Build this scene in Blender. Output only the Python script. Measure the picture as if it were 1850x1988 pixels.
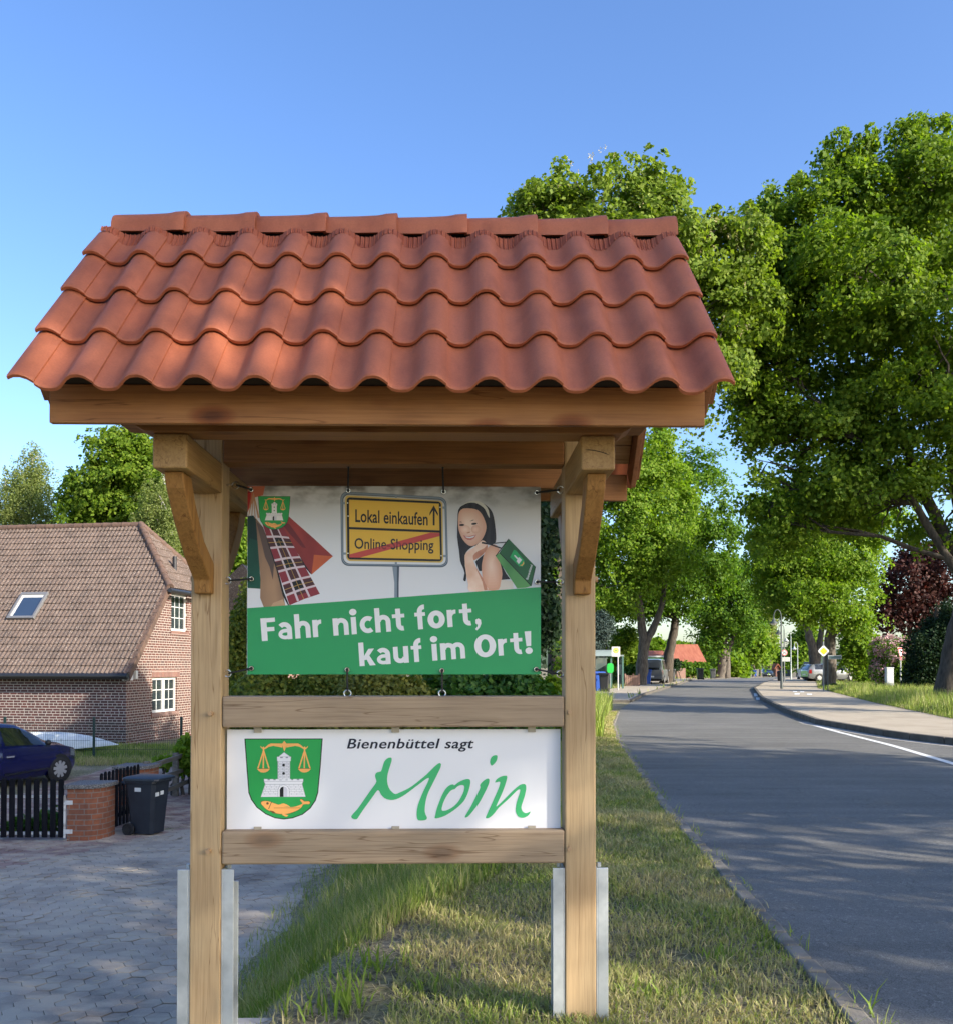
import bpy, bmesh, math, random
import numpy as np
from mathutils import Vector, Matrix
from mathutils.geometry import tessellate_polygon

for o in list(bpy.data.objects):
    bpy.data.objects.remove(o, do_unlink=True)
SC = bpy.context.scene
COL = SC.collection
PI = math.pi
rad = math.radians

# ------------------------------------------------------------------ camera
H = 1.53                      # eye height above the road
FPX = 1820.0                  # focal length for a picture 1850 wide
UC, VC = 925.0, 1260.0
PITCH = rad(0.94)
cam = bpy.data.cameras.new('camera')
cam_o = bpy.data.objects.new('camera', cam)
COL.objects.link(cam_o)
cam_o.location = (0, 0, H)
cam_o.rotation_euler = (PI / 2 + PITCH, 0, 0)
cam.sensor_fit = 'AUTO'
cam.sensor_width = 36.0
cam.lens = FPX / 1988.0 * 36.0
cam.shift_y = (VC - 994.0) / 1988.0
cam.clip_start = 0.05
cam.clip_end = 6000
SC.camera = cam_o
SC.render.resolution_x, SC.render.resolution_y = 952, 1024

# ------------------------------------------------------------------ light
SUN_ELEV = rad(25.0)
SDX, SDY = 0.83, -0.557       # horizontal direction towards the sun (right, behind the camera)
w = bpy.data.worlds.new('World')
SC.world = w
w.use_nodes = True
nt = w.node_tree
bg = nt.nodes['Background']
sky = nt.nodes.new('ShaderNodeTexSky')
sky.sky_type = 'NISHITA'
sky.sun_disc = False
sky.sun_elevation = SUN_ELEV
sky.sun_rotation = math.atan2(SDX, SDY)
sky.air_density = 1.0
sky.dust_density = 1.6
sky.ozone_density = 2.5
sky.altitude = 100
hs = nt.nodes.new('ShaderNodeHueSaturation')
hs.inputs['Saturation'].default_value = 1.17
hs.inputs['Hue'].default_value = 0.509
nt.links.new(sky.outputs[0], hs.inputs['Color'])
nt.links.new(hs.outputs[0], bg.inputs[0])
bg.inputs[1].default_value = 0.12

sl = bpy.data.lights.new('sun', 'SUN')
sl.energy = 3.6
sl.angle = rad(0.5)
sl.color = (1.0, 0.91, 0.76)
so = bpy.data.objects.new('sun', sl)
COL.objects.link(so)
so.location = (60, -40, 50)
sd = Vector((SDX, SDY, math.tan(SUN_ELEV) * math.hypot(SDX, SDY))).normalized()
so.rotation_euler = sd.to_track_quat('Z', 'Y').to_euler()

SC.view_settings.view_transform = 'Standard'
SC.view_settings.look = 'None'
SC.view_settings.exposure = 1.5
SC.view_settings.gamma = 1.0
SC.render.engine = 'CYCLES'
cy = SC.cycles
cy.use_denoising = True
cy.max_bounces = 8
cy.diffuse_bounces = 4
cy.glossy_bounces = 3
cy.transmission_bounces = 6
cy.transparent_max_bounces = 8
cy.caustics_reflective = False
cy.caustics_refractive = False
cy.use_adaptive_sampling = True
cy.adaptive_threshold = 0.02
cy.sample_clamp_indirect = 6.0

# ------------------------------------------------------------------ picture -> place
CP, SP = math.cos(PITCH), math.sin(PITCH)
def ray(u, v):
    a = (u - UC) / FPX
    b = (VC - v) / FPX
    return Vector((a, CP - b * SP, SP + b * CP))
def at(u, v, y):
    d = ray(u, v)
    t = y / d.y
    return Vector((d.x * t, y, H + d.z * t))
def px(u, y):
    return (u - UC) / FPX * y
def pz(v, y):
    return at(UC, v, y).z
def gd(v, z=0.0):
    """distance of ground at height z seen on picture row v"""
    d = ray(UC, v)
    return d.y * (z - H) / d.z

# ------------------------------------------------------------------ materials
def s2l(c):
    return tuple(((x / 255.0) / 12.92 if x / 255.0 <= 0.04045 else ((x / 255.0 + 0.055) / 1.055) ** 2.4) for x in c)
_M = {}
def new_mat(name):
    m = bpy.data.materials.new(name)
    m.use_nodes = True
    b = m.node_tree.nodes['Principled BSDF']
    return m, m.node_tree, b
def flat(name, col, rough=0.6, metal=0.0, coat=0.0, spec=0.5):
    if name in _M:
        return _M[name]
    m, t, b = new_mat(name)
    b.inputs['Base Color'].default_value = (*col, 1)
    b.inputs['Roughness'].default_value = rough
    b.inputs['Metallic'].default_value = metal
    b.inputs['Specular IOR Level'].default_value = spec
    if coat:
        b.inputs['Coat Weight'].default_value = coat
        b.inputs['Coat Roughness'].default_value = 0.05
    _M[name] = m
    return m
def N(t, typ, **kw):
    n = t.nodes.new(typ)
    for k, v in kw.items():
        if k in n.inputs.keys():
            n.inputs[k].default_value = v
        else:
            setattr(n, k, v)
    return n
def ramp(t, fac, stops):
    r = t.nodes.new('ShaderNodeValToRGB')
    el = r.color_ramp.elements
    while len(el) < len(stops):
        el.new(0.5)
    for e, (p, c) in zip(el, stops):
        e.position = p
        e.color = (*c, 1)
    t.links.new(fac, r.inputs[0])
    return r.outputs[0]
def coords(t, scale=(1, 1, 1), kind='Object', rot=(0, 0, 0)):
    tc = t.nodes.new('ShaderNodeTexCoord')
    mp = t.nodes.new('ShaderNodeMapping')
    mp.inputs['Scale'].default_value = scale
    mp.inputs['Rotation'].default_value = rot
    t.links.new(tc.outputs[kind], mp.inputs[0])
    return mp.outputs[0]
def noise(t, vec, scale, detail=4.0, rough=0.55, dist=0.0):
    n = t.nodes.new('ShaderNodeTexNoise')
    n.inputs['Scale'].default_value = scale
    n.inputs['Detail'].default_value = detail
    n.inputs['Roughness'].default_value = rough
    n.inputs['Distortion'].default_value = dist
    t.links.new(vec, n.inputs['Vector'])
    return n.outputs['Fac']
def mix(t, fac, a, b, mode='MIX'):
    m = t.nodes.new('ShaderNodeMix')
    m.data_type = 'RGBA'
    m.blend_type = mode
    for sock, val in ((0, fac), (6, a), (7, b)):
        if hasattr(val, 'is_output') or hasattr(val, 'links'):
            t.links.new(val, m.inputs[sock])
        elif sock == 0:
            m.inputs[0].default_value = val
        else:
            m.inputs[sock].default_value = (*val, 1)
    return m.outputs[2]
def bump(t, b, height, strength=0.3, dist=0.01):
    n = t.nodes.new('ShaderNodeBump')
    n.inputs['Strength'].default_value = strength
    n.inputs['Distance'].default_value = dist
    t.links.new(height, n.inputs['Height'])
    t.links.new(n.outputs[0], b.inputs['Normal'])
def mottled(name, stops, scale=5.0, rough=0.8, bmp=0.2, bscale=40.0, stretch=(1, 1, 1), metal=0.0, detail=6.0, spec=0.4, fine=None):
    if name in _M:
        return _M[name]
    m, t, b = new_mat(name)
    v = coords(t, stretch)
    f = noise(t, v, scale, detail)
    c = ramp(t, f, stops)
    if fine:
        f2 = noise(t, v, fine[0], 3.0)
        c = mix(t, fine[1], c, ramp(t, f2, fine[2]), 'MULTIPLY')
    t.links.new(c, b.inputs['Base Color'])
    b.inputs['Roughness'].default_value = rough
    b.inputs['Metallic'].default_value = metal
    b.inputs['Specular IOR Level'].default_value = spec
    if bmp:
        bump(t, b, noise(t, v, bscale, 4.0), bmp, 0.005)
    _M[name] = m
    return m
def wood(name, axis, light, dark, knots=0.0, rough=0.62, grain=1.0, blotch=None):
    """planed timber with the grain running along one axis"""
    if name in _M:
        return _M[name]
    m, t, b = new_mat(name)
    sc = [24.0, 24.0, 24.0]
    sc['xyz'.index(axis)] = 0.9
    v = coords(t, sc)
    warp = noise(t, coords(t, (1.6, 1.6, 1.6)), 1.6, 2.0)
    g1 = noise(t, v, 2.2 * grain, 5.0, 0.6, 0.6)
    fine = [70.0, 70.0, 70.0]
    fine['xyz'.index(axis)] = 2.0
    g2 = noise(t, coords(t, fine), 2.0, 3.0, 0.6)
    mid = tuple((a + c) / 2 for a, c in zip(light, dark))
    c = ramp(t, g1, [(0.18, tuple(x * .6 + y * .4 for x, y in zip(dark, mid))), (0.38, mid), (0.52, tuple(x * .3 + y * .7 for x, y in zip(mid, light))), (0.66, light), (0.85, tuple(min(1, x * 1.06) for x in light))])
    c = mix(t, 0.35, c, ramp(t, g2, [(0.3, (0.45, 0.4, 0.36)), (0.55, (1, 1, 1))]), 'MULTIPLY')
    bl = blotch or (0.62, 0.55, 0.5)
    c = mix(t, 0.55, c, ramp(t, warp, [(0.32, bl), (0.62, (1, 1, 1))]), 'MULTIPLY')
    # drying cracks along the grain
    cs = [5.0, 5.0, 5.0]
    cs['xyz'.index(axis)] = 0.28
    cr = noise(t, coords(t, cs), 2.6, 3.0, 0.5, 0.25)
    c = mix(t, 0.75, c, ramp(t, cr, [(0.493, (1, 1, 1)), (0.5, (0.4, 0.3, 0.22)), (0.507, (1, 1, 1))]), 'MULTIPLY')
    if knots:
        vo = t.nodes.new('ShaderNodeTexVoronoi')
        ks = [5.5, 5.5, 5.5]
        ks['xyz'.index(axis)] = 2.6
        vo.inputs['Scale'].default_value = 1.0
        t.links.new(coords(t, ks), vo.inputs['Vector'])
        kc = ramp(t, vo.outputs['Distance'], [(0.07, (0.22, 0.10, 0.05)), (0.15, (0.6, 0.38, 0.26)), (0.25, (1, 1, 1))])
        c = mix(t, knots, c, kc, 'MULTIPLY')
    t.links.new(c, b.inputs['Base Color'])
    b.inputs['Roughness'].default_value = rough
    b.inputs['Specular IOR Level'].default_value = 0.35
    bump(t, b, g2, 0.25, 0.002)
    _M[name] = m
    return m
def leafmat(name, c1, c2, c3, trans=0.38, tcol=None, rough=0.6, spec=0.18):
    """leaves: colour varies from leaf to leaf, light shines through"""
    if name in _M:
        return _M[name]
    m, t, b = new_mat(name)
    gn = t.nodes.new('ShaderNodeNewGeometry')
    c = ramp(t, gn.outputs['Random Per Island'], [(0.0, c1), (0.5, c2), (1.0, c3)])
    t.links.new(c, b.inputs['Base Color'])
    b.inputs['Roughness'].default_value = rough
    b.inputs['Specular IOR Level'].default_value = spec
    tr = t.nodes.new('ShaderNodeBsdfTranslucent')
    tc = mix(t, 1.0, c, tcol or (1.9, 2.0, 0.7), 'MULTIPLY')
    t.links.new(tc, tr.inputs[0])
    mx = t.nodes.new('ShaderNodeMixShader')
    mx.inputs[0].default_value = trans
    t.links.new(b.outputs[0], mx.inputs[1])
    t.links.new(tr.outputs[0], mx.inputs[2])
    out = t.nodes['Material Output']
    t.links.new(mx.outputs[0], out.inputs[0])
    _M[name] = m
    return m
def glass(name, col=(0.02, 0.03, 0.035), rough=0.05, spec=0.8):
    return flat(name, col, rough, 0.0, 0.0, spec)

# ------------------------------------------------------------------ objects
ORG = {}
def tag(o, label=None, cat=None, group=None, kind=None):
    if label: o['label'] = label
    if cat: o['category'] = cat
    if group: o['group'] = group
    if kind: o['kind'] = kind
    return o
def thing(name, label, cat, loc=(0, 0, 0), group=None):
    o = bpy.data.objects.new(name, None)
    o.empty_display_size = 0.2
    o.location = loc
    COL.objects.link(o)
    ORG[o.name] = Vector(loc)
    return tag(o, label, cat, group)
def link(name, me, parent=None, loc=None, mats=None):
    o = bpy.data.objects.new(name, me)
    COL.objects.link(o)
    if mats:
        for m in mats:
            me.materials.append(m)
    if parent is not None:
        o.parent = parent
        ORG[o.name] = ORG[parent.name]
    else:
        o.location = loc or (0, 0, 0)
        ORG[o.name] = Vector(loc or (0, 0, 0))
    return o

class MB:
    """collects shapes given in world coordinates and links them as one mesh object"""
    def __init__(s):
        s.v = []; s.f = []; s.mi = []; s.mats = []; s.cur = 0
    def mat(s, m):
        if m not in s.mats:
            s.mats.append(m)
        s.cur = s.mats.index(m)
        return s
    def add(s, vs, fs):
        n = len(s.v)
        s.v.extend([tuple(p) for p in vs])
        for f in fs:
            s.f.append(tuple(i + n for i in f))
            s.mi.append(s.cur)
        return s
    def box(s, x0, x1, y0, y1, z0, z1):
        vs = [(x, y, z) for x in (x0, x1) for y in (y0, y1) for z in (z0, z1)]
        return s.add(vs, [(0, 1, 3, 2), (4, 6, 7, 5), (0, 4, 5, 1), (2, 3, 7, 6), (0, 2, 6, 4), (1, 5, 7, 3)])
    def obox(s, c, dx, dy, dz, hx, hy, hz):
        """box given by centre, three unit axes and half sizes"""
        c = Vector(c); dx = Vector(dx); dy = Vector(dy); dz = Vector(dz)
        vs = [c + dx * (a * hx) + dy * (b * hy) + dz * (e * hz) for a in (-1, 1) for b in (-1, 1) for e in (-1, 1)]
        return s.add(vs, [(0, 1, 3, 2), (4, 6, 7, 5), (0, 4, 5, 1), (2, 3, 7, 6), (0, 2, 6, 4), (1, 5, 7, 3)])
    def bar(s, a, b, wx, wy, up=(0, 0, 1)):
        a = Vector(a); b = Vector(b)
        d = (b - a); L = d.length; d.normalize()
        side = d.cross(Vector(up))
        if side.length < 1e-4:
            side = d.cross(Vector((0, 1, 0)))
        side.normalize()
        u2 = side.cross(d)
        return s.obox((a + b) / 2, d, side, u2, L / 2, wx / 2, wy / 2)
    def prism(s, poly, axis, a0, a1):
        """2-d polygon pushed along an axis; poly holds the two other coordinates in xyz order"""
        def put(p, a):
            if axis == 'x': return (a, p[0], p[1])
            if axis == 'y': return (p[0], a, p[1])
            return (p[0], p[1], a)
        n = len(poly)
        vs = [put(p, a0) for p in poly] + [put(p, a1) for p in poly]
        tri = tessellate_polygon([[Vector((p[0], p[1], 0)) for p in poly]])
        fs = [tuple(t) for t in tri] + [tuple(i + n for i in reversed(t)) for t in tri]
        fs += [(i, (i + 1) % n, (i + 1) % n + n, i + n) for i in range(n)]
        return s.add(vs, fs)
    def tube(s, path, r, n=8, cap=True, closed=False):
        pts = [Vector(p) for p in path]
        k = len(pts)
        rs = r if isinstance(r, (list, tuple)) else [r] * k
        vs = []; fs = []
        prev = None
        for i, p in enumerate(pts):
            if closed:
                d = pts[(i + 1) % k] - pts[i - 1]
            else:
                d = pts[min(i + 1, k - 1)] - pts[max(i - 1, 0)]
            if d.length < 1e-9: d = Vector((0, 0, 1))
            d.normalize()
            if prev is None:
                e = d.orthogonal().normalized()
            else:
                e = prev - d * prev.dot(d)
                e = e.normalized() if e.length > 1e-6 else d.orthogonal().normalized()
            prev = e
            g = d.cross(e)
            for j in range(n):
                a = 2 * PI * j / n
                vs.append(p + (e * math.cos(a) + g * math.sin(a)) * rs[i])
        last = k if closed else k - 1
        for i in range(last):
            i2 = (i + 1) % k
            for j in range(n):
                j2 = (j + 1) % n
                fs.append((i * n + j, i * n + j2, i2 * n + j2, i2 * n + j))
        if cap and not closed:
            fs.append(tuple(reversed(range(n))))
            fs.append(tuple((k - 1) * n + j for j in range(n)))
        return s.add(vs, fs)
    def lathe(s, prof, c=(0, 0, 0), n=20, axis='z'):
        vs = []; fs = []
        c = Vector(c)
        for (r, z) in prof:
            for j in range(n):
                a = 2 * PI * j / n
                q = (r * math.cos(a), r * math.sin(a), z)
                if axis == 'x': q = (q[2], q[0], q[1])
                if axis == 'y': q = (q[0], q[2], q[1])
                vs.append(c + Vector(q))
        for i in range(len(prof) - 1):
            for j in range(n):
                j2 = (j + 1) % n
                fs.append((i * n + j, i * n + j2, (i + 1) * n + j2, (i + 1) * n + j))
        return s.add(vs, fs)
    def grid(s, rows, flip=False):
        k = len(rows[0])
        vs = [p for r in rows for p in r]
        fs = []
        for i in range(len(rows) - 1):
            for j in range(k - 1):
                q = (i * k + j, i * k + j + 1, (i + 1) * k + j + 1, (i + 1) * k + j)
                fs.append(tuple(reversed(q)) if flip else q)
        return s.add(vs, fs)
    def poly(s, pts, holes=()):
        loops = [[Vector(p) for p in pts]] + [[Vector(p) for p in h] for h in holes]
        tri = tessellate_polygon(loops)
        return s.add([p for l in loops for p in l], [tuple(t) for t in tri])
    def build(s, name, parent=None, loc=None, smooth=None, bevel=0.0, fix=True):
        org = ORG[parent.name] if parent is not None else Vector(loc or (0, 0, 0))
        me = bpy.data.meshes.new(name)
        me.from_pydata([(x - org.x, y - org.y, z - org.z) for x, y, z in s.v], [], s.f)
        for m in s.mats:
            me.materials.append(m)
        me.polygons.foreach_set('material_index', s.mi)
        if fix:
            bm = bmesh.new(); bm.from_mesh(me)
            bmesh.ops.recalc_face_normals(bm, faces=bm.faces[:])
            bm.to_mesh(me); bm.free()
        if smooth is not None:
            me.polygons.foreach_set('use_smooth', [True] * len(me.polygons))
            if smooth < 179:
                me.set_sharp_from_angle(angle=rad(smooth))
        o = link(name, me, parent, loc)
        if bevel:
            md = o.modifiers.new('bevel', 'BEVEL')
            md.width = bevel; md.segments = 2; md.limit_method = 'ANGLE'
        return o
def raw_mesh(name, verts, k, mat, parent=None, loc=None, col=None):
    """mesh of separate faces with k corners each, from a numpy array (n*k, 3)"""
    org = ORG[parent.name] if parent is not None else Vector(loc or (0, 0, 0))
    v = (verts - np.array(org)).astype(np.float32)
    n = len(v) // k
    me = bpy.data.meshes.new(name)
    me.vertices.add(n * k)
    me.vertices.foreach_set('co', v.ravel())
    me.loops.add(n * k)
    me.loops.foreach_set('vertex_index', np.arange(n * k, dtype=np.int32))
    me.polygons.add(n)
    me.polygons.foreach_set('loop_start', np.arange(0, n * k, k, dtype=np.int32))
    if col is not None:
        at_ = me.color_attributes.new('tint', 'FLOAT_COLOR', 'POINT')
        cc = np.ones((n * k, 4), dtype=np.float32)
        cc[:, :3] = np.repeat(col, k, axis=0)
        at_.data.foreach_set('color', cc.ravel())
    me.update(calc_edges=True)
    me.materials.append(mat)
    return link(name, me, parent, loc)
def copy_tree(o, parent=None):
    c = o.copy()
    COL.objects.link(c)
    ORG[c.name] = ORG[o.name]
    if parent is not None:
        c.parent = parent
    for ch in list(o.children):
        copy_tree(ch, c)
    return c
def text2d(body, offset=0.0, shear=0.0, space=1.0):
    """flat letter shapes as (verts, faces), baseline at 0, plus width bounds and cap height"""
    def grab(b, off):
        cu = bpy.data.curves.new('lettering', 'FONT')
        cu.body = b; cu.offset = off; cu.shear = shear; cu.space_character = space
        cu.resolution_u = 3
        ob = bpy.data.objects.new('lettering', cu)
        COL.objects.link(ob)
        dg = bpy.context.evaluated_depsgraph_get()
        ev = ob.evaluated_get(dg)
        me = ev.to_mesh()
        vs = [(p.co.x, p.co.y) for p in me.vertices]
        fs = [tuple(p.vertices) for p in me.polygons]
        ev.to_mesh_clear()
        bpy.data.objects.remove(ob, do_unlink=True)
        bpy.data.curves.remove(cu)
        return vs, fs
    vs, fs = grab(body, offset)
    cv, _ = grab('H', offset)
    cap = max(p[1] for p in cv)
    x0 = min(p[0] for p in vs); x1 = max(p[0] for p in vs)
    return vs, fs, x0, x1, cap
def smooth_loop(pts, sub=4):
    """closed Catmull-Rom curve through the points"""
    out = []
    n = len(pts)
    for i in range(n):
        p0, p1, p2, p3 = (pts[(i + k) % n] for k in (-1, 0, 1, 2))
        for j in range(sub):
            t = j / sub
            out.append(tuple(0.5 * ((2 * b) + (-a + c) * t + (2 * a - 5 * b + 4 * c - d) * t * t + (-a + 3 * b - 3 * c + d) * t ** 3)
                             for a, b, c, d in zip(p0, p1, p2, p3)))
    return out
def lerp(a, b, t):
    return a + (b - a) * t
def interp(tab, x):
    return float(np.interp(x, [p[0] for p in tab], [p[1] for p in tab]))

# ------------------------------------------------------------------ ground, road, pavements
rng = np.random.default_rng(7)
random.seed(7)
LK = [(-40, 1.25), (0, 1.55), (3.99, 1.71), (4.81, 1.76), (5.68, 1.80), (7.12, 1.91), (9.6, 2.05), (18.6, 2.86), (24, 3.55), (31, 4.75), (38, 6.3), (46.4, 8.3), (62, 12.8),
      (93, 21.5), (111, 28), (139, 41), (155, 48), (200, 70), (400, 170)]
RK = [(-40, 16), (8, 14.5), (12, 12.5), (15.5, 9.9), (17.7, 9.0), (19.5, 8.65), (24, 8.66), (29.75, 9.75), (40.3, 12.2), (57.3, 16.9), (72, 21.9),
      (92, 29.2), (107, 35.2), (139, 48.5), (155, 55.5), (200, 77.5), (400, 177)]
PW = [(-40, 22), (8, 19), (15, 15.3), (20, 12.6), (24.2, 12.3), (34.8, 14.7), (55.7, 20.2), (72, 26), (100, 35.8), (139, 52), (200, 81), (400, 181)]
def lk(y): return interp(LK, y)
def rk(y): return interp(RK, y)
def pw(y): return interp(PW, y)
ZD = -1.17
def zroad(y):
    return 0.0 if y < 90 else max(-0.009 * (y - 90), -1.3)
CREST = [(-10, -1.0), (4, -0.92), (5.6, -0.55), (6.5, -0.15), (7.4, 0.25), (9, 0.8), (12, 1.3), (20, 2.2), (40, 6)]
TOE = [(-10, -2.15), (12, -2.05), (16, -1.6), (24, -1.2), (40, 0)]
def sst(a, b, x):
    t = min(1, max(0, (x - a) / (b - a)))
    return t * t * (3 - 2 * t)
def gz(x, y):
    """height of the land left of the road"""
    base = lerp(ZD, ZD + 0.13, sst(22, 29, y))
    up = sst(36, 48, y) * sst(-8, 2, x - (y - 40) * 0.1)
    if y > 55: up = 1.0 if x > -6 else sst(-25, -6, x)
    low = lerp(base, 0.0, up)
    c = min(interp(CREST, y), lk(y) - 0.5); t = interp(TOE, y)
    k = sst(t, c, x)
    k = lerp(k, min(1, max(0, (x - t) / (c - t))), 0.5)
    bumpy = 0.02 * math.sin(3.1 * x + 1.7 * y) + 0.015 * math.sin(5.3 * y - 2.2 * x)
    return lerp(low, -0.02, k) + bumpy * (0.3 + 0.7 * sst(t - .2, t + .3, x)) * (1 - sst(lk(y) - .5, lk(y), x)) + (zroad(y) if k > 0.5 or up > 0.5 else 0)

m_soil = mottled('soil', [(0.3, (0.16, 0.15, 0.075)), (0.45, (0.21, 0.19, 0.10)), (0.58, (0.25, 0.21, 0.14)), (0.72, (0.20, 0.175, 0.125))], 1.3, 0.95, 1.0, 24, fine=(28, 0.9, [(0.3, (0.3, 0.27, 0.24)), (0.52, (1, 1, 1)), (0.7, (1.5, 1.4, 1.2))]))
S_OFF = [-3000, -900, -300, -120, -60, -40, -30, -24, -20, -17, -15] + list(np.arange(-14, -6, 0.6)) + list(np.arange(-6, -0.02, 0.16)) + [0.0, 0.06, 3, 10, 20, 40, 80, 200, 900, 3000]
Y_OFF = [-600, -60, -20, -8, -3] + list(np.arange(0, 14, 0.3)) + list(np.arange(14, 40, 1.0)) + list(np.arange(40, 120, 5)) + [130, 150, 180, 220, 300, 500, 1000, 2500, 4500]
g = MB().mat(m_soil)
rows = []
for y in Y_OFF:
    r = []
    for so_ in S_OFF:
        x = lk(y) + so_
        if so_ <= 0.0:
            z = gz(x, y)
            if x < interp(TOE, y) - 0.25 and y < 40: z -= 0.0
        else:
            z = -0.09 + zroad(y)
        r.append((x, y, z))
    rows.append(r)
g.grid(rows)
tag(g.build('ground', smooth=60), kind='structure')

def strip(name, f0, f1, ys, z, mat, nx=3, th=0.0, kind='structure'):
    mb = MB().mat(mat)
    rows = []
    for y in ys:
        a, b = f0(y), f1(y)
        rows.append([(lerp(a, b, i / (nx - 1)), y, z + zroad(y)) for i in range(nx)])
    mb.grid(rows)
    if th:
        for side in (0, -1):
            mb.grid([[r[side] for r in rows], [(r[side][0], r[side][1], r[side][2] - th) for r in rows]])
    return tag(mb.build(name), kind=kind)
YS = list(np.arange(-40, 10, 5)) + list(np.arange(10, 60, 1.0)) + list(np.arange(60, 160, 4.0)) + [180, 200, 250, 300, 400]
# asphalt: stones, worn wheel paths, repairs
m, t, b = new_mat('asphalt')
v = coords(t)
f1 = noise(t, v, 0.55, 4.0)
f2 = noise(t, coords(t, (0.35, 3.0, 1.0)), 0.8, 3.0)
f3 = noise(t, v, 130.0, 2.0)
vo = t.nodes.new('ShaderNodeTexVoronoi'); vo.inputs['Scale'].default_value = 55.0
t.links.new(v, vo.inputs['Vector'])
c = ramp(t, f1, [(0.3, (0.140, 0.136, 0.125)), (0.7, (0.182, 0.176, 0.162))])
c = mix(t, 0.5, c, ramp(t, f2, [(0.35, (0.75, 0.75, 0.75)), (0.65, (1.25, 1.25, 1.24))]), 'MULTIPLY')
c = mix(t, 0.8, c, ramp(t, f3, [(0.32, (0.5, 0.5, 0.52)), (0.62, (1.3, 1.3, 1.3)), (0.75, (2.1, 2.1, 2.1))]), 'MULTIPLY')
c = mix(t, 0.8, c, ramp(t, vo.outputs['Color'], [(0.0, (0.7, 0.7, 0.7)), (0.8, (1.0, 1.0, 1.0)), (1.0, (1.7, 1.65, 1.6))]), 'MULTIPLY')
ck = noise(t, coords(t, (1.0, 0.5, 1)), 0.9, 6.0, 0.6, 0.6)
c = mix(t, 0.55, c, ramp(t, ck, [(0.4965, (1, 1, 1)), (0.5, (0.35, 0.35, 0.35)), (0.5035, (1, 1, 1))]), 'MULTIPLY')
pt = noise(t, coords(t, (0.22, 0.9, 1)), 1.1, 2.0)
c = mix(t, 0.5, c, ramp(t, pt, [(0.62, (1, 1, 1)), (0.64, (0.72, 0.72, 0.74)), (0.8, (0.75, 0.75, 0.77))]), 'MULTIPLY')
t.links.new(c, b.inputs['Base Color'])
b.inputs['Roughness'].default_value = 0.78
b.inputs['Specular IOR Level'].default_value = 0.35
bump(t, b, f3, 0.5, 0.004)
m_asph = m
strip('road', lambda y: lk(y) - 0.07, lambda y: rk(y) + 0.02, YS, 0.0, m_asph, 5)
m_pave = mottled('pavement_slabs', [(0.3, (0.33, 0.28, 0.215)), (0.55, (0.42, 0.36, 0.28)), (0.75, (0.36, 0.31, 0.24))], 0.9, 0.9, 0.3, 60, fine=(60, 0.5, [(0.3, (0.7, 0.68, 0.62)), (0.6, (1.05, 1.05, 1.05))]))
strip('pavement', lambda y: rk(y) + 0.12, pw, YS, 0.115, m_pave, 4)
strip('verge', pw, lambda y: pw(y) + 60, YS, 0.11, m_soil, 3)
# kerb of the far pavement: one line of stones
m_kerb = mottled('kerb_stone', [(0.3, (0.075, 0.066, 0.056)), (0.7, (0.14, 0.125, 0.105))], 3.0, 0.9, 0.3, 50)
mb = MB().mat(m_kerb)
ys = list(np.arange(8, 60, 1.0)) + list(np.arange(60, 160, 4.0))
for y0, y1 in zip(ys[:-1], ys[1:]):
    a = Vector((rk(y0) + 0.065, y0 + 0.006, 0.062 + zroad(y0))); c_ = Vector((rk(y1) + 0.065, y1 - 0.012, 0.062 + zroad(y1)))
    mb.bar(a, c_, 0.13, 0.15)
tag(mb.build('kerb', bevel=0.01), kind='structure')
# flat stone edging between the near verge and the asphalt
mb = MB().mat(m_kerb)
y = -1.0
while y < 30:
    L = 0.24 * random.uniform(0.85, 1.15)
    a = Vector((lk(y) - 0.07, y + 0.008, -0.012 + random.uniform(-.01, .006))); c_ = Vector((lk(y + L) - 0.07 + random.uniform(-.008, .008), y + L - 0.012, -0.012 + random.uniform(-.01, .006)))
    mb.bar(a, c_, 0.095, 0.06)
    y += L
mb.mats[0] = mottled('edging_stone', [(0.3, (0.12, 0.108, 0.088)), (0.7, (0.27, 0.24, 0.20))], 5.0, 0.92, 0.4, 60)
tag(mb.build('edging', bevel=0.012), kind='structure')
# raised pavement and kerb on the far left side, by the bus stop
strip('left_pavement', lambda y: lk(y) - 3.0, lambda y: lk(y) - 0.12, [float(q) for q in range(38, 160, 3)], 0.09, m_pave, 3)
mb = MB().mat(m_kerb)
mb.box(lk(38) - 3.0, lk(38) - 0.13, 37.86, 37.995, -0.3, 0.088)
ys = list(np.arange(38, 150, 1.5))
for y0, y1 in zip(ys[:-1], ys[1:]):
    mb.bar(Vector((lk(y0) - 0.065, y0 + 0.01, 0.04 + zroad(y0))), Vector((lk(y1) - 0.065, y1 - 0.01, 0.04 + zroad(y1))), 0.13, 0.14)
tag(mb.build('kerb', bevel=0.01), kind='structure')
# pale gutter slabs at the foot of the far kerb
strip('gutter', lambda y: rk(y) - 0.32, lambda y: rk(y) - 0.01, [float(q) for q in np.arange(12, 25.1, 0.5)], 0.004, mottled('gutter_slab', [(0.3, (0.30, 0.28, 0.25)), (0.7, (0.42, 0.40, 0.36))], 4, .9, .2, 40), 2)
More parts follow.
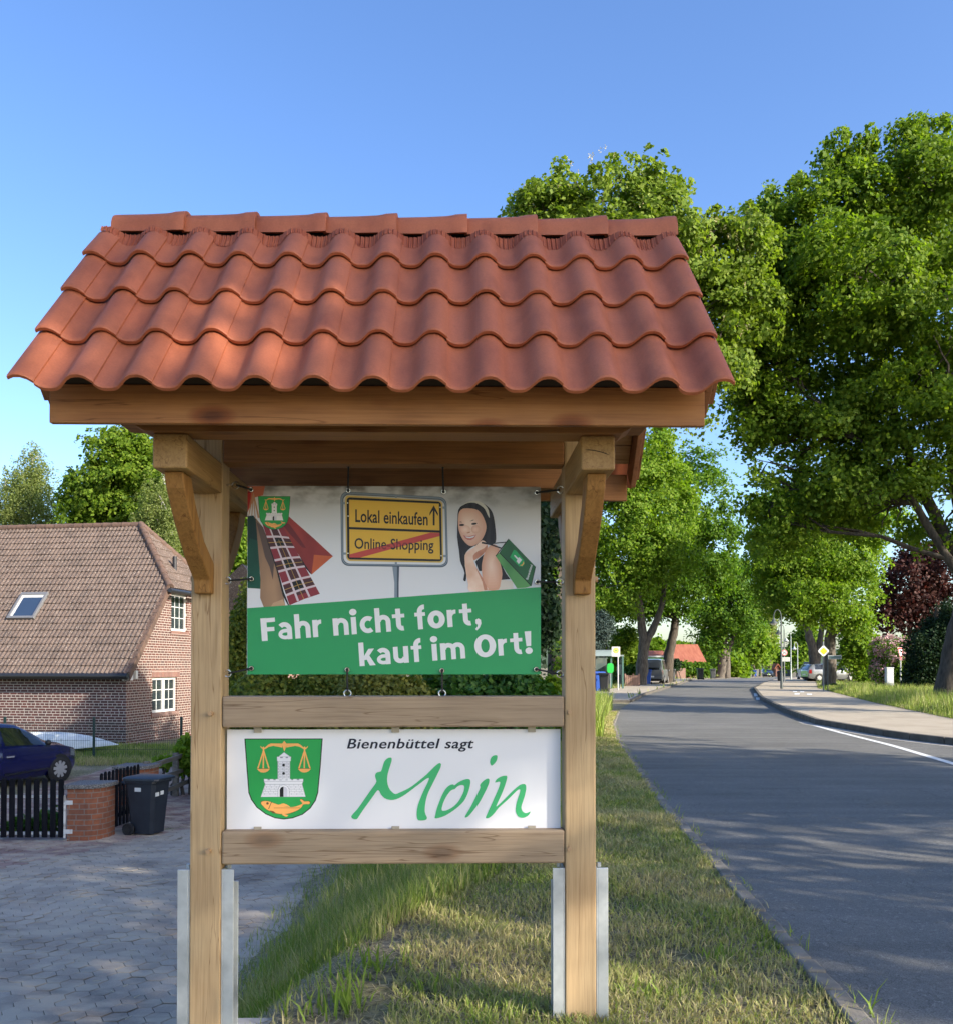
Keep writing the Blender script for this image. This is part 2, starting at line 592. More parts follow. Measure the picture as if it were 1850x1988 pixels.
# painted lines
m_paint = mottled('road_paint', [(0.3, (0.62, 0.62, 0.6)), (0.5, (0.75, 0.75, 0.73))], 8, 0.6, 0.1, 60, fine=(9, 0.7, [(0.33, (0.35, 0.35, 0.35)), (0.42, (1, 1, 1))]))
EL = [(10, 6.75), (14.4, 7.32), (17.7, 7.82), (21.1, 8.15), (23.5, 8.45)]
mb = MB().mat(m_paint)
mb.grid([[(interp(EL, y) - 0.07, y, 0.005), (interp(EL, y) + 0.07, y, 0.005)] for y in np.arange(10, 23.6, 0.5)])
for (u0, u1, v0, v1) in ((1463, 1470, 1352, 1346), (1467, 1474, 1359, 1354)):
    y0, y1 = gd(v0), gd(v1)
    mb.add([(px(u0, y0), y0, 0.006), (px(u1, y0), y0, 0.006), (px(u1 - 1, y1), y1, 0.006), (px(u0 - 1, y1), y1, 0.006)], [(0, 1, 2, 3)])
for (u0, u1, v0, v1) in ((1541, 1551, 1348.5, 1345.5), (1552, 1560, 1344, 1342), (1538, 1546, 1343.5, 1341.5), (1655 - 90, 1575, 1349, 1346.5)):
    y0, y1 = gd(v0, 0.12), gd(v1, 0.12)
    mb.add([(px(u0, y0), y0, 0.121), (px(u1, y0), y0, 0.121), (px(u1, y1), y1, 0.121), (px(u0, y1), y1, 0.121)], [(0, 1, 2, 3)])
tag(mb.build('road_marking'), kind='structure')

# ------------------------------------------------------------------ driveway of hexagonal pavers
m, t, b = new_mat('hex_paver')
ca = t.nodes.new('ShaderNodeVertexColor'); ca.layer_name = 'tint'
v = coords(t)
f = noise(t, v, 0.8, 5.0)
f2 = noise(t, v, 90.0, 3.0)
f4 = noise(t, coords(t, (1, 1.8, 1), rot=(0, 0, 0.5)), 2.2, 4.0)
c = mix(t, 0.8, ca.outputs[0], ramp(t, f, [(0.32, (0.62, 0.60, 0.60)), (0.6, (1.15, 1.14, 1.12))]), 'MULTIPLY')
c = mix(t, 0.5, c, ramp(t, f2, [(0.3, (0.6, 0.6, 0.6)), (0.65, (1.1, 1.1, 1.1))]), 'MULTIPLY')
dustf = t.nodes.new('ShaderNodeMath'); dustf.operation = 'MULTIPLY'; dustf.inputs[1].default_value = 0.75
t.links.new(ramp(t, f4, [(0.46, (0, 0, 0)), (0.62, (1, 1, 1))]), dustf.inputs[0])
c = mix(t, dustf.outputs[0], c, (0.44, 0.37, 0.275))
t.links.new(c, b.inputs['Base Color'])
b.inputs['Roughness'].default_value = 0.88
bump(t, b, f2, 0.4, 0.003)
m_hex = m
R = 0.108
hv = []; hc = []; hfq = []
dx = R * 1.5; dy = R * math.sqrt(3)
angs = [i * PI / 3 for i in range(6)]
vv = []; ff = []; cc = []
for i in range(int(-16 / dx), int(-1.4 / dx)):
    for j in range(int(1.2 / dy), int(25 / dy)):
        cx = i * dx; cyy = j * dy + (dy / 2 if i % 2 else 0)
        if cx > interp(TOE, cyy) + 0.35 or (cyy > 16 and cx < -9.5): continue
        if abs(cx / max(cyy, 1)) > 0.62: continue
        tz = gz(min(cx, interp(TOE, cyy) - 0.3), cyy) + 0.012 + random.uniform(-0.002, 0.002)
        tx = random.uniform(-0.004, 0.004); ty = random.uniform(-0.004, 0.004)
        n0 = len(vv)
        for rr, dz in ((R * 0.955, 0.0), (R * 0.992, -0.007)):
            for a in angs:
                ox, oy = rr * math.cos(a), rr * math.sin(a)
                vv.append((cx + ox, cyy + oy, tz + dz + tx * ox / R + ty * oy / R))
        ff.append(tuple(range(n0, n0 + 6)))
        for q in range(6):
            ff.append((n0 + q, n0 + 6 + q, n0 + 6 + (q + 1) % 6, n0 + (q + 1) % 6))
        red = (cyy > 9.8 and cx + 0.95 * (14.4 - cyy) * 0 < -5.2 - (14.4 - cyy) * 0.55)
        k = random.uniform(0.87, 1.1)
        base = (0.29, 0.19, 0.155) if red else (0.37, 0.315, 0.25)
        cc += [tuple(x * k for x in base)] * 6 + [tuple(x * .62 for x in base)] * 6
me = bpy.data.meshes.new('driveway')
me.from_pydata(vv, [], ff)
at_ = me.color_attributes.new('tint', 'FLOAT_COLOR', 'POINT')
arr = np.ones((len(vv), 4), dtype=np.float32); arr[:, :3] = np.array(cc)
at_.data.foreach_set('color', arr.ravel())
me.materials.append(m_hex)
tag(link('driveway', me), kind='structure')
# far hills
m_hill = mottled('hill_wood', [(0.3, (0.035, 0.06, 0.03)), (0.7, (0.07, 0.10, 0.045))], 0.02, 0.95, 0.0)
mb = MB().mat(m_hill)
for (yb, h, sx) in ((700, 26, 1.0), (1100, 46, 1.7)):
    rows = []
    for k in range(8):
        rr = []
        for i in range(61):
            x = lerp(-900, 1300, i / 60)
            hh = h * (0.72 + 0.16 * math.sin(x * 0.006 * sx + yb) + 0.1 * math.sin(x * 0.017 + 2) + 0.03 * math.sin(x * 0.09))
            q = k / 7
            rr.append((x, yb + q * 300, -1.5 + hh * math.sin(q * PI / 2 * 1.5) if q < 0.67 else -1.5 + hh * (1 - (q - .67))))
        rows.append(rr)
    mb.grid(rows)
tag(mb.build('hills', smooth=179), kind='structure')

# ------------------------------------------------------------------ the roofed timber notice stand
SYAW = rad(1.2)
SO = (-0.353, 4.065, 0.0)
XL, XR = -1.148, 0.442                      # post centres
oakL, oakD = (0.51, 0.365, 0.205), (0.37, 0.245, 0.13)
wz = wood('oak_upright', 'z', oakL, oakD, grain=1.1)
wx = wood('oak_rail', 'x', (0.40, 0.295, 0.195), (0.28, 0.20, 0.13), blotch=(0.6, 0.6, 0.62), knots=0.5)
wy = wood('oak_arm', 'y', (0.41, 0.255, 0.105), (0.24, 0.135, 0.048))
wb = wood('oak_brace', 'z', (0.36, 0.185, 0.055), (0.21, 0.095, 0.026), grain=1.3)
wp = wood('larch_fascia', 'x', (0.41, 0.19, 0.068), (0.27, 0.11, 0.037), knots=0.85)
wd = wood('spruce_boarding', 'x', (0.50, 0.31, 0.16), (0.34, 0.18, 0.08), knots=0.8)
wr = wood('larch_barge', 'y', (0.33, 0.15, 0.07), (0.2, 0.08, 0.035), knots=0.5)
wc = wood('oak_beam', 'x', (0.29, 0.13, 0.043), (0.17, 0.07, 0.022), knots=0.5)
m_galv = mottled('galvanised_steel', [(0.3, (0.42, 0.45, 0.47)), (0.6, (0.60, 0.63, 0.65)), (0.75, (0.5, 0.53, 0.55))], 9, 0.42, 0.05, 60, metal=0.55)
m_steel = flat('bright_steel', (0.62, 0.62, 0.6), 0.25, 1.0)
m_black = flat('black_cord', (0.012, 0.012, 0.013), 0.7)
m_tile = None
def tile_mat():
    m, t, b = new_mat('clay_tile')
    v = coords(t)
    f = noise(t, v, 3.0, 5.0)
    f2 = noise(t, v, 130.0, 3.0)
    f3 = noise(t, coords(t, (1.3, 0.6, 0.6)), 9.0, 4.0)
    gn = t.nodes.new('ShaderNodeNewGeometry')
    c = ramp(t, f, [(0.3, (0.385, 0.110, 0.050)), (0.55, (0.445, 0.136, 0.060)), (0.75, (0.42, 0.132, 0.068))])
    c = mix(t, 0.5, c, ramp(t, gn.outputs['Random Per Island'], [(0, (0.84, 0.81, 0.81)), (1, (1.07, 1.05, 1.03))]), 'MULTIPLY')
    c = mix(t, 0.35, c, ramp(t, f2, [(0.35, (0.75, 0.73, 0.7)), (0.65, (1.1, 1.1, 1.1))]), 'MULTIPLY')
    c = mix(t, 0.55, c, ramp(t, f3, [(0.3, (0.62, 0.56, 0.55)), (0.55, (1, 1, 1))]), 'MULTIPLY')
    f5 = noise(t, v, 38.0, 3.0)
    c = mix(t, 0.5, c, ramp(t, f5, [(0.70, (1, 1, 1)), (0.78, (0.6, 0.55, 0.52))]), 'MULTIPLY')
    t.links.new(c, b.inputs['Base Color'])
    b.inputs['Roughness'].default_value = 0.62
    b.inputs['Specular IOR Level'].default_value = 0.45
    bump(t, b, f2, 0.12, 0.002)
    return m
m_tile = tile_mat()
m_comb = mottled('ridge_roll', [(0.3, (0.26, 0.06, 0.028)), (0.7, (0.38, 0.11, 0.05))], 12, 0.7, 0.0)

st = thing('notice_stand', 'oak notice stand with orange clay tile roof on two posts beside the road', 'notice stand', SO)
for xc in (XL, XR):
    MB().mat(wz).box(xc - 0.0655, xc + 0.0655, 4.0, 4.13, -0.35, 2.90).build('post', st, bevel=0.006)
# rails
for z0, z1 in ((1.262, 1.394), (0.680, 0.822)):
    MB().mat(wx).box(XL + 0.067, XR - 0.067, 4.003, 4.10, z0, z1).build('rail', st, bevel=0.009)
# arms, braces, purlins, tie beam
for xc in (XL, XR):
    sgn = 1 if xc == XL else -1
    k = MB().mat(wy)
    # arms notched round the post: one each side of its faces
    k.box(xc - 0.064, xc + 0.064, 3.48, 3.999, 2.258, 2.387)
    k.box(xc - 0.064, xc + 0.064, 4.131, 4.65, 2.258, 2.387)
    if xc == XR:        # drying crack across the sawn end
        k.mat(flat('crack_dark', (0.03, 0.016, 0.008), 0.9))
        cr_ = [at(1062.5 + a_ / 7.95, 781 + b_ / 7.95, 3.4792) for a_, b_ in ((520, 716), (600, 718), (690, 730), (780, 750), (860, 776), (925, 803))]
        k.add([(p_.x, 3.4792, p_.z + .0018 * (0 if i_ in (0, 5) else 1) * sg_) for i_, p_ in enumerate(cr_) for sg_ in (-1, 1)], [(2 * q_, 2 * q_ + 1, 2 * q_ + 3, 2 * q_ + 2) for q_ in range(5)])
    k.build('arm', st, bevel=0.007)
    pf = [(3.999, 1.828), (3.952, 1.828), (3.938, 1.885), (3.80, 1.97), (3.66, 2.09), (3.565, 2.20), (3.535, 2.257), (3.655, 2.257), (3.72, 2.16), (3.84, 2.04), (3.999, 1.96)]
    bx = xc + (-0.004 if xc == XL else 0.004)
    MB().mat(wb).prism(pf, 'x', bx - 0.036, bx + 0.036).build('brace', st, bevel=0.006)
    MB().mat(wb).prism([(8.13 - a, b_) for a, b_ in pf], 'x', bx - 0.036, bx + 0.036).build('brace', st, bevel=0.006)
cx0 = -0.353
def purlin(y0, y1):
    half = [(-0.996, 2.517), (-0.996, 2.44), (-0.972, 2.414), (-0.917, 2.411), (-0.882, 2.391), (-0.85, 2.388)]
    poly = [(cx0 + a, b_) for a, b_ in half] + [(cx0 - a, b_) for a, b_ in reversed(half)]
    return MB().mat(wc).prism(poly, 'y', y0, y1)
purlin(3.452, 3.585).build('purlin', st, bevel=0.005)
purlin(4.545, 4.678).build('purlin', st, bevel=0.005)
MB().mat(wc).box(XL + 0.067, XR - 0.067, 4.0, 4.10, 2.389, 2.53).build('tie_beam', st, bevel=0.005)
MB().mat(wc).box(cx0 - 1.14, cx0 + 1.14, 4.0, 4.13, 3.03, 3.19).build('ridge_beam', st, bevel=0.005)
# roof geometry: pan plane
YE, ZE, DY_, DZ_ = 3.165, 2.442, 0.82, 0.915
SL = math.hypot(DY_, DZ_)
nY, nZ = -DZ_ / SL, DY_ / SL
def rp(x, tt, n, back=False):
    y = YE + DY_ * tt + nY * n
    z = ZE + DZ_ * tt + nZ * n
    return (x, 8.13 - y if back else y, z)
XA, XB = -1.512, 0.795
for back in (False, True):
    mb = MB().mat(wd)
    tt = 0.17
    while tt < 1.02:
        t1 = min(tt + 0.088, 1.06)
        ps = [rp(x, q, n, back) for x in (XA, XB) for q in (tt + 0.0022, t1 - 0.0022) for n in (-0.062, -0.040)]
        mb.add(ps, [(0, 1, 3, 2), (4, 6, 7, 5), (0, 4, 5, 1), (2, 3, 7, 6), (0, 2, 6, 4), (1, 5, 7, 3)])
        tt = t1
    mb.build('roof_boarding', st, bevel=0.003)
    ya, yb = (3.290, 3.318) if not back else (4.812, 4.84)
    MB().mat(wp).box(XA + 0.002, XB - 0.002, ya, yb, 2.376, 2.512).build('fascia', st, bevel=0.003)
    for x0, x1 in ((XA - 0.028, XA - 0.003), (XB + 0.003, XB + 0.028)):
        ps = [rp(x, q, n, back) for x in (x0, x1) for q in (0.115, 1.06) for n in (-0.175, -0.03)]
        MB().mat(wr).add(ps, [(0, 1, 3, 2), (4, 6, 7, 5), (0, 4, 5, 1), (2, 3, 7, 6), (0, 2, 6, 4), (1, 5, 7, 3)]).build('barge_board', st, bevel=0.003)
        xo0, xo1 = (x0 - 0.022, x0 - 0.002) if x0 < 0 else (x1 + 0.002, x1 + 0.022)
        ps = [rp(x, q, n, back) for x in (xo0, xo1) for q in (0.13, 1.05) for n in (-0.13, -0.03)]
        MB().mat(wr).add(ps, [(0, 1, 3, 2), (4, 6, 7, 5), (0, 4, 5, 1), (2, 3, 7, 6), (0, 2, 6, 4), (1, 5, 7, 3)]).build('barge_board', st, bevel=0.003)
# dark strip closing the hollows under the tiles, painted as their shade
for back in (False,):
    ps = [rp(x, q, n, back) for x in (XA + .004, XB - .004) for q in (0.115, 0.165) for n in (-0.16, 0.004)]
    MB().mat(flat('eave_gap_shade', (0.03, 0.02, 0.015), 0.9)).add(ps, [(0, 1, 3, 2), (4, 6, 7, 5), (0, 4, 5, 1), (2, 3, 7, 6), (0, 2, 6, 4), (1, 5, 7, 3)]).build('eave_gap_shade', st)
# tiles
C0, PT = -1.546, 0.1962
def hprof(x):
    ph = (x - C0) / PT
    ph -= round(ph)
    a_ = abs(ph)
    w_ = 0.5 + 0.5 * math.cos(PI * min(a_ / 0.47, 1.0))
    return 0.050 * (.45 * w_ + .55 * w_ * w_ * (3 - 2 * w_))
NR = 4
for back in (False, True):
    mb = MB().mat(m_tile)
    rj = random.Random(3)
    for r in range(NR):
        ta, tb = r / NR, (r + 1) / NR + (0.03 if r < NR - 1 else -0.055)
        for i in range(13):
            xa = C0 - 0.030 if i == 0 else C0 + (i - 1) * PT + 0.26 * PT
            xb = C0 + i * PT + 0.26 * PT + 0.003 if i < 12 else C0 + 12 * PT + 0.042
            jx = rj.uniform(-.0012, .0012); jn = rj.uniform(-.0012, .0012); js = rj.uniform(-.003, .003)
            nx = 5 if i == 0 else 15
            xs = [lerp(xa, xb, q / (nx - 1)) for q in range(nx)]
            def hh(x):
                e = (x - xa) / (xb - xa)
                return hprof(x) + 0.0075 * e ** 3
            def off(q):     # tile tilts up at its lower edge
                return 0.026 * (1 - q)
            top = []
            prof = ((0.0, -0.004), (0.012, -0.0005), (0.05, 0.0), (0.5, 0.0), (1.0, 0.0))
            for q, dn in prof:
                top.append([rp(x + jx, lerp(ta, tb, q) + js, hh(x) + off(q) + jn + dn, back) for x in xs])
            bot = []
            for q in (1.0, 0.5, 0.004):
                bot.append([rp(x + jx, lerp(ta, tb, q) + js, hh(x) + off(q) + jn - 0.0155, back) for x in xs])
            mb.grid(top + bot + [top[0]])
            for k in (0, nx - 1):
                ring = [row[k] for row in top] + [row[k] for row in bot]
                n0 = len(mb.v)
                mb.add(ring, [tuple(range(len(ring)))])
    mb.build('roof_tiles', st, smooth=50, fix=True)
    # pleated ridge roll closing the tile tops
    mb = MB().mat(m_comb)
    lo = []; mi_ = []; hi = []
    nx = 520
    for k in range(nx + 1):
        x = lerp(C0 - 0.02, C0 + 12 * PT + 0.03, k / nx)
        pl = 0.0035 * (k % 2) + 0.002 * math.sin(k * 1.7)
        h_ = hprof(x)
        pan = 1 - h_ / 0.053
        lo.append(rp(x, 0.930 - .024 * pan, h_ + 0.004 + pl, back)); mi_.append(rp(x, 0.945 + .01 * pan, h_ + 0.009 + pl, back)); hi.append(rp(x, 0.952 + .018 * pan, h_ + 0.010 + .006 * pan + pl, back))
    mb.grid([lo, mi_, hi])
    mb.build('ridge_roll', st, smooth=30)
MB().mat(flat('painted_gap_shade', (0.008, 0.008, 0.010), 0.9)).box(C0 - 0.0, C0 + 12 * PT + 0.03, 3.99, 4.14, 3.22, 3.42).build('ridge_gap_dark', st)  # near-black box painted as the shade in the gap below the ridge tiles
RX0, RX1 = -1.535, 0.855
rl = (RX1 - RX0) / 8
for i in range(8):
    mb = MB().mat(m_tile)
    xa, xb = RX0 + i * rl - 0.012, RX0 + (i + 1) * rl
    prof = []
    tilt = 0.0
    stations = ((0.0, 0.86), (0.02, 0.87), (0.45, 0.90), (0.72, 0.935), (0.80, 0.965), (0.84, 0.99), (0.99, 1.015), (1.0, 1.005))
    def sec(sc, th, x):
        pts = []
        hw, ht = 0.125 * sc - th, 0.116 * sc - th
        for k in range(13):
            a = PI * k / 12
            cxx, szz = math.cos(a), math.sin(a)
            pts.append((x, 4.065 + hw * math.copysign(abs(cxx) ** 0.82, cxx), 3.362 + ht * szz ** 0.75 if szz > 1e-6 else 3.362))
        return pts
    outer = [sec(s_, 0.0, lerp(xa, xb, q)) for q, s_ in stations]
    inner = [sec(s_, 0.014, lerp(xa, xb, q)) for q, s_ in reversed(stations)]
    rows = outer + inner + [outer[0]]
    mb.grid(rows)
    for k in (0, 12):
        ring = [r_[k] for r_ in outer + inner]
        mb.add(ring, [tuple(range(len(ring)))])
    mb.build('ridge_tile', st, smooth=45)
# pegs
wpeg = flat('peg_wood', (0.42, 0.27, 0.15), 0.7)
for (u, v_) in ((413, 1385), (409, 1650), (1105, 1383), (1104, 1650)):
    p = at(u, v_, 4.0)
    pr = 0.030 if u < 600 else 0.012
    MB().mat(wpeg).tube([(p.x, 4.02, p.z), (p.x, 4.0 - pr, p.z + 0.001)], 0.0095, 7).build('peg', st, smooth=40)
MB().mat(wpeg).tube([(XR, 4.06, 1.90), (XR + 0.085, 4.06, 1.90)], 0.0125, 7).build('peg', st, smooth=40)
MB().mat(wpeg).tube([(XL, 4.06, 1.90), (XL - 0.082, 4.06, 1.90)], 0.0125, 7).build('peg', st, smooth=40)
# galvanised post shoes
for xc in (XL, XR):
    for s in (-1, 1):
        k = MB().mat(m_galv)
        xa = xc + s * 0.0665
        zt = 0.66
        def bx(a, b_, y0, y1, z0, z1):
            k.box(min(a, b_), max(a, b_), y0, y1, z0, z1)
        bx(xa, xa + s * 0.007, 4.006, 4.124, -0.3, zt)
        bx(xa + s * 0.0072, xa + s * 0.052, 4.006, 4.013, -0.3, zt)
        bx(xa + s * 0.0072, xa + s * 0.05, 4.100, 4.107, -0.3, zt - 0.07)
        k.build('post_shoe', st, bevel=0.002)
        MB().mat(m_galv).lathe([(0.0, 0.018), (0.010, 0.018), (0.010, 0)], (xa + s * 0.02, 4.06, zt - 0.006), 6).build('bolt', st)
m_conc = mottled('concrete', [(0.3, (0.40, 0.37, 0.33)), (0.7, (0.52, 0.49, 0.45))], 6, 0.9, 0.4, 40)
MB().mat(m_conc).box(-1.292, -0.836, 3.93, 4.34, -0.6, -0.085).build('footing', st, bevel=0.015)
MB().mat(m_conc).box(0.26, 0.62, 3.93, 4.30, -0.5, -0.2).build('footing', st, bevel=0.015)
# ------------------------------------------------------------------ printing helpers
class Print:
    def __init__(s, mb, Y, step=0.00001):
        s.mb, s.Y, s.step, s.L = mb, Y, step, 0
    def put(s, u, v, L=None):
        p = at(u, v, s.Y)
        return (p.x, s.Y - s.step * (s.L if L is None else L), p.z)
    def poly(s, pts, mat, fm, holes=(), up=True):
        s.L += 1
        s.mb.mat(mat)
        s.mb.poly([s.put(*fm(*p)) for p in pts], [[s.put(*fm(*p)) for p in h] for h in holes])
    def line(s, a, b, w, mat, fm, up=False):
        dx, dy = b[0] - a[0], b[1] - a[1]
        L = math.hypot(dx, dy) or 1
        nx, ny = -dy / L * w / 2, dx / L * w / 2
        s.poly([(a[0] + nx, a[1] + ny), (b[0] + nx, b[1] + ny), (b[0] - nx, b[1] - ny), (a[0] - nx, a[1] - ny)], mat, fm, up=up)
    def text(s, body, p0, p1, capvec, mat, fm, offset=0.02, shear=0.0, space=1.0):
        s.L += 3
        vs, fs, x0, x1, cap = text2d(body, offset, shear, space)
        s.mb.mat(mat)
        ux, uy = (p1[0] - p0[0]) / (x1 - x0), (p1[1] - p0[1]) / (x1 - x0)
        cxv, cyv = capvec[0] / cap, capvec[1] / cap
        s.mb.add([s.put(*fm(p0[0] + (x - x0) * ux + y * cxv, p0[1] + (x - x0) * uy + y * cyv)) for x, y in vs], fs)
def crop(ox, oy, sc):
    """crop pixels -> picture pixels (1850 wide)"""
    return lambda x, y: (ox / 1.6 + x / (sc * 1.6), oy / 1.6 + y / (sc * 1.6))
def ell(cx, cy, rx, ry, n=14, rot=0.0):
    return [(cx + rx * math.cos(a) * math.cos(rot) - ry * math.sin(a) * math.sin(rot), cy + rx * math.cos(a) * math.sin(rot) + ry * math.sin(a) * math.cos(rot)) for a in [2 * PI * i / n for i in range(n)]]
def pm(name, rgb, rough=0.42):
    return flat('print_' + name, s2l(rgb), rough, 0, 0, 0.4)
P_white = pm('white', (226, 226, 229)); P_green = pm('green', (44, 150, 90)); P_emb = pm('emblem_green', (40, 156, 76)); P_ink = pm('ink', (22, 26, 44))
P_black = pm('black', (20, 22, 24)); P_gold = pm('gold', (240, 172, 96)); P_goldd = pm('gold_line', (110, 72, 40)); P_grey = pm('line_grey', (150, 150, 160))
def emblem(pr, f, full=True):
    sh = [(140, 145), (1630, 145), (1610, 420), (1590, 700), (1565, 950), (1545, 1180), (1500, 1330), (1400, 1480), (1250, 1600), (1060, 1670), (890, 1692), (720, 1668), (540, 1590), (370, 1460), (265, 1310), (215, 1180), (195, 900), (165, 500)]
    pr.poly(sh, P_black, f)
    pr.poly([(885 + (x - 885) * 0.972, 850 + (y - 850) * 0.978) for x, y in sh], P_emb, f)
    beam = [(860, 240), (640, 238), (590, 262), (520, 325), (470, 310), (445, 280), (450, 315), (490, 350), (535, 345), (600, 305), (690, 285), (860, 318)]
    for mir in (0, 1):
        m_ = (lambda x, y: f(1796 - x, y)) if mir else f
        pr.poly(beam, P_gold, m_, up=not mir)
    for ox in (0, 780):
        pr.L += 1
        g_ = lambda x, y, ox=ox: f(x + ox, y)
        pr.line((503, 300), (503, 380), 26, P_gold, g_)
        for e in ((395, 722), (498, 722), (610, 722)):
            pr.line((504, 375), e, 26, P_gold, g_)
        pr.poly([(375, 718), (630, 718), (590, 765), (545, 788), (500, 796), (450, 788), (415, 765)], P_gold, g_)
        pr.line((375, 720), (630, 720), 8, P_goldd, g_, up=True)
    pr.poly([(898, 188), (945, 250), (930, 312), (900, 392), (870, 312), (853, 250)], P_gold, f)
    pr.poly([(785, 490), (895, 403), (1012, 490), (1030, 490), (1025, 578), (1010, 580), (1010, 925), (1262, 912), (1262, 965), (1240, 1015), (1306, 1262), (450, 1262), (532, 1015), (508, 965), (508, 912), (770, 925), (770, 580), (760, 578), (755, 490)], P_grey, f)
    pr.poly([(795, 490), (895, 412), (1005, 490)], P_white, f)
    pr.poly([(763, 495), (820, 495), (820, 520), (870, 520), (870, 495), (925, 495), (925, 520), (970, 520), (970, 495), (1022, 495), (1018, 572), (1003, 578), (1003, 930), (777, 930), (777, 578), (766, 572)], P_white, f, up=False)
    body = [(515, 918)]
    for a, b_ in ((580, 625), (690, 735), (800, 850), (920, 965), (1030, 1070), (1135, 1185)):
        body += [(a, 918), (a, 942), (b_, 942), (b_, 918)]
    body += [(1255, 918), (1255, 960), (1233, 1012), (1300, 1256), (457, 1256), (538, 1012), (517, 960)]
    pr.poly(body, P_white, f)
    pr.L += 1
    pr.line((520, 965), (1250, 965), 6, P_grey, f); pr.line((535, 1020), (1240, 1020), 8, P_grey, f)
    if full:
        for k, y in enumerate((1055, 1090, 1122, 1155, 1188, 1222)):
            q = (y - 1020) / 240
            xa, xb = lerp(535, 460, q), lerp(1240, 1300, q)
            pr.line((xa, y), (xb, y), 5, P_grey, f)
            n = 8
            for j in range(n):
                x = lerp(xa, xb, (j + (0.5 if k % 2 else 0.15)) / n)
                pr.line((x, y - 33), (x, y), 5, P_grey, f)
        for k in range(11):
            y = 585 + k * 31
            pr.line((777, y), (1003, y), 5, P_grey, f)
            for j in range(3):
                x = 777 + (j + (0.5 if k % 2 else 0.15)) * 80
                pr.line((x, y), (x, min(y + 31, 925)), 5, P_grey, f)
    pr.L += 1
    arch = [(775, 1256), (775, 1120), (790, 1080), (820, 1045), (885, 1028), (945, 1045), (978, 1080), (995, 1120), (995, 1256)]
    pr.poly(arch, P_grey, f); pr.poly([(885 + (x - 885) * 0.93, y + (4 if y < 1200 else 0)) for x, y in arch], P_white, f)
    pr.poly([(812, 1256), (812, 1120), (835, 1080), (885, 1060), (885, 1256)], P_black, f)
    pr.poly([(887, 1256), (887, 1060), (935, 1078), (960, 1120), (960, 1256)], pm('door', (196, 196, 206)), f, up=False)
    pr.poly(ell(887, 652, 27, 27), P_black, f, up=False); pr.poly(ell(887, 810, 27, 27), P_black, f, up=False)
    fish = [(450, 1378), (475, 1338), (580, 1332), (680, 1368), (790, 1408), (900, 1440), (1020, 1455), (1120, 1442), (1200, 1412), (1250, 1382), (1225, 1345), (1203, 1308), (1230, 1298), (1265, 1320), (1295, 1342), (1370, 1338), (1397, 1366), (1372, 1396), (1272, 1398), (1245, 1440), (1185, 1500), (1080, 1552), (950, 1592), (800, 1592), (680, 1556), (560, 1502), (490, 1432)]
    pr.poly(smooth_loop(fish, 2), P_goldd, f)
    pr.poly([(900 + (x - 900) * 0.982, 1450 + (y - 1450) * 0.94) for x, y in smooth_loop(fish, 2)], P_gold, f)
    pr.poly([(780, 1412), (880, 1380), (940, 1400), (1015, 1450), (900, 1438)], P_gold, f)
    pr.poly([(850, 1578), (900, 1585), (980, 1610), (940, 1642), (870, 1612)], P_gold, f, up=False)
    pr.poly([(620, 1518), (690, 1530), (730, 1560), (690, 1575)], P_goldd, f, up=False)
    pr.poly(ell(580, 1382, 24, 24), P_goldd, f, up=False)
    pr.line((655, 1360), (600, 1490), 12, P_goldd, f); pr.line((700, 1470), (1200, 1470), 7, P_goldd, f)

# ------------------------------------------------------------------ white welcome board between the rails
wbd = thing('welcome_board', 'white board lettered Moin in green with a coat of arms, between the two oak rails', 'sign board', SO)
YB = 4.055
mb = MB().mat(P_white)
a = at(443.5, 1416, YB); c_ = at(1088, 1609.5, YB)
mb.box(a.x, c_.x, YB, YB + 0.004, c_.z, a.z)
pr = Print(mb, YB)
emblem(pr, crop(740, 2270, 1850 / 300))
fm = crop(1060, 2270, 1850 / 640)
pr.text('Bienenbüttel sagt', (55, 158), (1188, 158), (0, -88), P_ink, fm, offset=0.008, shear=0.22, space=1.06)
pr.text('Bienenbüttel sagt', (58, 158), (1191, 158), (0, -88), P_ink, fm, offset=0.008, shear=0.22, space=1.06)
M_ = [(95, 775), (105, 750), (150, 700), (200, 630), (255, 550), (300, 490), (320, 455), (312, 425), (308, 395), (325, 372), (360, 363), (375, 320), (390, 275), (415, 248), (440, 240), (455, 245), (455, 270), (440, 320), (422, 380), (415, 430), (420, 480), (435, 520), (460, 550), (490, 568), (530, 552), (580, 530), (640, 495), (710, 440), (770, 390), (830, 330), (865, 300), (885, 290), (898, 300), (893, 330), (870, 380), (840, 440), (810, 500), (785, 550), (765, 610), (755, 670), (752, 720), (760, 755), (772, 778), (765, 798), (730, 806), (695, 803), (682, 780), (680, 730), (690, 670), (715, 600), (745, 530), (775, 470), (790, 430), (783, 424), (760, 435), (700, 480), (640, 525), (580, 570), (520, 605), (470, 620), (430, 618), (390, 603), (360, 570), (345, 540), (332, 533), (318, 545), (290, 585), (250, 640), (200, 710), (160, 770), (145, 790), (120, 792)]
o_ = [(842, 785), (845, 765), (860, 700), (885, 630), (910, 570), (940, 520), (975, 490), (1005, 482), (1018, 490), (1050, 465), (1090, 445), (1130, 434), (1155, 440), (1160, 470), (1150, 520), (1130, 580), (1100, 635), (1050, 685), (990, 730), (930, 765), (870, 785)]
oh = [(905, 712), (908, 680), (925, 630), (955, 575), (990, 535), (1020, 525), (1040, 505), (1070, 490), (1095, 490), (1107, 505), (1100, 545), (1080, 590), (1050, 640), (1010, 680), (960, 710), (920, 720)]
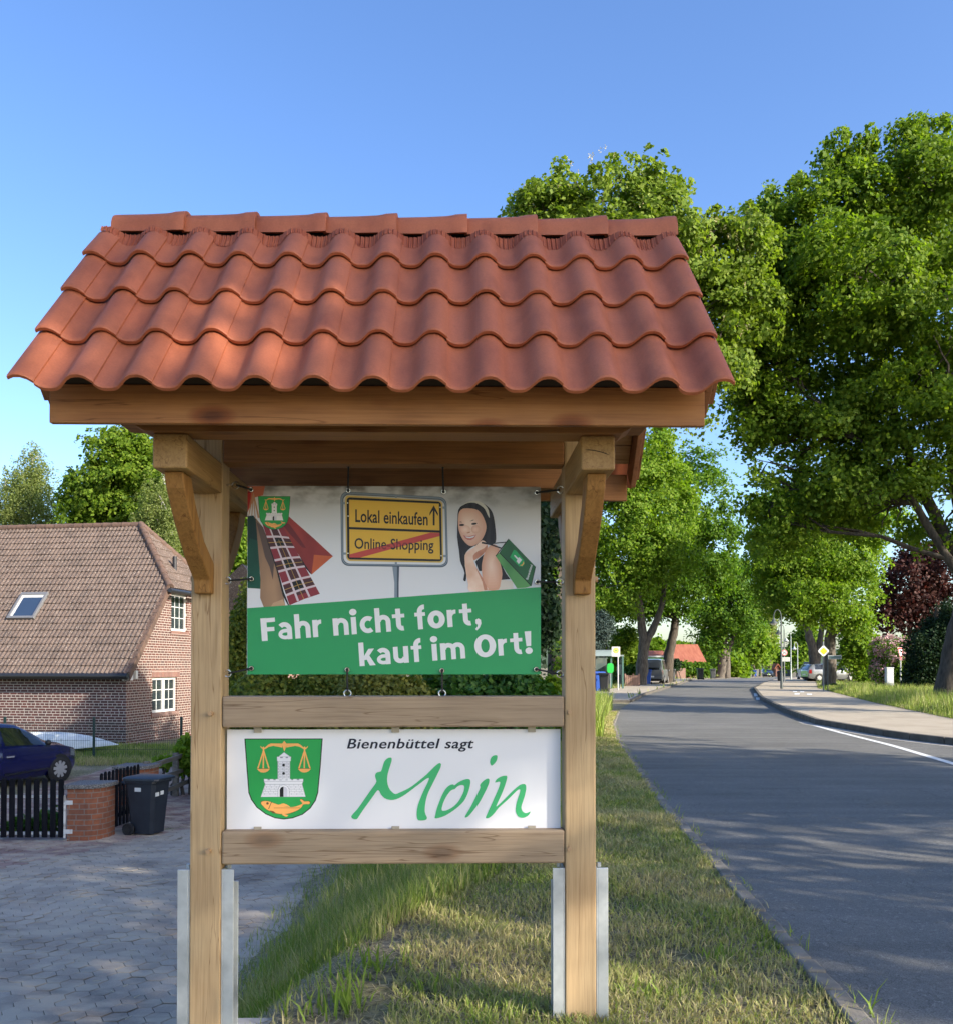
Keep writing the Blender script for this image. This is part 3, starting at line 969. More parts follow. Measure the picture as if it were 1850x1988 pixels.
i_ = [(1112, 780), (1120, 755), (1160, 690), (1195, 620), (1225, 560), (1248, 510), (1243, 490), (1260, 465), (1290, 440), (1315, 430), (1328, 440), (1325, 470), (1305, 520), (1275, 580), (1240, 645), (1200, 700), (1165, 745), (1135, 775)]
d_ = [(1335, 270), (1345, 240), (1370, 222), (1395, 222), (1400, 240), (1390, 275), (1365, 305), (1347, 314), (1336, 295)]
n_ = [(1295, 785), (1305, 755), (1340, 680), (1375, 600), (1410, 520), (1425, 470), (1415, 458), (1378, 467), (1395, 435), (1435, 412), (1475, 405), (1488, 415), (1480, 455), (1455, 530), (1425, 600), (1395, 665), (1392, 682), (1430, 650), (1490, 590), (1545, 535), (1600, 490), (1635, 480), (1655, 490), (1658, 530), (1645, 590), (1625, 650), (1615, 690), (1625, 725), (1650, 742), (1675, 738), (1698, 728), (1685, 755), (1655, 778), (1620, 785), (1585, 770), (1567, 735), (1565, 700), (1575, 640), (1595, 580), (1605, 540), (1598, 527), (1570, 545), (1520, 595), (1460, 650), (1410, 695), (1375, 740), (1340, 775), (1315, 787)]
P_moin = pm('moin_green', (66, 178, 112))
pr.poly(smooth_loop(M_, 2), P_moin, fm)
pr.poly(smooth_loop(o_, 3), P_moin, fm, [smooth_loop(oh, 3)], up=False)
for l_ in (i_, d_, n_):
    pr.poly(smooth_loop(l_, 2), P_moin, fm, up=False)
mb.build('panel', wbd, fix=False)
m_clip = flat('clip_beige', (0.36, 0.32, 0.25), 0.55)
for u in (502, 768, 1032):
    for (va, vb) in ((1404, 1422), (1604, 1618)):
        p = at(u, va, YB - 0.012); q = at(u, vb, YB - 0.012)
        k = MB().mat(m_clip)
        k.box(p.x - 0.017, p.x + 0.017, YB - 0.012, YB - 0.0095, q.z, p.z)
        zz = (p.z + q.z) / 2
        k.box(p.x - 0.017, p.x + 0.017, YB - 0.0094, YB + 0.03, (p.z - 0.006) if va < 1500 else q.z, p.z if va < 1500 else q.z + 0.006)
        k.build('clip', wbd, bevel=0.003)

# ------------------------------------------------------------------ printed banner
ban = thing('advertising_banner', 'printed shopping banner with green lower band, laced to the stand by black cords', 'banner', SO)
YN = 4.065
bm_, bt, bb = new_mat('banner_print_roof_shade')
tc = bt.nodes.new('ShaderNodeTexCoord'); sx = bt.nodes.new('ShaderNodeSeparateXYZ'); bt.links.new(tc.outputs['Object'], sx.inputs[0])
gcol = ramp(bt, sx.outputs['Z'], [(0.0, s2l((214, 219, 226))), (1.0, s2l((214, 217, 224)))])
f_ = noise(bt, coords(bt, (5, 1, 9)), 1.6, 3.0)
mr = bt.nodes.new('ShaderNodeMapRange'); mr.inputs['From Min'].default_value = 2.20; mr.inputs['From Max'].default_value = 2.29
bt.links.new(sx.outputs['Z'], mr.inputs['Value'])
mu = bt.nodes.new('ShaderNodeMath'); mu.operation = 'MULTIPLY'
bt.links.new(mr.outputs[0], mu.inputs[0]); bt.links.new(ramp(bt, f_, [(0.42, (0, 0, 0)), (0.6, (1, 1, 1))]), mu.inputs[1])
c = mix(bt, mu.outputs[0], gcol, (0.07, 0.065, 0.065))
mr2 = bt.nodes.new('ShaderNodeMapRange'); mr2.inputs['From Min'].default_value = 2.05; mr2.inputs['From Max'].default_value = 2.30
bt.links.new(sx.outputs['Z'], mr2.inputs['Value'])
c = mix(bt, mr2.outputs[0], c, mix(bt, 0.5, c, s2l((150, 145, 140))))  # roof shade painted in: the ground greys towards the banner top
bt.links.new(c, bb.inputs['Base Color']); bb.inputs['Roughness'].default_value = 0.42
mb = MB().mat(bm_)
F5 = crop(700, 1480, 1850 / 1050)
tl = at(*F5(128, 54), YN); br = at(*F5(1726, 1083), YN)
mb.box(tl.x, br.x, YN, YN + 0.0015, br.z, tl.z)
pr = Print(mb, YN)
def tone(name, a_, b_, sc=(14, 14, 14), k_=1.0):
    return mottled('print_' + name, [(0.28, s2l(a_)), (0.5, s2l(tuple((p_ + q_) / 2 for p_, q_ in zip(a_, b_)))), (0.72, s2l(b_))], k_, .42, 0, stretch=sc, detail=2.0)
def air(pts, fmap, c, dark, light, name, n=8, lo=.18, sx=1.0):
    '''printed shape shaded like a photograph: colour runs from its rim to a light centre'''
    for i in range(n):
        q = i / (n - 1); f_ = lerp(1.0, lo, q)
        col = tuple(lerp(a_, b_, q) for a_, b_ in zip(dark, light))
        pr.poly([(c[0] + (x_ - c[0]) * f_ * (1 if i == 0 else sx), c[1] + (y_ - c[1]) * f_) for x_, y_ in pts], pm('%s_%d' % (name, i), col), fmap)
# shopping bags on the left
G = crop(760, 1500, 1491 / 300)
pr.poly([(62, 150), (60, 60), (330, 55), (300, 200), (180, 230), (62, 460)], pm('hand', (176, 96, 70)), G)
pr.poly([(62, 150), (120, 110), (110, 250), (62, 470)], pm('red_cuff', (160, 30, 24)), G, up=False)
pr.poly([(700, 527), (1080, 862), (1372, 1135), (1045, 1417), (960, 1300), (830, 1090), (620, 760), (560, 600)], tone('bag_red', (112, 38, 40), (158, 58, 50), (9, 9, 4)), G)
pr.poly([(1080, 1113), (1372, 1135), (1045, 1417)], tone('bag_orange', (170, 76, 44), (206, 108, 58), (9, 9, 4)), G)
pr.poly([(560, 600), (700, 640), (820, 800), (960, 1010), (900, 1000), (700, 780)], pm('bag_red_fold', (110, 40, 42)), G, up=False)
pr.poly([(62, 520), (150, 510), (200, 575), (235, 1100), (252, 1400), (278, 1640), (62, 1625)], tone('bag_green', (10, 54, 44), (22, 92, 70), (9, 9, 4)), G, up=False)
pr.poly([(62, 520), (150, 510), (200, 575), (220, 900), (100, 860), (62, 1000)], pm('bag_green_dark', (10, 46, 40)), G)
pr.poly([(188, 550), (300, 690), (400, 950), (500, 1300), (560, 1560), (610, 1720), (640, 1893), (312, 1925), (255, 1780), (262, 1500), (230, 1100)], tone('bag_brown', (120, 94, 76), (168, 134, 104), (9, 9, 4)), G)
pr.poly([(195, 600), (300, 690), (400, 950), (470, 1230), (450, 1500), (400, 1300), (330, 1150), (270, 900)], pm('bag_brown_fold', (88, 72, 66)), G)
pr.poly([(455, 1855), (600, 1800), (640, 1893), (420, 1912)], pm('bag_brown_base', (186, 152, 120)), G, up=False)
pr.poly([(330, 780), (400, 980), (520, 1320), (620, 1690), (700, 1890), (680, 1890), (600, 1740), (500, 1330), (380, 960)], P_black, G)
pr.poly([(860, 1130), (960, 1290), (1045, 1417), (1020, 1400), (930, 1290)], P_black, G, up=False)
A, B_, C_, D_ = (290, 640), (610, 690), (1172, 1715), (705, 1892)
def plaid(s_, t_):
    bow = 40 * math.sin(PI * s_) * -0.3
    return (lerp(lerp(A[0], B_[0], s_), lerp(D_[0], C_[0], s_), t_), lerp(lerp(A[1], B_[1], s_), lerp(D_[1], C_[1], s_), t_) + bow)
def pq(s0, s1, t0, t1, mat, up=False):
    pr.poly([plaid(s0, t0), plaid((s0 + s1) / 2, t0), plaid(s1, t0), plaid(s1, t1), plaid((s0 + s1) / 2, t1), plaid(s0, t1)], mat, G, up=up)
pr.L += 1
pq(0, 1, 0, 1, pm('plaid_red', (134, 46, 56)))
pr.L += 1
for k in range(3):
    t0 = 0.155 + k * 0.29
    pq(0, 1, t0 + 0.025, t0 + 0.125, pm('plaid_brown', (72, 40, 42)))
pq(0.32, 0.62, 0, 0.93, pm('plaid_brown', (72, 40, 42)))
pr.L += 1
for k in range(3):
    t0 = 0.155 + k * 0.29
    pq(0.32, 0.62, t0 + 0.025, t0 + 0.125, P_black)
pr.L += 1
for k in range(4):
    t0 = 0.155 + k * 0.29 - 0.0
    for tt_ in (t0 - 0.01, t0 + 0.128):
        if 0 < tt_ < 0.97:
            pq(0, 1, tt_, tt_ + 0.026, pm('plaid_white', (206, 192, 200)))
for s0 in (0.255, 0.63):
    pq(s0, s0 + 0.065, 0, 0.995, pm('plaid_white', (206, 192, 200)))
pr.L += 1
for k in range(3):
    t0 = 0.155 + k * 0.29
    pq(0, 1, t0 + 0.073, t0 + 0.079, pm('plaid_yellow', (200, 160, 80)))
pq(0.465, 0.478, 0.2, 1, pm('plaid_yellow', (200, 160, 80)))
pr.L += 1
for e in ((80, 515), (128, 512), (180, 555), (225, 550), (240, 545)):
    pr.line((152, 165), e, 14, pm('bag_cord', (170, 128, 96)), G)
emblem(pr, lambda x, y: G(222 + (x - 140) * 0.3342, 212 + (y - 145) * 0.3342), full=False)
# town sign in the middle
Fs = crop(1040, 1510, 1850 / 380)
def rq(TL, TR, BR, BL, r, n=5):
    """rounded quadrilateral"""
    def bl(s_, t_):
        return (lerp(lerp(TL[0], TR[0], s_), lerp(BL[0], BR[0], s_), t_), lerp(lerp(TL[1], TR[1], s_), lerp(BL[1], BR[1], s_), t_))
    W = TR[0] - TL[0]; Hh = BL[1] - TL[1]
    rx, ry = r / W, r / Hh
    out = []
    for (cx, cyy, a0) in ((rx, ry, PI), (1 - rx, ry, 1.5 * PI), (1 - rx, 1 - ry, 0), (rx, 1 - ry, 0.5 * PI)):
        for k in range(n + 1):
            a_ = a0 + k / n * PI / 2
            out.append(bl(cx + rx * math.cos(a_), cyy + ry * math.sin(a_)))
    return out
P_tube = pm('tube', (128, 142, 158)); P_tubed = pm('tube_dark', (72, 84, 100)); P_yel = pm('town_yellow', (222, 178, 62)); P_yeld = pm('town_edge', (206, 176, 96))
pr.poly([(875, 1212), (980, 1212), (972, 1470), (972, 1688), (905, 1696), (905, 1460)], P_tube, Fs)
pr.poly([(945, 1212), (980, 1212), (972, 1470), (972, 1688), (945, 1690)], P_tubed, Fs)
pr.poly(rq((92, 82), (1690, 165), (1717, 1228), (108, 1208), 110), P_tubed, Fs, [list(reversed(rq((135, 128), (1662, 205), (1685, 1192), (140, 1172), 95)))])
pr.poly(rq((97, 88), (1684, 170), (1710, 1212), (114, 1194), 110), P_tube, Fs, [list(reversed(rq((125, 118), (1668, 196), (1692, 1198), (132, 1178), 95)))])
for a_, b_ in (((130, 262), (180, 262)), ((1630, 322), (1690, 325)), ((132, 1022), (180, 1022)), ((1640, 1055), (1700, 1057)), ((930, 130), (930, 180)), ((930, 1150), (930, 1200))):
    pr.line(a_, b_, 34, P_tube, Fs)
pr.poly(rq((162, 140), (1632, 222), (1645, 1158), (182, 1134), 60), P_yeld, Fs)
pr.poly(rq((188, 170), (1610, 234), (1626, 1138), (198, 1110), 50), P_black, Fs)
pr.poly([(224, 208), (1578, 264), (1586, 668), (226, 620)], P_yel, Fs)
pr.poly([(228, 655), (1586, 703), (1597, 1105), (230, 1080)], P_yel, Fs, up=False)
pr.text('Lokal einkaufen', (318, 541), (1410, 590), (0, -188), P_black, Fs, offset=0.016)
pr.poly([(1500, 288), (1565, 410), (1562, 450), (1515, 372), (1515, 592), (1487, 592), (1487, 366), (1436, 446), (1438, 402)], P_black, Fs, up=False)
pr.text('Online-Shopping', (306, 946), (1497, 966), (0, -158), P_black, Fs, offset=0.014)
P_band = pm('red_band', (190, 74, 66))
pr.poly([(231, 1034), (600, 935), (1450, 702), (1587, 706), (1587, 755), (1000, 915), (392, 1083), (231, 1080)], P_band, Fs)
# letters show through the translucent band: maroon inside it, black outside
gm, g_t, g_b = new_mat('print_band_letters')
q0 = at(*Fs(231, 1057), YN); q1 = at(*Fs(1587, 730), YN)
kq = (q1.z - q0.z) / (q1.x - q0.x)
tcq = g_t.nodes.new('ShaderNodeTexCoord'); sxq = g_t.nodes.new('ShaderNodeSeparateXYZ'); g_t.links.new(tcq.outputs['Object'], sxq.inputs[0])
def mth(op, a, b_):
    nd = g_t.nodes.new('ShaderNodeMath'); nd.operation = op
    for i_q, q_ in enumerate((a, b_)):
        if isinstance(q_, (int, float)): nd.inputs[i_q].default_value = q_
        else: g_t.links.new(q_, nd.inputs[i_q])
    return nd.outputs[0]
lin = mth('SUBTRACT', sxq.outputs['Z'], mth('ADD', mth('MULTIPLY', mth('SUBTRACT', sxq.outputs['X'], q0.x - SO[0]), kq), q0.z))
ins = mth('LESS_THAN', mth('ABSOLUTE', lin, 0.0), 26 / 7.789 / FPX * YN)
g_t.links.new(mix(g_t, ins, s2l((20, 22, 24)), s2l((132, 48, 48))), g_b.inputs['Base Color']); g_b.inputs['Roughness'].default_value = .42
pr.text('Online-Shopping', (306, 946), (1497, 966), (0, -158), gm, Fs, offset=0.014)
pr.poly(ell(203, 258, 10, 10, 8), P_white, Fs); 
for q in ((210, 456), (1597, 318), (1612, 1052), (208, 1018)):
    pr.poly(ell(q[0], q[1], 10, 10, 8), P_white, Fs, up=False)
# woman with the green bag
K = crop(1400, 1530, 1850 / 300)
S1 = tone('skin', (206, 158, 132), (238, 206, 188)); S2 = tone('skin_light', (222, 178, 152), (246, 222, 208)); S3 = tone('skin_shadow', (176, 112, 88), (216, 160, 134)); HR = tone('hair', (14, 14, 20), (52, 48, 54), (60, 1, 9)); TP = pm('top_black', (30, 30, 38))
def kp(pts, mat, up=True, sm=2):
    pr.poly(smooth_loop(pts, sm) if sm else pts, mat, K, up=up)
kp([(150, 330), (230, 235), (330, 192), (450, 185), (560, 185), (680, 240), (770, 330), (820, 450), (850, 640), (866, 820), (858, 940), (800, 990), (700, 970), (640, 930), (560, 990), (440, 1025), (330, 1105), (280, 1200), (275, 1400), (300, 1500), (303, 1600), (290, 1695), (245, 1670), (268, 1540), (230, 1420), (185, 1310), (163, 1100), (128, 850), (136, 500)], HR)
kp([(960, 1660), (1190, 1690), (1195, 1838), (905, 1858)], pm('skirt', (214, 206, 196)), sm=0)
kp([(830, 1200), (930, 1290), (1060, 1550), (1140, 1655), (960, 1668), (940, 1500)], TP, up=False, sm=0)
kp([(470, 1320), (560, 1240), (660, 1160), (640, 1300), (600, 1420), (590, 1500), (540, 1500)], TP, up=False, sm=0)
FACE = smooth_loop([(150, 450), (172, 360), (245, 302), (400, 300), (520, 332), (600, 420), (655, 540), (680, 660), (650, 790), (590, 900), (500, 985), (400, 1022), (320, 990), (230, 890), (165, 740), (146, 600)], 2)
air(FACE, K, (330, 610), (216, 168, 146), (242, 212, 196), 'face', 9, .25)
air(ell(285, 700, 95, 80), K, (285, 700), (232, 190, 170), (246, 214, 198), 'cheek', 4, .3)
air(ell(480, 700, 90, 80), K, (470, 700), (222, 176, 154), (240, 200, 182), 'cheek_far', 4, .3)
pr.L += 1
kp([(162, 562), (205, 552), (222, 572), (200, 566)], HR, up=False, sm=0); kp([(365, 552), (420, 520), (458, 516), (420, 534)], HR, up=False, sm=0)
kp(ell(216, 618, 52, 20, 10, -.05), HR, up=False, sm=0); kp(ell(450, 594, 54, 20, 10, -.12), HR, up=False, sm=0)
kp([(305, 768), (340, 752), (385, 742), (370, 765), (325, 782)], S3, up=False, sm=0)
kp([(238, 812), (300, 832), (380, 826), (492, 800), (455, 870), (390, 908), (330, 905), (280, 875)], pm('lips', (196, 118, 112)), up=False, sm=0)
kp([(276, 838), (370, 846), (474, 818), (430, 858), (370, 872), (310, 862)], P_white, sm=0)
kp([(200, 262), (300, 188), (440, 148), (560, 170), (660, 238), (724, 340), (740, 480), (700, 420), (650, 312), (570, 242), (460, 192), (330, 196), (240, 238)], pm('headband', (206, 204, 196)))
ARM = smooth_loop([(640, 1170), (700, 1060), (790, 990), (880, 1010), (935, 1100), (905, 1200), (960, 1400), (985, 1560), (955, 1720), (912, 1857), (700, 1868), (680, 1780), (610, 1640), (595, 1520), (590, 1400), (608, 1280)], 2)
air(ARM, K, (770, 1380), (216, 164, 138), (242, 208, 188), 'arm', 9, .15, .9)
kp([(272, 1200), (330, 1120), (440, 1050), (520, 975), (600, 912), (655, 935), (690, 985), (705, 1040), (660, 1130), (570, 1220), (470, 1285), (440, 1300), (475, 1400), (540, 1520), (620, 1650), (690, 1800), (700, 1868), (360, 1892), (335, 1750), (298, 1550), (276, 1350)], S2)
kp([(440, 1290), (430, 1200), (520, 1120), (640, 1060), (690, 1000), (705, 1040), (660, 1130), (570, 1220), (470, 1285)], S3)
kp([(480, 1420), (540, 1520), (620, 1650), (690, 1800), (700, 1866), (640, 1870), (600, 1700), (520, 1530)], S3, sm=0)
pr.line((590, 955), (760, 985), 34, HR, K, up=True); pr.line((740, 985), (960, 1060), 26, HR, K); pr.line((760, 975), (1050, 945), 20, HR, K)
kp([(1108, 882), (1624, 1415), (1540, 1785), (930, 1148)], tone('bag_front', (36, 84, 56), (52, 112, 66), (9, 9, 4)), sm=0)
kp([(858, 1213), (930, 1148), (1540, 1785), (1440, 1818), (1268, 1832)], tone('bag_side', (74, 138, 80), (116, 178, 106), (9, 9, 4)), up=False, sm=0)
pr.line((930, 1148), (1540, 1785), 14, P_black, K, up=True); pr.line((1108, 882), (858, 1213), 16, P_black, K); pr.line((1540, 1785), (1624, 1415), 10, P_black, K)
kp([(1205, 1092), (1250, 1108), (1400, 1290), (1412, 1360), (1372, 1412), (1310, 1412), (1240, 1340), (1132, 1232)], pm('bag_emblem', (40, 164, 96)), sm=0)
kp([(1212, 1190), (1235, 1195), (1285, 1250), (1310, 1232), (1362, 1285), (1300, 1365), (1255, 1310), (1275, 1280), (1212, 1212)], P_white, sm=0)
kp([(1320, 1390), (1370, 1370), (1395, 1310), (1400, 1360), (1365, 1402)], P_gold, up=False, sm=0)
pr.text('Bienenbüttel', (1478, 1665), (1565, 1385), (-40, -12), P_white, K, offset=0.02)
# green lower band and its slogan
pr.poly([(127, 722), (1726, 604), (1726, 1083), (127, 1083)], P_green, F5)
# bold sans lettering drawn with strokes: unit = cap height, baseline 0
def arc_(cx, cyy, rx, ry, a0, a1, n=12):
    return [(cx + rx * math.cos(rad(lerp(a0, a1, i / n))), cyy + ry * math.sin(rad(lerp(a0, a1, i / n)))) for i in range(n + 1)]
arch = lambda x0: (arc_(x0 + .205, .44, .205, .215, 172, 0, 16) + [(x0 + .41, .40), (x0 + .41, 0)], .235)
GL = {
 'F': (.64, [([(.135, 0), (.135, 1)], .27), ([(.135, .90), (.62, .90)], .2), ([(.135, .50), (.57, .50)], .195)]),
 'h': (.70, [([(.125, 0), (.125, 1.07)], .25), arch(.16)]),
 'n': (.70, [([(.125, 0), (.125, .76)], .25), arch(.16)]),
 'm': (1.09, [([(.125, 0), (.125, .76)], .25), arch(.16), arch(.55)]),
 'r': (.49, [([(.125, 0), (.125, .76)], .25), (arc_(.37, .42, .23, .245, 172, 84, 10), .21)]),
 'i': (.33, [([(.145, 0), (.145, .76)], .25)]),
 'c': (.60, [(arc_(.365, .38, .245, .275, 52, 308, 22), .235)]),
 't': (.56, [([(.255, .98), (.255, .30)] + arc_(.42, .28, .165, .175, 180, 285, 8), .24), ([(.0, .66), (.52, .66)], .19)]),
 'f': (.50, [([(.24, 0), (.24, .74)] + arc_(.425, .775, .185, .20, 180, 82, 8), .24), ([(.02, .66), (.47, .66)], .19)]),
 'k': (.68, [([(.125, 0), (.125, 1.07)], .25)]),
 'u': (.71, [([(.125, .76), (.125, .34)] + arc_(.32, .30, .195, .195, 180, 350, 12), .235), ([(.56, .76), (.56, 0)], .25)]),
 'a': (.67, [([(.51, 0), (.51, .44)] + arc_(.30, .44, .21, .22, 0, 140, 12), .235), (arc_(.33, .235, .215, .15, -50, -270, 16) + [(.52, .385)], .185)]),
 'O': (.94, []), 'o': (.77, []), '!': (.35, []), ',': (.30, []), ' ': (.27, [])}
def thick(path, th):
    L_, R_ = [], []
    n = len(path)
    for i in range(n):
        p0, p1 = path[max(i - 1, 0)], path[min(i + 1, n - 1)]
        dx, dy = p1[0] - p0[0], p1[1] - p0[1]
        l_ = math.hypot(dx, dy) or 1
        nx, ny = -dy / l_ * th / 2, dx / l_ * th / 2
        L_.append((path[i][0] + nx, path[i][1] + ny)); R_.append((path[i][0] - nx, path[i][1] - ny))
    return L_, R_
def slogan(body, p0, p1, capv):
    W = sum(GL[ch_][0] for ch_ in body) + .05 * (len(body) - 1)
    ux, uy = (p1[0] - p0[0]) / W, (p1[1] - p0[1]) / W
    pen = 0.0
    for ch_ in body:
        adv, strokes = GL[ch_]
        def fmm(x, y):
            return F5(p0[0] + (pen + x) * ux + y * capv[0], p0[1] + (pen + x) * uy + y * capv[1])
        for path, th in strokes:
            L_, R_ = thick(path, th * (.92 if ch_ in 'F!O' else .86))
            pr.L += 1
            mb.mat(P_white)
            for i in range(len(L_) - 1):
                mb.add([pr.put(*fmm(*q_)) for q_ in (L_[i], L_[i + 1], R_[i + 1], R_[i])], [(0, 1, 2, 3)])
        if ch_ in 'oO':
            rx, ry, cyy, tx, ty = ((.365, .395, .38, .245, .215) if ch_ == 'o' else (.455, .52, .5, .275, .215))
            pr.poly(ell(rx + .01, cyy, rx, ry, 40), P_white, fmm, [list(reversed(ell(rx + .01, cyy, rx - tx, ry - ty, 40)))])
        if ch_ == 'k':
            pr.poly([(.20, .26), (.20, .40), (.43, .76), (.675, .76), (.32, .27)], P_white, fmm); pr.poly([(.27, .42), (.42, .52), (.70, 0), (.45, 0)], P_white, fmm)
        if ch_ == 'i':
            pr.poly(ell(.145, .975, .155, .145, 20), P_white, fmm)
        if ch_ == '!':
            pr.poly([(.03, 1.02), (.31, 1.02), (.27, .34), (.075, .34)], P_white, fmm); pr.poly(ell(.17, .13, .155, .15, 20), P_white, fmm)
        if ch_ == ',':
            pr.poly([(.06, .24), (.17, .29), (.27, .22), (.28, .06), (.20, -.12), (.07, -.24), (.02, -.16), (.11, -.07), (.13, .01), (.05, .08)], P_white, fmm)
        pen += adv + .05
slogan('Fahr nicht fort,', (205, 902), (1403, 811), (-9, -124))
slogan('kauf im Ort!', (736, 1039), (1685, 967), (-8, -120))
mb.build('cloth', ban, fix=False)
# grommets, cords and the screw eyes they are tied to
GR = [((150, 78), (68, 50)), ((677, 80), (677, -66)), ((1195, 85), (1190, -66)), ((1703, 88), (1830, 70)), ((153, 563), (25, 572)), ((1706, 577), (1826, 577)), ((152, 1050), (25, 1078)), ((671, 1057), (672, 1183)), ((1187, 1062), (1188, 1183)), ((1700, 1055), (1828, 1082))]
for g_, e_ in GR:
    p = at(*F5(*g_), YN); q = at(*F5(*e_), YN)
    k = MB().mat(m_steel)
    ring = [(p.x + 0.0085 * math.cos(a_), YN - 0.011, p.z + 0.0085 * math.sin(a_)) for a_ in [2 * PI * i / 14 for i in range(14)]]
    k.tube(ring, 0.0032, 6, closed=True)
    k.mat(m_black).lathe([(0.0, 0), (0.0065, 0)], (p.x, YN - 0.0095, p.z), 12, axis='y')
    k.build('grommet', ban, smooth=60)
    MB().mat(m_black).tube([(p.x, YN - 0.013, p.z), (lerp(p.x, q.x, .3), YN - 0.015, lerp(p.z, q.z, .3)), (q.x, YN, q.z)], 0.0042, 6).build('cord', ban, smooth=60)
    d = (Vector((q.x, YN, q.z)) - Vector((p.x, YN, p.z))).normalized()
    if abs(d.z) > 0.8:
        ax, tip = Vector((0, 0, math.copysign(1, d.z))), None
    else:
        ax = Vector((math.copysign(1, d.x), 0, 0))
    cen = Vector((q.x, YN, q.z)) + ax * 0.004
    side = Vector((0, 0, 1)) if abs(ax.x) > 0.5 else Vector((1, 0, 0))
    k = MB().mat(m_steel)
    k.tube([tuple(cen + ax * (0.015 * math.cos(a_)) + side * (0.015 * math.sin(a_))) for a_ in [2 * PI * i / 16 for i in range(16)]], 0.0034, 6, closed=True)
    k.tube([tuple(cen + ax * 0.016), tuple(cen + ax * 0.04)], 0.0045, 6)
    k.build('screw_eye', st, smooth=60)
for o in (st, wbd, ban):
    o.rotation_euler.z = SYAW

# ------------------------------------------------------------------ brick house on the left
HB = rad(-8.6)
HC = Vector((-11.0, 29.5, -1.05))
def brickmat(name, ax, c1, c2, mortar, bw=0.25, rh=0.0845, ms=0.011, off=(0, 0), k2=0.5):
    m, t, b = new_mat(name)
    tc = t.nodes.new('ShaderNodeTexCoord'); sx = t.nodes.new('ShaderNodeSeparateXYZ'); cb = t.nodes.new('ShaderNodeCombineXYZ')
    t.links.new(tc.outputs['Object'], sx.inputs[0])
    if ax == 'xy':
        ad = t.nodes.new('ShaderNodeMath'); t.links.new(sx.outputs[0], ad.inputs[0]); t.links.new(sx.outputs[1], ad.inputs[1])
        t.links.new(ad.outputs[0], cb.inputs[0])
    else:
        t.links.new(sx.outputs['xyz'.index(ax)], cb.inputs[0])
    t.links.new(sx.outputs[2], cb.inputs[1])
    br = t.nodes.new('ShaderNodeTexBrick')
    br.inputs['Scale'].default_value = 1.0
    br.inputs['Brick Width'].default_value = bw; br.inputs['Row Height'].default_value = rh
    br.inputs['Mortar Size'].default_value = ms; br.inputs['Mortar Smooth'].default_value = 0.1; br.inputs['Bias'].default_value = 0.0
    br.inputs['Color1'].default_value = (*c1, 1); br.inputs['Color2'].default_value = (*c2, 1); br.inputs['Mortar'].default_value = (*mortar, 1)
    br.offset = k2; br.offset_frequency = 2; br.squash = 0.62; br.squash_frequency = 3
    t.links.new(cb.outputs[0], br.inputs['Vector'])
    f = noise(t, tc.outputs['Object'], 14.0, 4.0)
    f2 = noise(t, tc.outputs['Object'], 0.7, 3.0)
    c = mix(t, 0.5, br.outputs['Color'], ramp(t, f, [(0.3, (0.6, 0.55, 0.55)), (0.65, (1.15, 1.15, 1.15))]), 'MULTIPLY')
    c = mix(t, 0.4, c, ramp(t, f2, [(0.3, (0.75, 0.72, 0.7)), (0.6, (1, 1, 1))]), 'MULTIPLY')
    t.links.new(c, b.inputs['Base Color']); b.inputs['Roughness'].default_value = 0.9
    iv = t.nodes.new('ShaderNodeMath'); iv.operation = 'SUBTRACT'; iv.inputs[0].default_value = 1.0; t.links.new(br.outputs['Fac'], iv.inputs[1])
    bump(t, b, iv.outputs[0], 0.5, 0.01)
    return m
m_bx = brickmat('red_brick_front', 'x', (0.105, 0.037, 0.033), (0.06, 0.030, 0.030), (0.44, 0.40, 0.365))
m_by = brickmat('red_brick_gable', 'y', (0.135, 0.048, 0.036), (0.075, 0.035, 0.032), (0.42, 0.375, 0.33))
m_sol = brickmat('soldier_brick', 'y', (0.20, 0.075, 0.05), (0.13, 0.05, 0.04), (0.40, 0.34, 0.30), bw=0.085, rh=0.26, ms=0.009, k2=0.0)
m, t, b = new_mat('weathered_tile')
v = coords(t)
f = noise(t, v, 1.4, 5.0); f2 = noise(t, v, 16.0, 5.0); f3 = noise(t, v, 34.0, 2.0)
c = ramp(t, f, [(0.3, (0.085, 0.062, 0.050)), (0.6, (0.125, 0.09, 0.072)), (0.8, (0.105, 0.08, 0.066))])
c = mix(t, 0.7, c, ramp(t, f2, [(0.3, (0.6, 0.56, 0.55)), (0.6, (1.15, 1.1, 1.08))]), 'MULTIPLY')
c = mix(t, ramp(t, f3, [(0.60, (0, 0, 0)), (0.70, (1, 1, 1))]), c, (0.36, 0.32, 0.285))
t.links.new(c, b.inputs['Base Color']); b.inputs['Roughness'].default_value = 0.85
m_rt = m
m_rtile = mottled('ridge_clay', [(0.3, (0.075, 0.050, 0.040)), (0.6, (0.13, 0.08, 0.06))], 6, 0.85, 0.2, 30)
m_wframe = flat('white_frame', (0.62, 0.62, 0.6), 0.45)
m_gl = glass('window_glass', (0.025, 0.035, 0.04), 0.04, 0.9)
m_gutter = flat('anthracite_gutter', (0.02, 0.022, 0.027), 0.35)
m_cur = flat('net_curtain', (0.22, 0.24, 0.22), 0.9)
hs_ = thing('brick_house', 'red brick house with half-hipped brown tiled roof behind the parked blue car', 'house', (0, 0, 0))
EZ, SLP = 2.28, 1.125
def roofz(y): return EZ + (y + 0.3) * SLP
GW = [(2.98, 4.19, 3.75, 5.06), (1.67, 3.44, 0.96, 2.14)]
mb = MB().mat(m_bx)
mb.poly([(-15, 0, -.2), (0, 0, -.2), (0, 0, 2.45), (-15, 0, 2.45)])
mb.mat(m_by)
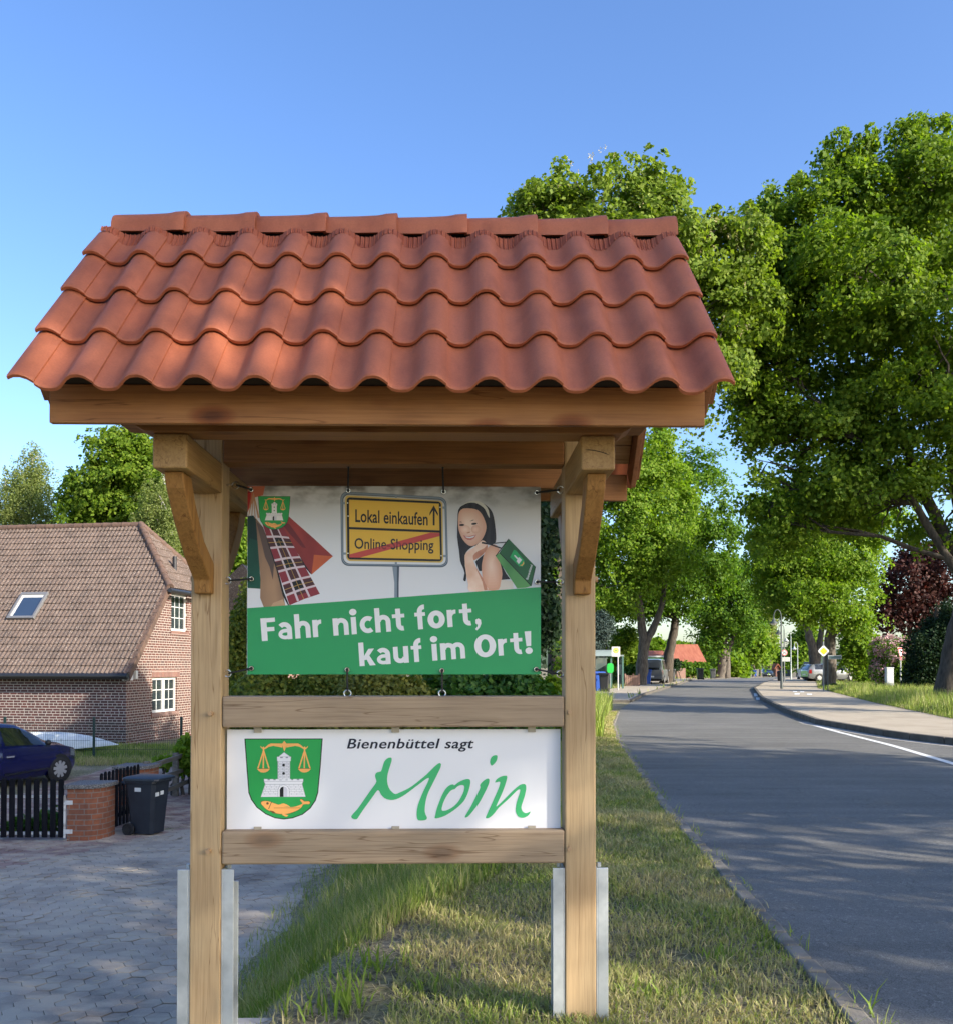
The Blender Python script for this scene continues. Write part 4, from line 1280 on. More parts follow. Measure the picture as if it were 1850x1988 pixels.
gp = [(0, 0, -.2), (0, 9, -.2), (0, 9, 2.45), (0, 6.8, 5.12), (0, 2.2, 5.12), (0, 0, 2.45)]
mb.poly(gp, [[(0, a, z0), (0, a, z1), (0, b_, z1), (0, b_, z0)] for a, b_, z0, z1 in GW])
for a, b_, z0, z1 in GW:
    mb.add([(0, a, z0), (0, b_, z0), (0, b_, z1), (0, a, z1), (-.13, a, z0), (-.13, b_, z0), (-.13, b_, z1), (-.13, a, z1)], [(0, 1, 5, 4), (1, 2, 6, 5), (2, 3, 7, 6), (3, 0, 4, 7)])
mb.mat(m_bx).poly([(-15, 9, -.2), (0, 9, -.2), (0, 9, 2.45), (-15, 9, 2.45)])
mb.build('wall', hs_, fix=False)
MB().mat(m_sol).box(-0.05, 0.012, 1.62, 3.62, 2.145, 2.40).build('lintel', hs_)
MB().mat(m_sol).box(-0.05, 0.012, 2.9, 4.3, 5.065, 5.12).build('lintel', hs_)
MB().mat(m_sol).box(-0.05, 0.03, 1.6, 3.55, 0.83, 0.955).build('window_sill', hs_)
MB().mat(m_sol).box(-0.05, 0.03, 2.93, 4.3, 3.62, 3.745).build('window_sill', hs_)
MB().mat(m_wframe).box(0.001, 0.10, 0.42, 0.54, 2.12, 2.38).build('wall_lamp', hs_, bevel=.01)
for a, b_, z0, z1 in GW:
    k = MB().mat(m_wframe)
    fw = 0.085
    xf0, xf1 = -0.12, -0.065
    k.box(xf0, xf1, a, b_, z0, z0 + fw); k.box(xf0, xf1, a, b_, z1 - fw, z1)
    k.box(xf0, xf1, a, a + fw, z0 + fw, z1 - fw); k.box(xf0, xf1, b_ - fw, b_, z0 + fw, z1 - fw)
    leaves_ = 2 if b_ - a > 1.5 else 1
    if leaves_ == 2:
        k.box(xf0, xf1 + 0.01, (a + b_) / 2 - 0.075, (a + b_) / 2 + 0.075, z0 + fw, z1 - fw)
    wdw = k.build('window', hs_, bevel=0.006)
    k = MB().mat(m_gl); k.box(-0.105, -0.098, a + .02, b_ - .02, z0 + .02, z1 - .02); k.mat(m_cur).box(-0.16, -0.15, a, b_, z0, z1 - 0.3)
    k.build('pane', wdw)
    k = MB().mat(m_wframe)
    secs = [(a + fw, b_ - fw)] if leaves_ == 1 else [(a + fw, (a + b_) / 2 - .075), ((a + b_) / 2 + .075, b_ - fw)]
    for p0, p1 in secs:
        n = 3 if leaves_ == 1 else 2
        for q in range(1, n):
            yy = lerp(p0, p1, q / n); k.box(-0.098, -0.088, yy - .013, yy + .013, z0 + fw, z1 - fw)
        for q in (1, 2):
            zz = lerp(z0 + fw, z1 - fw, q / 3); k.box(-0.0975, -0.089, p0, p1, zz - .013, zz + .013)
    k.build('glazing_bar', wdw)
# roof: front slope as rows of rolled tiles
def xend(y): return 0.25 if y < 2.3 else lerp(0.25, -1.98, (y - 2.3) / 2.2)
cs, sn = 1 / math.hypot(1, SLP), SLP / math.hypot(1, SLP)
mb = MB().mat(m_rt)
NROW = 23
for r in range(NROW):
    y0, y1 = -0.3 + 4.8 * r / NROW, min(4.5, -0.3 + 4.8 * (r + 1.06) / NROW)
    xs = np.arange(-14.8, xend(y0), 0.025)
    jit = [random.uniform(-.006, .006) for _ in range(400)]
    rows = [[], [], []]
    for x in xs:
        ph = (x / 0.15) % 1.0
        h_ = 0.032 * max(0, math.cos((ph - 0.5) * 2 * PI * 0.62)) ** 1.0 + jit[int((x + 15) / 0.30)] 
        xl = min(x, xend(y0)); 
        for q, (yy, up) in enumerate(((y0, h_ + 0.006), (y0, h_ + 0.034), (y1, h_ * 0.95 + 0.004))):
            xx = min(x, xend(yy) + 0.02)
            rows[q].append((xx, yy - sn * up, roofz(yy) + cs * up))
    mb.grid(rows)
# hip slope
for r in range(8):
    q0, q1 = r / 8, min(1, (r + 1.06) / 8)
    def hp(q, y):
        return (lerp(0.30, -1.98, q), y, lerp(5.17, roofz(4.5), q))
    a0, b0 = lerp(2.3, 4.5, q0), lerp(6.7, 4.5, q0)
    ys = np.arange(a0, b0 + .01, 0.03)
    rows = [[], [], []]
    for y in ys:
        ph = (y / 0.15) % 1.0
        h_ = 0.03 * max(0, math.cos((ph - 0.5) * 2 * PI * 0.62))
        for k_, (q, up) in enumerate(((q0, h_ + .005), (q0, h_ + .034), (q1, h_ + .004))):
            a1, b1 = lerp(2.3, 4.5, q), lerp(6.7, 4.5, q)
            p = hp(q, min(max(y, a1), b1))
            rows[k_].append((p[0] + .7 * up, p[1], p[2] + .7 * up))
    mb.grid(rows)
# back slope
mb.grid([[(-14.8, 9.3, EZ), (0.25, 9.3, EZ)], [(-14.8, 6.7, roofz(2.3)), (0.25, 6.7, roofz(2.3))], [(-14.8, 4.5, roofz(4.5)), (-1.98, 4.5, roofz(4.5))]])
roof = mb.build('roof', hs_, smooth=35, fix=False)
# ridge and hip tiles
def capline(a, b_, n, r0, name):
    mb = MB().mat(m_rtile)
    a = Vector(a); b_ = Vector(b_)
    for i in range(n):
        p, q = a.lerp(b_, i / n), a.lerp(b_, (i + 1.08) / n)
        mb.tube([p, q], [r0 * 1.08, r0 * 0.92], 10)
    return mb.build(name, roof, smooth=50)
capline((-14.8, 4.5, roofz(4.5) + .0), (-1.9, 4.5, roofz(4.5) + .0), 34, 0.12, 'ridge_tiles')
capline((0.28, 2.32, 5.2), (-1.98, 4.5, roofz(4.5) + .03), 11, 0.125, 'hip_tiles')
capline((0.28, 6.68, 5.2), (-1.98, 4.5, roofz(4.5) + .03), 11, 0.125, 'hip_tiles')
# verge tiles along the slanted gable edge
mb = MB().mat(m_rtile); mb2 = MB().mat(m_rtile)
for k in range(12):
    ya, yb = lerp(-0.3, 2.3, k / 12), lerp(-0.3, 2.3, (k + 1.05) / 12)
    mb.add([(x, y, roofz(y) + dz + (0.02 if y == ya else 0)) for x in (0.10, 0.285) for y in (ya, yb) for dz in (-0.24, 0.05)], [(0, 1, 3, 2), (4, 6, 7, 5), (0, 4, 5, 1), (2, 3, 7, 6), (0, 2, 6, 4), (1, 5, 7, 3)])
    mb2.add([(x, 9 - y, roofz(y) + dz) for x in (0.10, 0.285) for y in (ya, yb) for dz in (-0.24, 0.05)], [(0, 1, 3, 2), (4, 6, 7, 5), (0, 4, 5, 1), (2, 3, 7, 6), (0, 2, 6, 4), (1, 5, 7, 3)])
mb.build('verge_tiles', roof, smooth=30); mb2.build('verge_tiles', roof, smooth=30)
k = MB().mat(m_gutter)
k.tube([(-15, -0.40, EZ - 0.06), (0.27, -0.40, EZ - 0.06)], 0.085, 10)
k.box(-15, 0.2, -0.32, -0.02, EZ - 0.17, EZ - 0.12)
k.tube([(0.38, 2.1, 5.08), (0.38, 6.9, 5.08)], 0.075, 10)
k.build('gutter', hs_, smooth=50)
MB().mat(m_wframe).box(0.02, 0.26, -0.30, -0.05, EZ - 0.2, EZ + 0.02).build('eave_end', hs_)
MB().mat(flat('pipe_black', (0.02, 0.02, 0.024), 0.5)).tube([(-0.42, 4.05, 5.7), (-0.42, 4.05, 6.45)], 0.075, 12).build('vent_pipe', hs_, smooth=50)
# roof window: find where its sight line meets the roof plane
ch, sh_ = math.cos(HB), math.sin(HB)
def to_local(p):
    q = Vector(p) - HC
    return Vector((q.x * ch + q.y * sh_, -q.x * sh_ + q.y * ch, q.z))
def roof_hit(u, v_):
    d = ray(u, v_); o = to_local((0, 0, H)); dl = to_local(HC + d)
    tt = (EZ + (o.y + 0.3) * SLP - o.z) / (dl.z - SLP * dl.y)
    return o + dl * tt
pc = roof_hit(57, 1179)
hw_, hl_ = 0.50, 0.62
def rs(dx_, ds, n):
    return (pc.x + dx_, pc.y + ds * cs - sn * n, pc.z + ds * sn + cs * n)
def rbox(k, a0, a1, s0, s1, n0, n1):
    k.add([rs(a, s_, n) for a in (a0, a1) for s_ in (s0, s1) for n in (n0, n1)], [(0, 1, 3, 2), (4, 6, 7, 5), (0, 4, 5, 1), (2, 3, 7, 6), (0, 2, 6, 4), (1, 5, 7, 3)])
k = MB().mat(flat('flashing_grey', (0.20, 0.20, 0.205), 0.45, 0.3))
for a0, a1, s0, s1 in ((-hw_, hw_, -hl_, -hl_ + .1), (-hw_, hw_, hl_ - .12, hl_), (-hw_, -hw_ + .09, -hl_ + .1, hl_ - .12), (hw_ - .09, hw_, -hl_ + .1, hl_ - .12)):
    rbox(k, a0, a1, s0, s1, 0.0, 0.13)
sky_w = k.build('roof_window', roof, bevel=0.01)
k = MB().mat(m_wframe)
rbox(k, -hw_ + .09, hw_ - .09, hl_ - .24, hl_ - .121, .0, .10); rbox(k, -hw_ + .0905, -hw_ + .16, -hl_ + .1, hl_ - .2402, .0, .095)
k.build('frame', sky_w)
k = MB().mat(glass('roof_glass', (0.03, 0.05, 0.09), 0.03, 1.0)); rbox(k, -hw_ + .16, hw_ - .09, -hl_ + .1, hl_ - .24, 0.0, 0.085)
k.build('pane', sky_w)
hs_.location = HC; hs_.rotation_euler.z = HB

# a second house further back, seen through the gap beside the left post
m_bn = brickmat('far_brick', 'x', (0.30, 0.14, 0.10), (0.2, 0.09, 0.07), (0.52, 0.44, 0.38))
nh = thing('brown_roofed_house', 'brick house with dark reddish roof seen through gap right of left post', 'house', (-9.0, 42, -0.9))
mb = MB().mat(m_bn).box(-12.5, -8.6, 42, 47, -1, 3.6)
mb.build('wall', nh)
mb = MB().mat(m_rt)
mb.prism([(-13, 3.5), (-10.4, 6.0), (-8.2, 3.3)], 'y', 41.6, 47.4)
mb.build('roof', nh)

# ------------------------------------------------------------------ cars
m_tyre = flat('tyre_rubber', (0.015, 0.015, 0.016), 0.8)
m_hub = flat('hubcap_silver', (0.55, 0.56, 0.57), 0.3, 0.6)
m_dark = flat('car_black_plastic', (0.012, 0.012, 0.013), 0.5)
m_cgl = glass('car_glass', (0.012, 0.016, 0.018), 0.03, 0.9)
HATCH = [(-1.98, .38, .78, .88, .62, .45), (-1.92, .27, .90, 1.10, .78, .56), (-1.6, .2, .95, 1.36, .85, .57), (-1.0, .17, .94, 1.46, .86, .57), (-.3, .17, .92, 1.49, .86, .575), (.25, .17, .905, 1.44, .86, .57), (.62, .17, .90, 1.28, .86, .555), (1.0, .18, .895, 1.05, .855, .58), (1.16, .18, .885, .98, .85, .62), (1.5, .19, .84, .92, .83, .62), (1.78, .22, .77, .83, .78, .56), (1.94, .3, .65, .70, .66, .45), (2.0, .42, .52, .56, .5, .35)]
WAGON = [(-2.25, .4, .8, .9, .66, .5), (-2.2, .28, .95, 1.12, .8, .6), (-1.95, .22, .97, 1.40, .86, .6), (-1.2, .18, .96, 1.49, .88, .6), (-.3, .18, .94, 1.50, .88, .6), (.3, .18, .93, 1.45, .88, .59), (.72, .18, .92, 1.28, .88, .58), (1.12, .19, .91, 1.05, .87, .6), (1.3, .2, .90, .99, .86, .64), (1.75, .2, .84, .92, .84, .62), (2.1, .24, .74, .82, .76, .55), (2.25, .36, .6, .66, .6, .4)]
VAN = [(-2.3, .42, .9, 1.6, .84, .66), (-2.26, .3, 1.02, 1.84, .9, .72), (-1.4, .22, 1.04, 1.90, .92, .74), (0, .22, 1.04, 1.90, .92, .74), (.9, .22, 1.03, 1.84, .92, .7), (1.35, .22, 1.02, 1.5, .91, .68), (1.7, .23, 1.0, 1.16, .9, .68), (2.2, .26, .9, 1.0, .84, .6), (2.38, .4, .7, .78, .66, .45)]
def car(name, label, cat, stations, paint, loc, yaw, wheelx=(1.29, -1.29), wr_=0.30, group=None, detail=True, plate=True, wgrp=None):
    t_ = thing(name, label, cat, (0, 0, 0), group)
    xs = [s_[0] for s_ in stations]
    def st_(x):
        return [float(np.interp(x, xs, [s_[k] for s_ in stations])) for k in range(1, 6)]
    def ring(x):
        zb, zl, zt, wm, wt = st_(x)
        return [(wm * .90, zb), (wm * .985, zb + .12), (wm, lerp(zb, zl, .55)), (wm * .975, zl), (wt + (wm - wt) * .08, zt - .055), (wt * .78, zt - .006), (0, zt)]
    xx = []
    for a, b_ in zip(xs[:-1], xs[1:]):
        n = max(1, int((b_ - a) / 0.14))
        xx += [lerp(a, b_, i / n) for i in range(n)]
    xx.append(xs[-1])
    rows = []
    for x in xx:
        r = ring(x)
        rows.append([(x, -w_, z) for w_, z in r] + [(x, w_, z) for w_, z in reversed(r[:-1])])
    mb = MB().mat(paint).grid(rows)
    for row in (rows[0], rows[-1]):
        mb.add(row, [tuple(range(len(row)))])
    mb.mat(m_dark).grid([[(r[0][0], r[0][1], r[0][2]), (r[-1][0], r[-1][1], r[-1][2])] for r in rows])
    mb.build('body', t_, smooth=48)
    def side(x, tq, s_, off=0.006):
        """point on the flank: tq 0..1 sill to belt, 1..2 belt to roof"""
        r = ring(x)
        pts = r[:5]
        k = tq * 3 if tq <= 1 else 3 + (tq - 1)
        i = min(int(k), 3); f = k - i
        w_, z = lerp(pts[i][0], pts[i + 1][0], f), lerp(pts[i][1], pts[i + 1][1], f)
        return (x, s_ * (w_ + off), z + (off * .4 if tq > 1 else 0))
    def panel(x0, x1, t0, t1, s_, mat, name, parent, off=0.006, n=8, skew=0.0):
        rows = [[side(lerp(x0, x1, i / n) + skew * (tq - t0), tq, s_, off) for i in range(n + 1)] for tq in [lerp(t0, t1, j / 3) for j in range(4)]]
        return MB().mat(mat).grid(rows).build(name, parent, smooth=60)
    L0, L1 = xs[0], xs[-1]
    cow = [s_ for s_ in stations if s_[0] > 0.2]
    roofx = max(s_[0] for s_ in stations if s_[3] > stations[len(stations) // 2][3] - 0.09)
    cowl = min((s_[0] for s_ in stations if s_[0] > roofx and s_[3] - s_[2] < 0.11), default=L1 * .6)
    for s_ in (-1, 1):
        panel(-0.22, cowl - 0.30, 1.08, 1.9, s_, m_cgl, 'side_window', t_, 0.005)
        panel(L0 + 0.55, -0.32, 1.08, 1.9, s_, m_cgl, 'side_window', t_, 0.005, skew=.1)
        if detail:
            d = panel(-0.30, cowl - 0.12, 0.12, 0.985, s_, paint, 'door', t_, 0.004)
            hx = -0.12
            p = side(hx, 0.80, s_, 0.03)
            MB().mat(flat('door_handle_chrome', (0.6, 0.6, 0.62), 0.25, 0.7)).obox(p, (1, 0, 0), (0, 1, 0), (0, 0, 1), .10, .014, .018).build('handle', d, bevel=0.008)
            q0, q1 = side(-.25, .36, s_, .012), side(cowl - .2, .40, s_, .012)
            MB().mat(m_dark).bar(q0, q1, 0.02, 0.035).build('trim_strip', d)
        p = side(cowl - 0.28, 1.12, s_, 0.11)
        MB().mat(paint if not detail else m_dark).lathe([(0.0, -.06), (.05, -.05), (.075, 0), (.06, .04), (0, .05)], p, 10, axis='x').build('mirror', t_, smooth=60)
        panel(L1 - 0.36, L1 - 0.12, 0.74, 0.95, s_, flat('headlight_lens', (0.16, 0.19, 0.22), 0.06, 0.3), 'headlight', t_, 0.008)
        panel(L0 + 0.03, L0 + 0.26, 0.7, 1.1, s_, flat('tail_lamp_red', (0.25, 0.012, 0.012), 0.2), 'tail_light', t_, 0.008)
        for wx_ in wheelx:
            zb, zl, zt, wm, wt = st_(wx_)
            yo = s_ * (wm + 0.012)
            MB().mat(m_dark).lathe([(0, 0), (wr_ + .055, 0)] if s_ > 0 else [(wr_ + .055, 0), (0, 0)], (wx_, s_ * (wm + .004), wr_ + .01), 26, axis='y').build('wheel_arch', t_)
            wo = MB().mat(m_tyre)
            wo.lathe([(wr_ * .62, yo - s_ * .0), (wr_ * .7, yo + s_ * .012), (wr_ * .93, yo + s_ * .008), (wr_, yo - s_ * .02), (wr_, yo - s_ * .19), (wr_ * .5, yo - s_ * .19)], (wx_, 0, wr_), 28, axis='y')
            whl = wo.build('wheel', t_, smooth=50)
            hb = MB().mat(flat('hubcap_gap', (0.03, 0.03, 0.03), 0.6))
            hb.lathe([(0, yo - s_ * .004), (wr_ * .72, yo - s_ * .004)], (wx_, 0, wr_), 24, axis='y')
            hb.mat(m_hub)
            for k in range(9):
                a_ = 2 * PI * k / 9 + .2
                c0 = Vector((wx_ + math.cos(a_) * wr_ * .12, yo + s_ * .004, wr_ + math.sin(a_) * wr_ * .12)); c1 = Vector((wx_ + math.cos(a_) * wr_ * .70, yo + s_ * .002, wr_ + math.sin(a_) * wr_ * .70))
                hb.bar(c0, c1, wr_ * .24, 0.012, up=(0, 1, 0))
            hb.lathe([(0, yo + s_ * .016), (wr_ * .16, yo + s_ * .014), (wr_ * .2, yo)], (wx_, 0, wr_), 14, axis='y')
            hb.build('rim', whl, smooth=40)
    # windscreen and rear window over the roof skin
    def top(x, q, off=.006):
        r = ring(x); pts = [(-w_, z) for w_, z in r[4:]] + [(w_, z) for w_, z in reversed(r[4:-1])]
        k = q * (len(pts) - 1); i = min(int(k), len(pts) - 2); f = k - i
        return (x, lerp(pts[i][0], pts[i + 1][0], f), lerp(pts[i][1], pts[i + 1][1], f) + off)
    MB().mat(m_cgl).grid([[top(lerp(roofx + .08, cowl - .04, i / 8), lerp(.04, .96, j / 8), .008) for j in range(9)] for i in range(9)]).build('windscreen', t_, smooth=60)
    # rear window
    zb, zl, zt, wm, wt = st_(L0 + .10); 
    rr = []
    for j in range(5):
        q = j / 4
        x = lerp(L0 + .02, L0 + .30 if stations is not VAN else L0 + .06, q)
        zb, zl, zt, wm, wt = st_(x)
        rr.append([(x - .03, lerp(-1, 1, i / 6) * lerp(wm * .78, wt * .9, q), lerp(st_(L0 + .06)[1] + .06, st_(L0 + .36)[2] - .10, q)) for i in range(7)])
    MB().mat(m_cgl).grid(rr).build('rear_window', t_, smooth=60)
    if plate:
        MB().mat(flat('plate_white', (0.7, 0.7, 0.7), 0.4)).box(L0 - .03, L0 - .012, -.26, .26, .52, .63).build('number_plate', t_)
        MB().mat(flat('plate_white', (0.7, 0.7, 0.7), 0.4)).box(L1 + .012, L1 + .03, -.26, .26, .36, .47).build('number_plate', t_)
    t_.location = loc
    t_.rotation_euler.z = yaw
    return t_
p_blue = flat('car_paint_blue', (0.0018, 0.004, 0.06), 0.22, 0.0, .8)
car('parked_car', 'dark blue hatchback parked on the driveway behind the black picket gate', 'car', HATCH, p_blue, (-10.86, 20.9, -1.17), rad(66)).scale = (.96, .96, .96)

# ------------------------------------------------------------------ gate, pillars, fences, bin
m_fblk = mottled('black_stained_wood', [(0.3, (0.0035, 0.0035, 0.006)), (0.7, (0.009, 0.009, 0.013))], 20, 0.7, 0.2, 60, (1, 1, 0.1), spec=.12)
m_wst = mottled('white_painted_steel', [(0.35, (0.35, 0.30, 0.26)), (0.45, (0.62, 0.60, 0.57))], 9, 0.5, 0.1, 40)
zg = ZD
gt = thing('picket_gate', 'black wooden picket gate on white steel rails in front of the blue car', 'gate', (-7.0, 14.35, zg))
x = -6.335
while x > -9.2:
    hgt = zg + 0.955 + random.uniform(-.008, .008)
    pk = [(-.042, zg + .06), (.042, zg + .06), (.042, hgt - .03), (.026, hgt - .006), (0, hgt), (-.026, hgt - .006), (-.042, hgt - .03)]
    MB().mat(m_fblk).prism([(x + a, z) for a, z in pk], 'y', 14.34, 14.362).build('picket', gt, bevel=0.003)
    x -= 0.125
for z in (zg + 0.10, zg + 0.66):
    MB().mat(m_wst).box(-9.2, -6.262, 14.3635, 14.395, z, z + .042).build('rail', gt)
MB().mat(m_wst).box(-6.288, -6.258, 14.33, 14.3625, zg + .05, zg + .70).build('hinge_post', gt)
for z in (zg + .12, zg + .56):
    MB().mat(m_wst).box(-6.257, -6.15, 14.325, 14.34, z, z + .065).build('hinge', gt)
m_bp = brickmat('pillar_brick', 'xy', (0.30, 0.10, 0.045), (0.21, 0.078, 0.044), (0.22, 0.17, 0.14), bw=0.25, rh=0.082, ms=0.008)
m_cap = mottled('exposed_aggregate', [(0.35, (0.05, 0.05, 0.055)), (0.55, (0.16, 0.155, 0.15)), (0.7, (0.28, 0.27, 0.26))], 45, 0.95, 0.6, 45)
def pillar(label, x0, y0, sc=1.0):
    r_ = thing('brick_pillar', label, 'pillar', (x0, y0, zg))
    plan = [(-.31, .0)] + [(-.05 + .36 * math.sin(a_) ** 0.8 if a_ > 0 else -.05, .0 + .42 * (1 - math.cos(a_))) for a_ in [PI / 2 * i / 8 for i in range(9)]] + [(.31, .62), (-.31, .62)]
    MB().mat(m_bp).prism([(x0 + a * sc, y0 + b_ * sc) for a, b_ in plan], 'z', zg - .05, zg + .80).build('shaft', r_)
    MB().mat(m_cap).prism([(x0 + a * sc * 1.15 + .0, y0 + (b_ - .3) * sc * 1.14 + .3 * sc) for a, b_ in plan], 'z', zg + .802, zg + .865).build('cap', r_, bevel=0.008)
    return r_
pillar('curved orange brick pillar with rough concrete cap at end of black gate', -5.97, 14.33, .85)
pillar('brick pillar with grey concrete cap half hidden behind the dark bin', -6.2, 16.9, .95)
pf_ = thing('picket_fence', 'short run of black pickets between the two brick pillars, beside the bin', 'fence', (-5.9, 15.5, zg))
for k in range(11):
    yy = 15.0 + k * 0.125; xx_ = -5.98 + 0.012 * k * 1.1
    hgt = zg + .97 + random.uniform(-.01, .01)
    MB().mat(m_fblk).prism([(yy + a, z) for a, z in [(-.045, zg + .03), (.045, zg + .03), (.045, hgt - .03), (.02, hgt), (-.02, hgt), (-.045, hgt - .03)]], 'x', xx_ - .011, xx_ + .011).build('picket', pf_, bevel=0.003)
for z in (zg + .2, zg + .7):
    MB().mat(m_fblk).bar((-6.02, 14.97, z), (-5.87, 16.4, z), .03, .06).build('rail', pf_)
def bin_(name, label, loc, yaw, body, lid, hgt=0.93, group=None, sticker=False):
    r_ = thing(name, label, 'wheelie bin', (0, 0, 0), group)
    s_ = hgt / 0.93
    k = MB().mat(body)
    w0, d0, w1, d1 = .19, .20, .24, .265
    prof = [(0.03, 0.0), (0.10, .06), (0.8, .95), (.86, 1.0)]
    rows = []
    def rr(hx, hy, z):
        c_ = .05
        return [(hx, -hy + c_, z), (hx, hy - c_, z), (hx - c_, hy, z), (-hx + c_, hy, z), (-hx, hy - c_, z), (-hx, -hy + c_, z), (-hx + c_, -hy, z), (hx - c_, -hy, z), (hx, -hy + c_, z)]
    for z, q in prof:
        rows.append([tuple(c_ * s_ for c_ in p) for p in rr(lerp(d0, d1, q), lerp(w0, w1, q), z)])
    k.grid(rows); k.add(rows[0][:-1], [tuple(range(8))]); k.add(rows[-1][:-1], [tuple(range(8))])
    rim = [[tuple(c_ * s_ for c_ in p) for p in rr(d1 + e, w1 + e, z)] for e, z in ((.018, .815), (.026, .83), (.026, .858), (0.0, .8605))]
    k.grid(rim)
    bd = k.build('body', r_, smooth=35)
    k = MB().mat(lid)
    rows = [[tuple(c_ * s_ for c_ in (p[0] + .02, p[1], p[2])) for p in rr(hx, hy, z)] for hx, hy, z in ((.315, .275, .862), (.325, .285, .868), (.322, .282, .90), (.28, .24, .922), (.1, .08, .932))]
    k.grid(rows); k.add(rows[0][:-1], [tuple(range(8))]); k.add(rows[-1][:-1], [tuple(range(8))])
    k.build('lid', r_, smooth=35)
    MB().mat(lid).tube([(-.27 * s_, -.2 * s_, .80 * s_), (-.33 * s_, -.2 * s_, .83 * s_), (-.33 * s_, .2 * s_, .83 * s_), (-.27 * s_, .2 * s_, .80 * s_)], .016 * s_, 8).build('handle', r_, smooth=50)
    for sy in (-1, 1):
        w_ = MB().mat(m_tyre)
        w_.lathe([(.0, -.01), (.06, -.018), (.065, -.01), (.085, -.024), (.1, -.018), (.1, .02), (.0, .02)], (-.19 * s_, sy * .235 * s_, .1), 20, axis='y')
        w_.build('wheel', r_, smooth=40)
    if sticker:
        wh = flat('sticker_white', (0.62, 0.62, 0.6), 0.5)
        yy = -lerp(w0, w1, .83) - .003
        MB().mat(wh).box(-.08, .03, yy - .004, yy - .001, .695, .755).build('sticker', bd)
        xx_ = lerp(d0, d1, .78) + .004
        MB().mat(wh).box(xx_, xx_ + .003, -.19, -.09, .62, .68).build('sticker', bd)
        MB().mat(wh).box(xx_ + .0, xx_ + .003, -.05, .04, .63, .69).build('sticker', bd)
    r_.location = loc; r_.rotation_euler.z = yaw
    return r_
m_bina = mottled('bin_anthracite', [(0.3, (0.013, 0.017, 0.026)), (0.7, (0.021, 0.027, 0.038))], 5, 0.45, 0.1, 90)
m_binb = flat('bin_blue', (0.012, 0.07, 0.36), 0.5)
m_bink = flat('bin_black', (0.018, 0.019, 0.021), 0.5)
m_bing = flat('bin_grey', (0.07, 0.072, 0.075), 0.55)
bin_('wheelie_bin', 'dark anthracite wheelie bin with white stickers beside the brick pillar', (-5.22, 14.95, zg + .01), rad(-14), m_bina, m_bina, sticker=True)
# welded mesh fence in front of the house
m_mesh = flat('mesh_green', (0.008, 0.035, 0.03), 0.5)
mf = thing('mesh_fence', 'dark green welded wire fence on lawn edge before the brick house', 'fence', (-10, 26, -1.1))
FY = 25.8
zf = gz(-10, FY)
for xp in (-15.35, -12.95, -10.5, -8.1, -5.7):
    MB().mat(m_mesh).box(xp - .03, xp + .03, FY - .03, FY + .03, zf - .1, zf + 1.18).build('post', mf, bevel=0.005)
for xa in (-15.35, -12.95, -10.5, -8.1):
    k = MB().mat(m_mesh)
    for q in range(48):
        xx_ = xa + .035 + q * .05
        k.box(xx_ - .0028, xx_ + .0028, FY - .041, FY - .035, zf + .05, zf + 1.02)
    for z in (0.08, 0.28, 0.53, 0.78, 0.99):
        k.box(xa + .03, xa + 2.36, FY - .047, FY - .0412, zf + z, zf + z + .008)
    k.build('mesh_panel', mf)
# upturned pale hull lying in front of the house wall
m_hull = mottled('hull_white', [(0.4, (0.55, 0.60, 0.60)), (0.6, (0.7, 0.74, 0.74)), (0.75, (0.3, 0.34, 0.28))], 3, 0.75, 0.0, spec=.2)
mb = MB().mat(m_hull)
rows = []
for i in range(19):
    q = i / 18
    xx_ = lerp(-14.6, -10.42, q)
    hh = 0.62 * (1 - abs(2 * q - 1) ** 1.7) * (1.0 if q < .5 else 1.0)
    ww = 0.55 * (1 - abs(2 * q - 1) ** 2.2) + .01
    zz0 = zf + 0.12 + 0.16 * abs(2 * q - 1)
    rows.append([(xx_, 27.4 + ww * math.cos(a_), zz0 + hh * math.sin(a_) ** .8 * .85) for a_ in [PI * k / 10 for k in range(11)]])
mb.grid(rows)
tag(mb.build('upturned_boat', loc=(-12.5, 27.4, zf), smooth=60), 'pale upturned boat hull lying on the lawn behind the wire fence', 'boat')
# weathered rail fence with an iron ring
m_grw = mottled('grey_weathered_wood', [(0.3, (0.10, 0.088, 0.072)), (0.7, (0.21, 0.185, 0.15))], 6, 0.9, 0.3, 50, (3, 0.4, 3))
rf = thing('rail_fence', 'weathered grey wooden rail fence running back beside the driveway, iron ring hung on it', 'fence', (-6.0, 19, zg))
for yy in (17.4, 19.1, 21.2, 23.4):
    MB().mat(m_grw).box(-6.16, -6.05, yy - .05, yy + .05, zg - .1, zg + .90).build('post', rf, bevel=.008)
for z in (zg + .24, zg + .52, zg + .82):
    MB().mat(m_grw).bar((-6.02, 15.9 if z < zg + .6 else 17.3, z), (-6.03, 24, z + .03), .045, .085).build('rail', rf, bevel=.006)
mb = MB().mat(flat('old_iron', (0.06, 0.05, 0.045), 0.6, 0.4))
mb.tube([(-5.975, 17.0 + .17 * math.cos(a_), zg + .36 + .17 * math.sin(a_)) for a_ in [2 * PI * i / 20 for i in range(20)]], .012, 6, closed=True)
mb.build('iron_ring', rf, smooth=60)

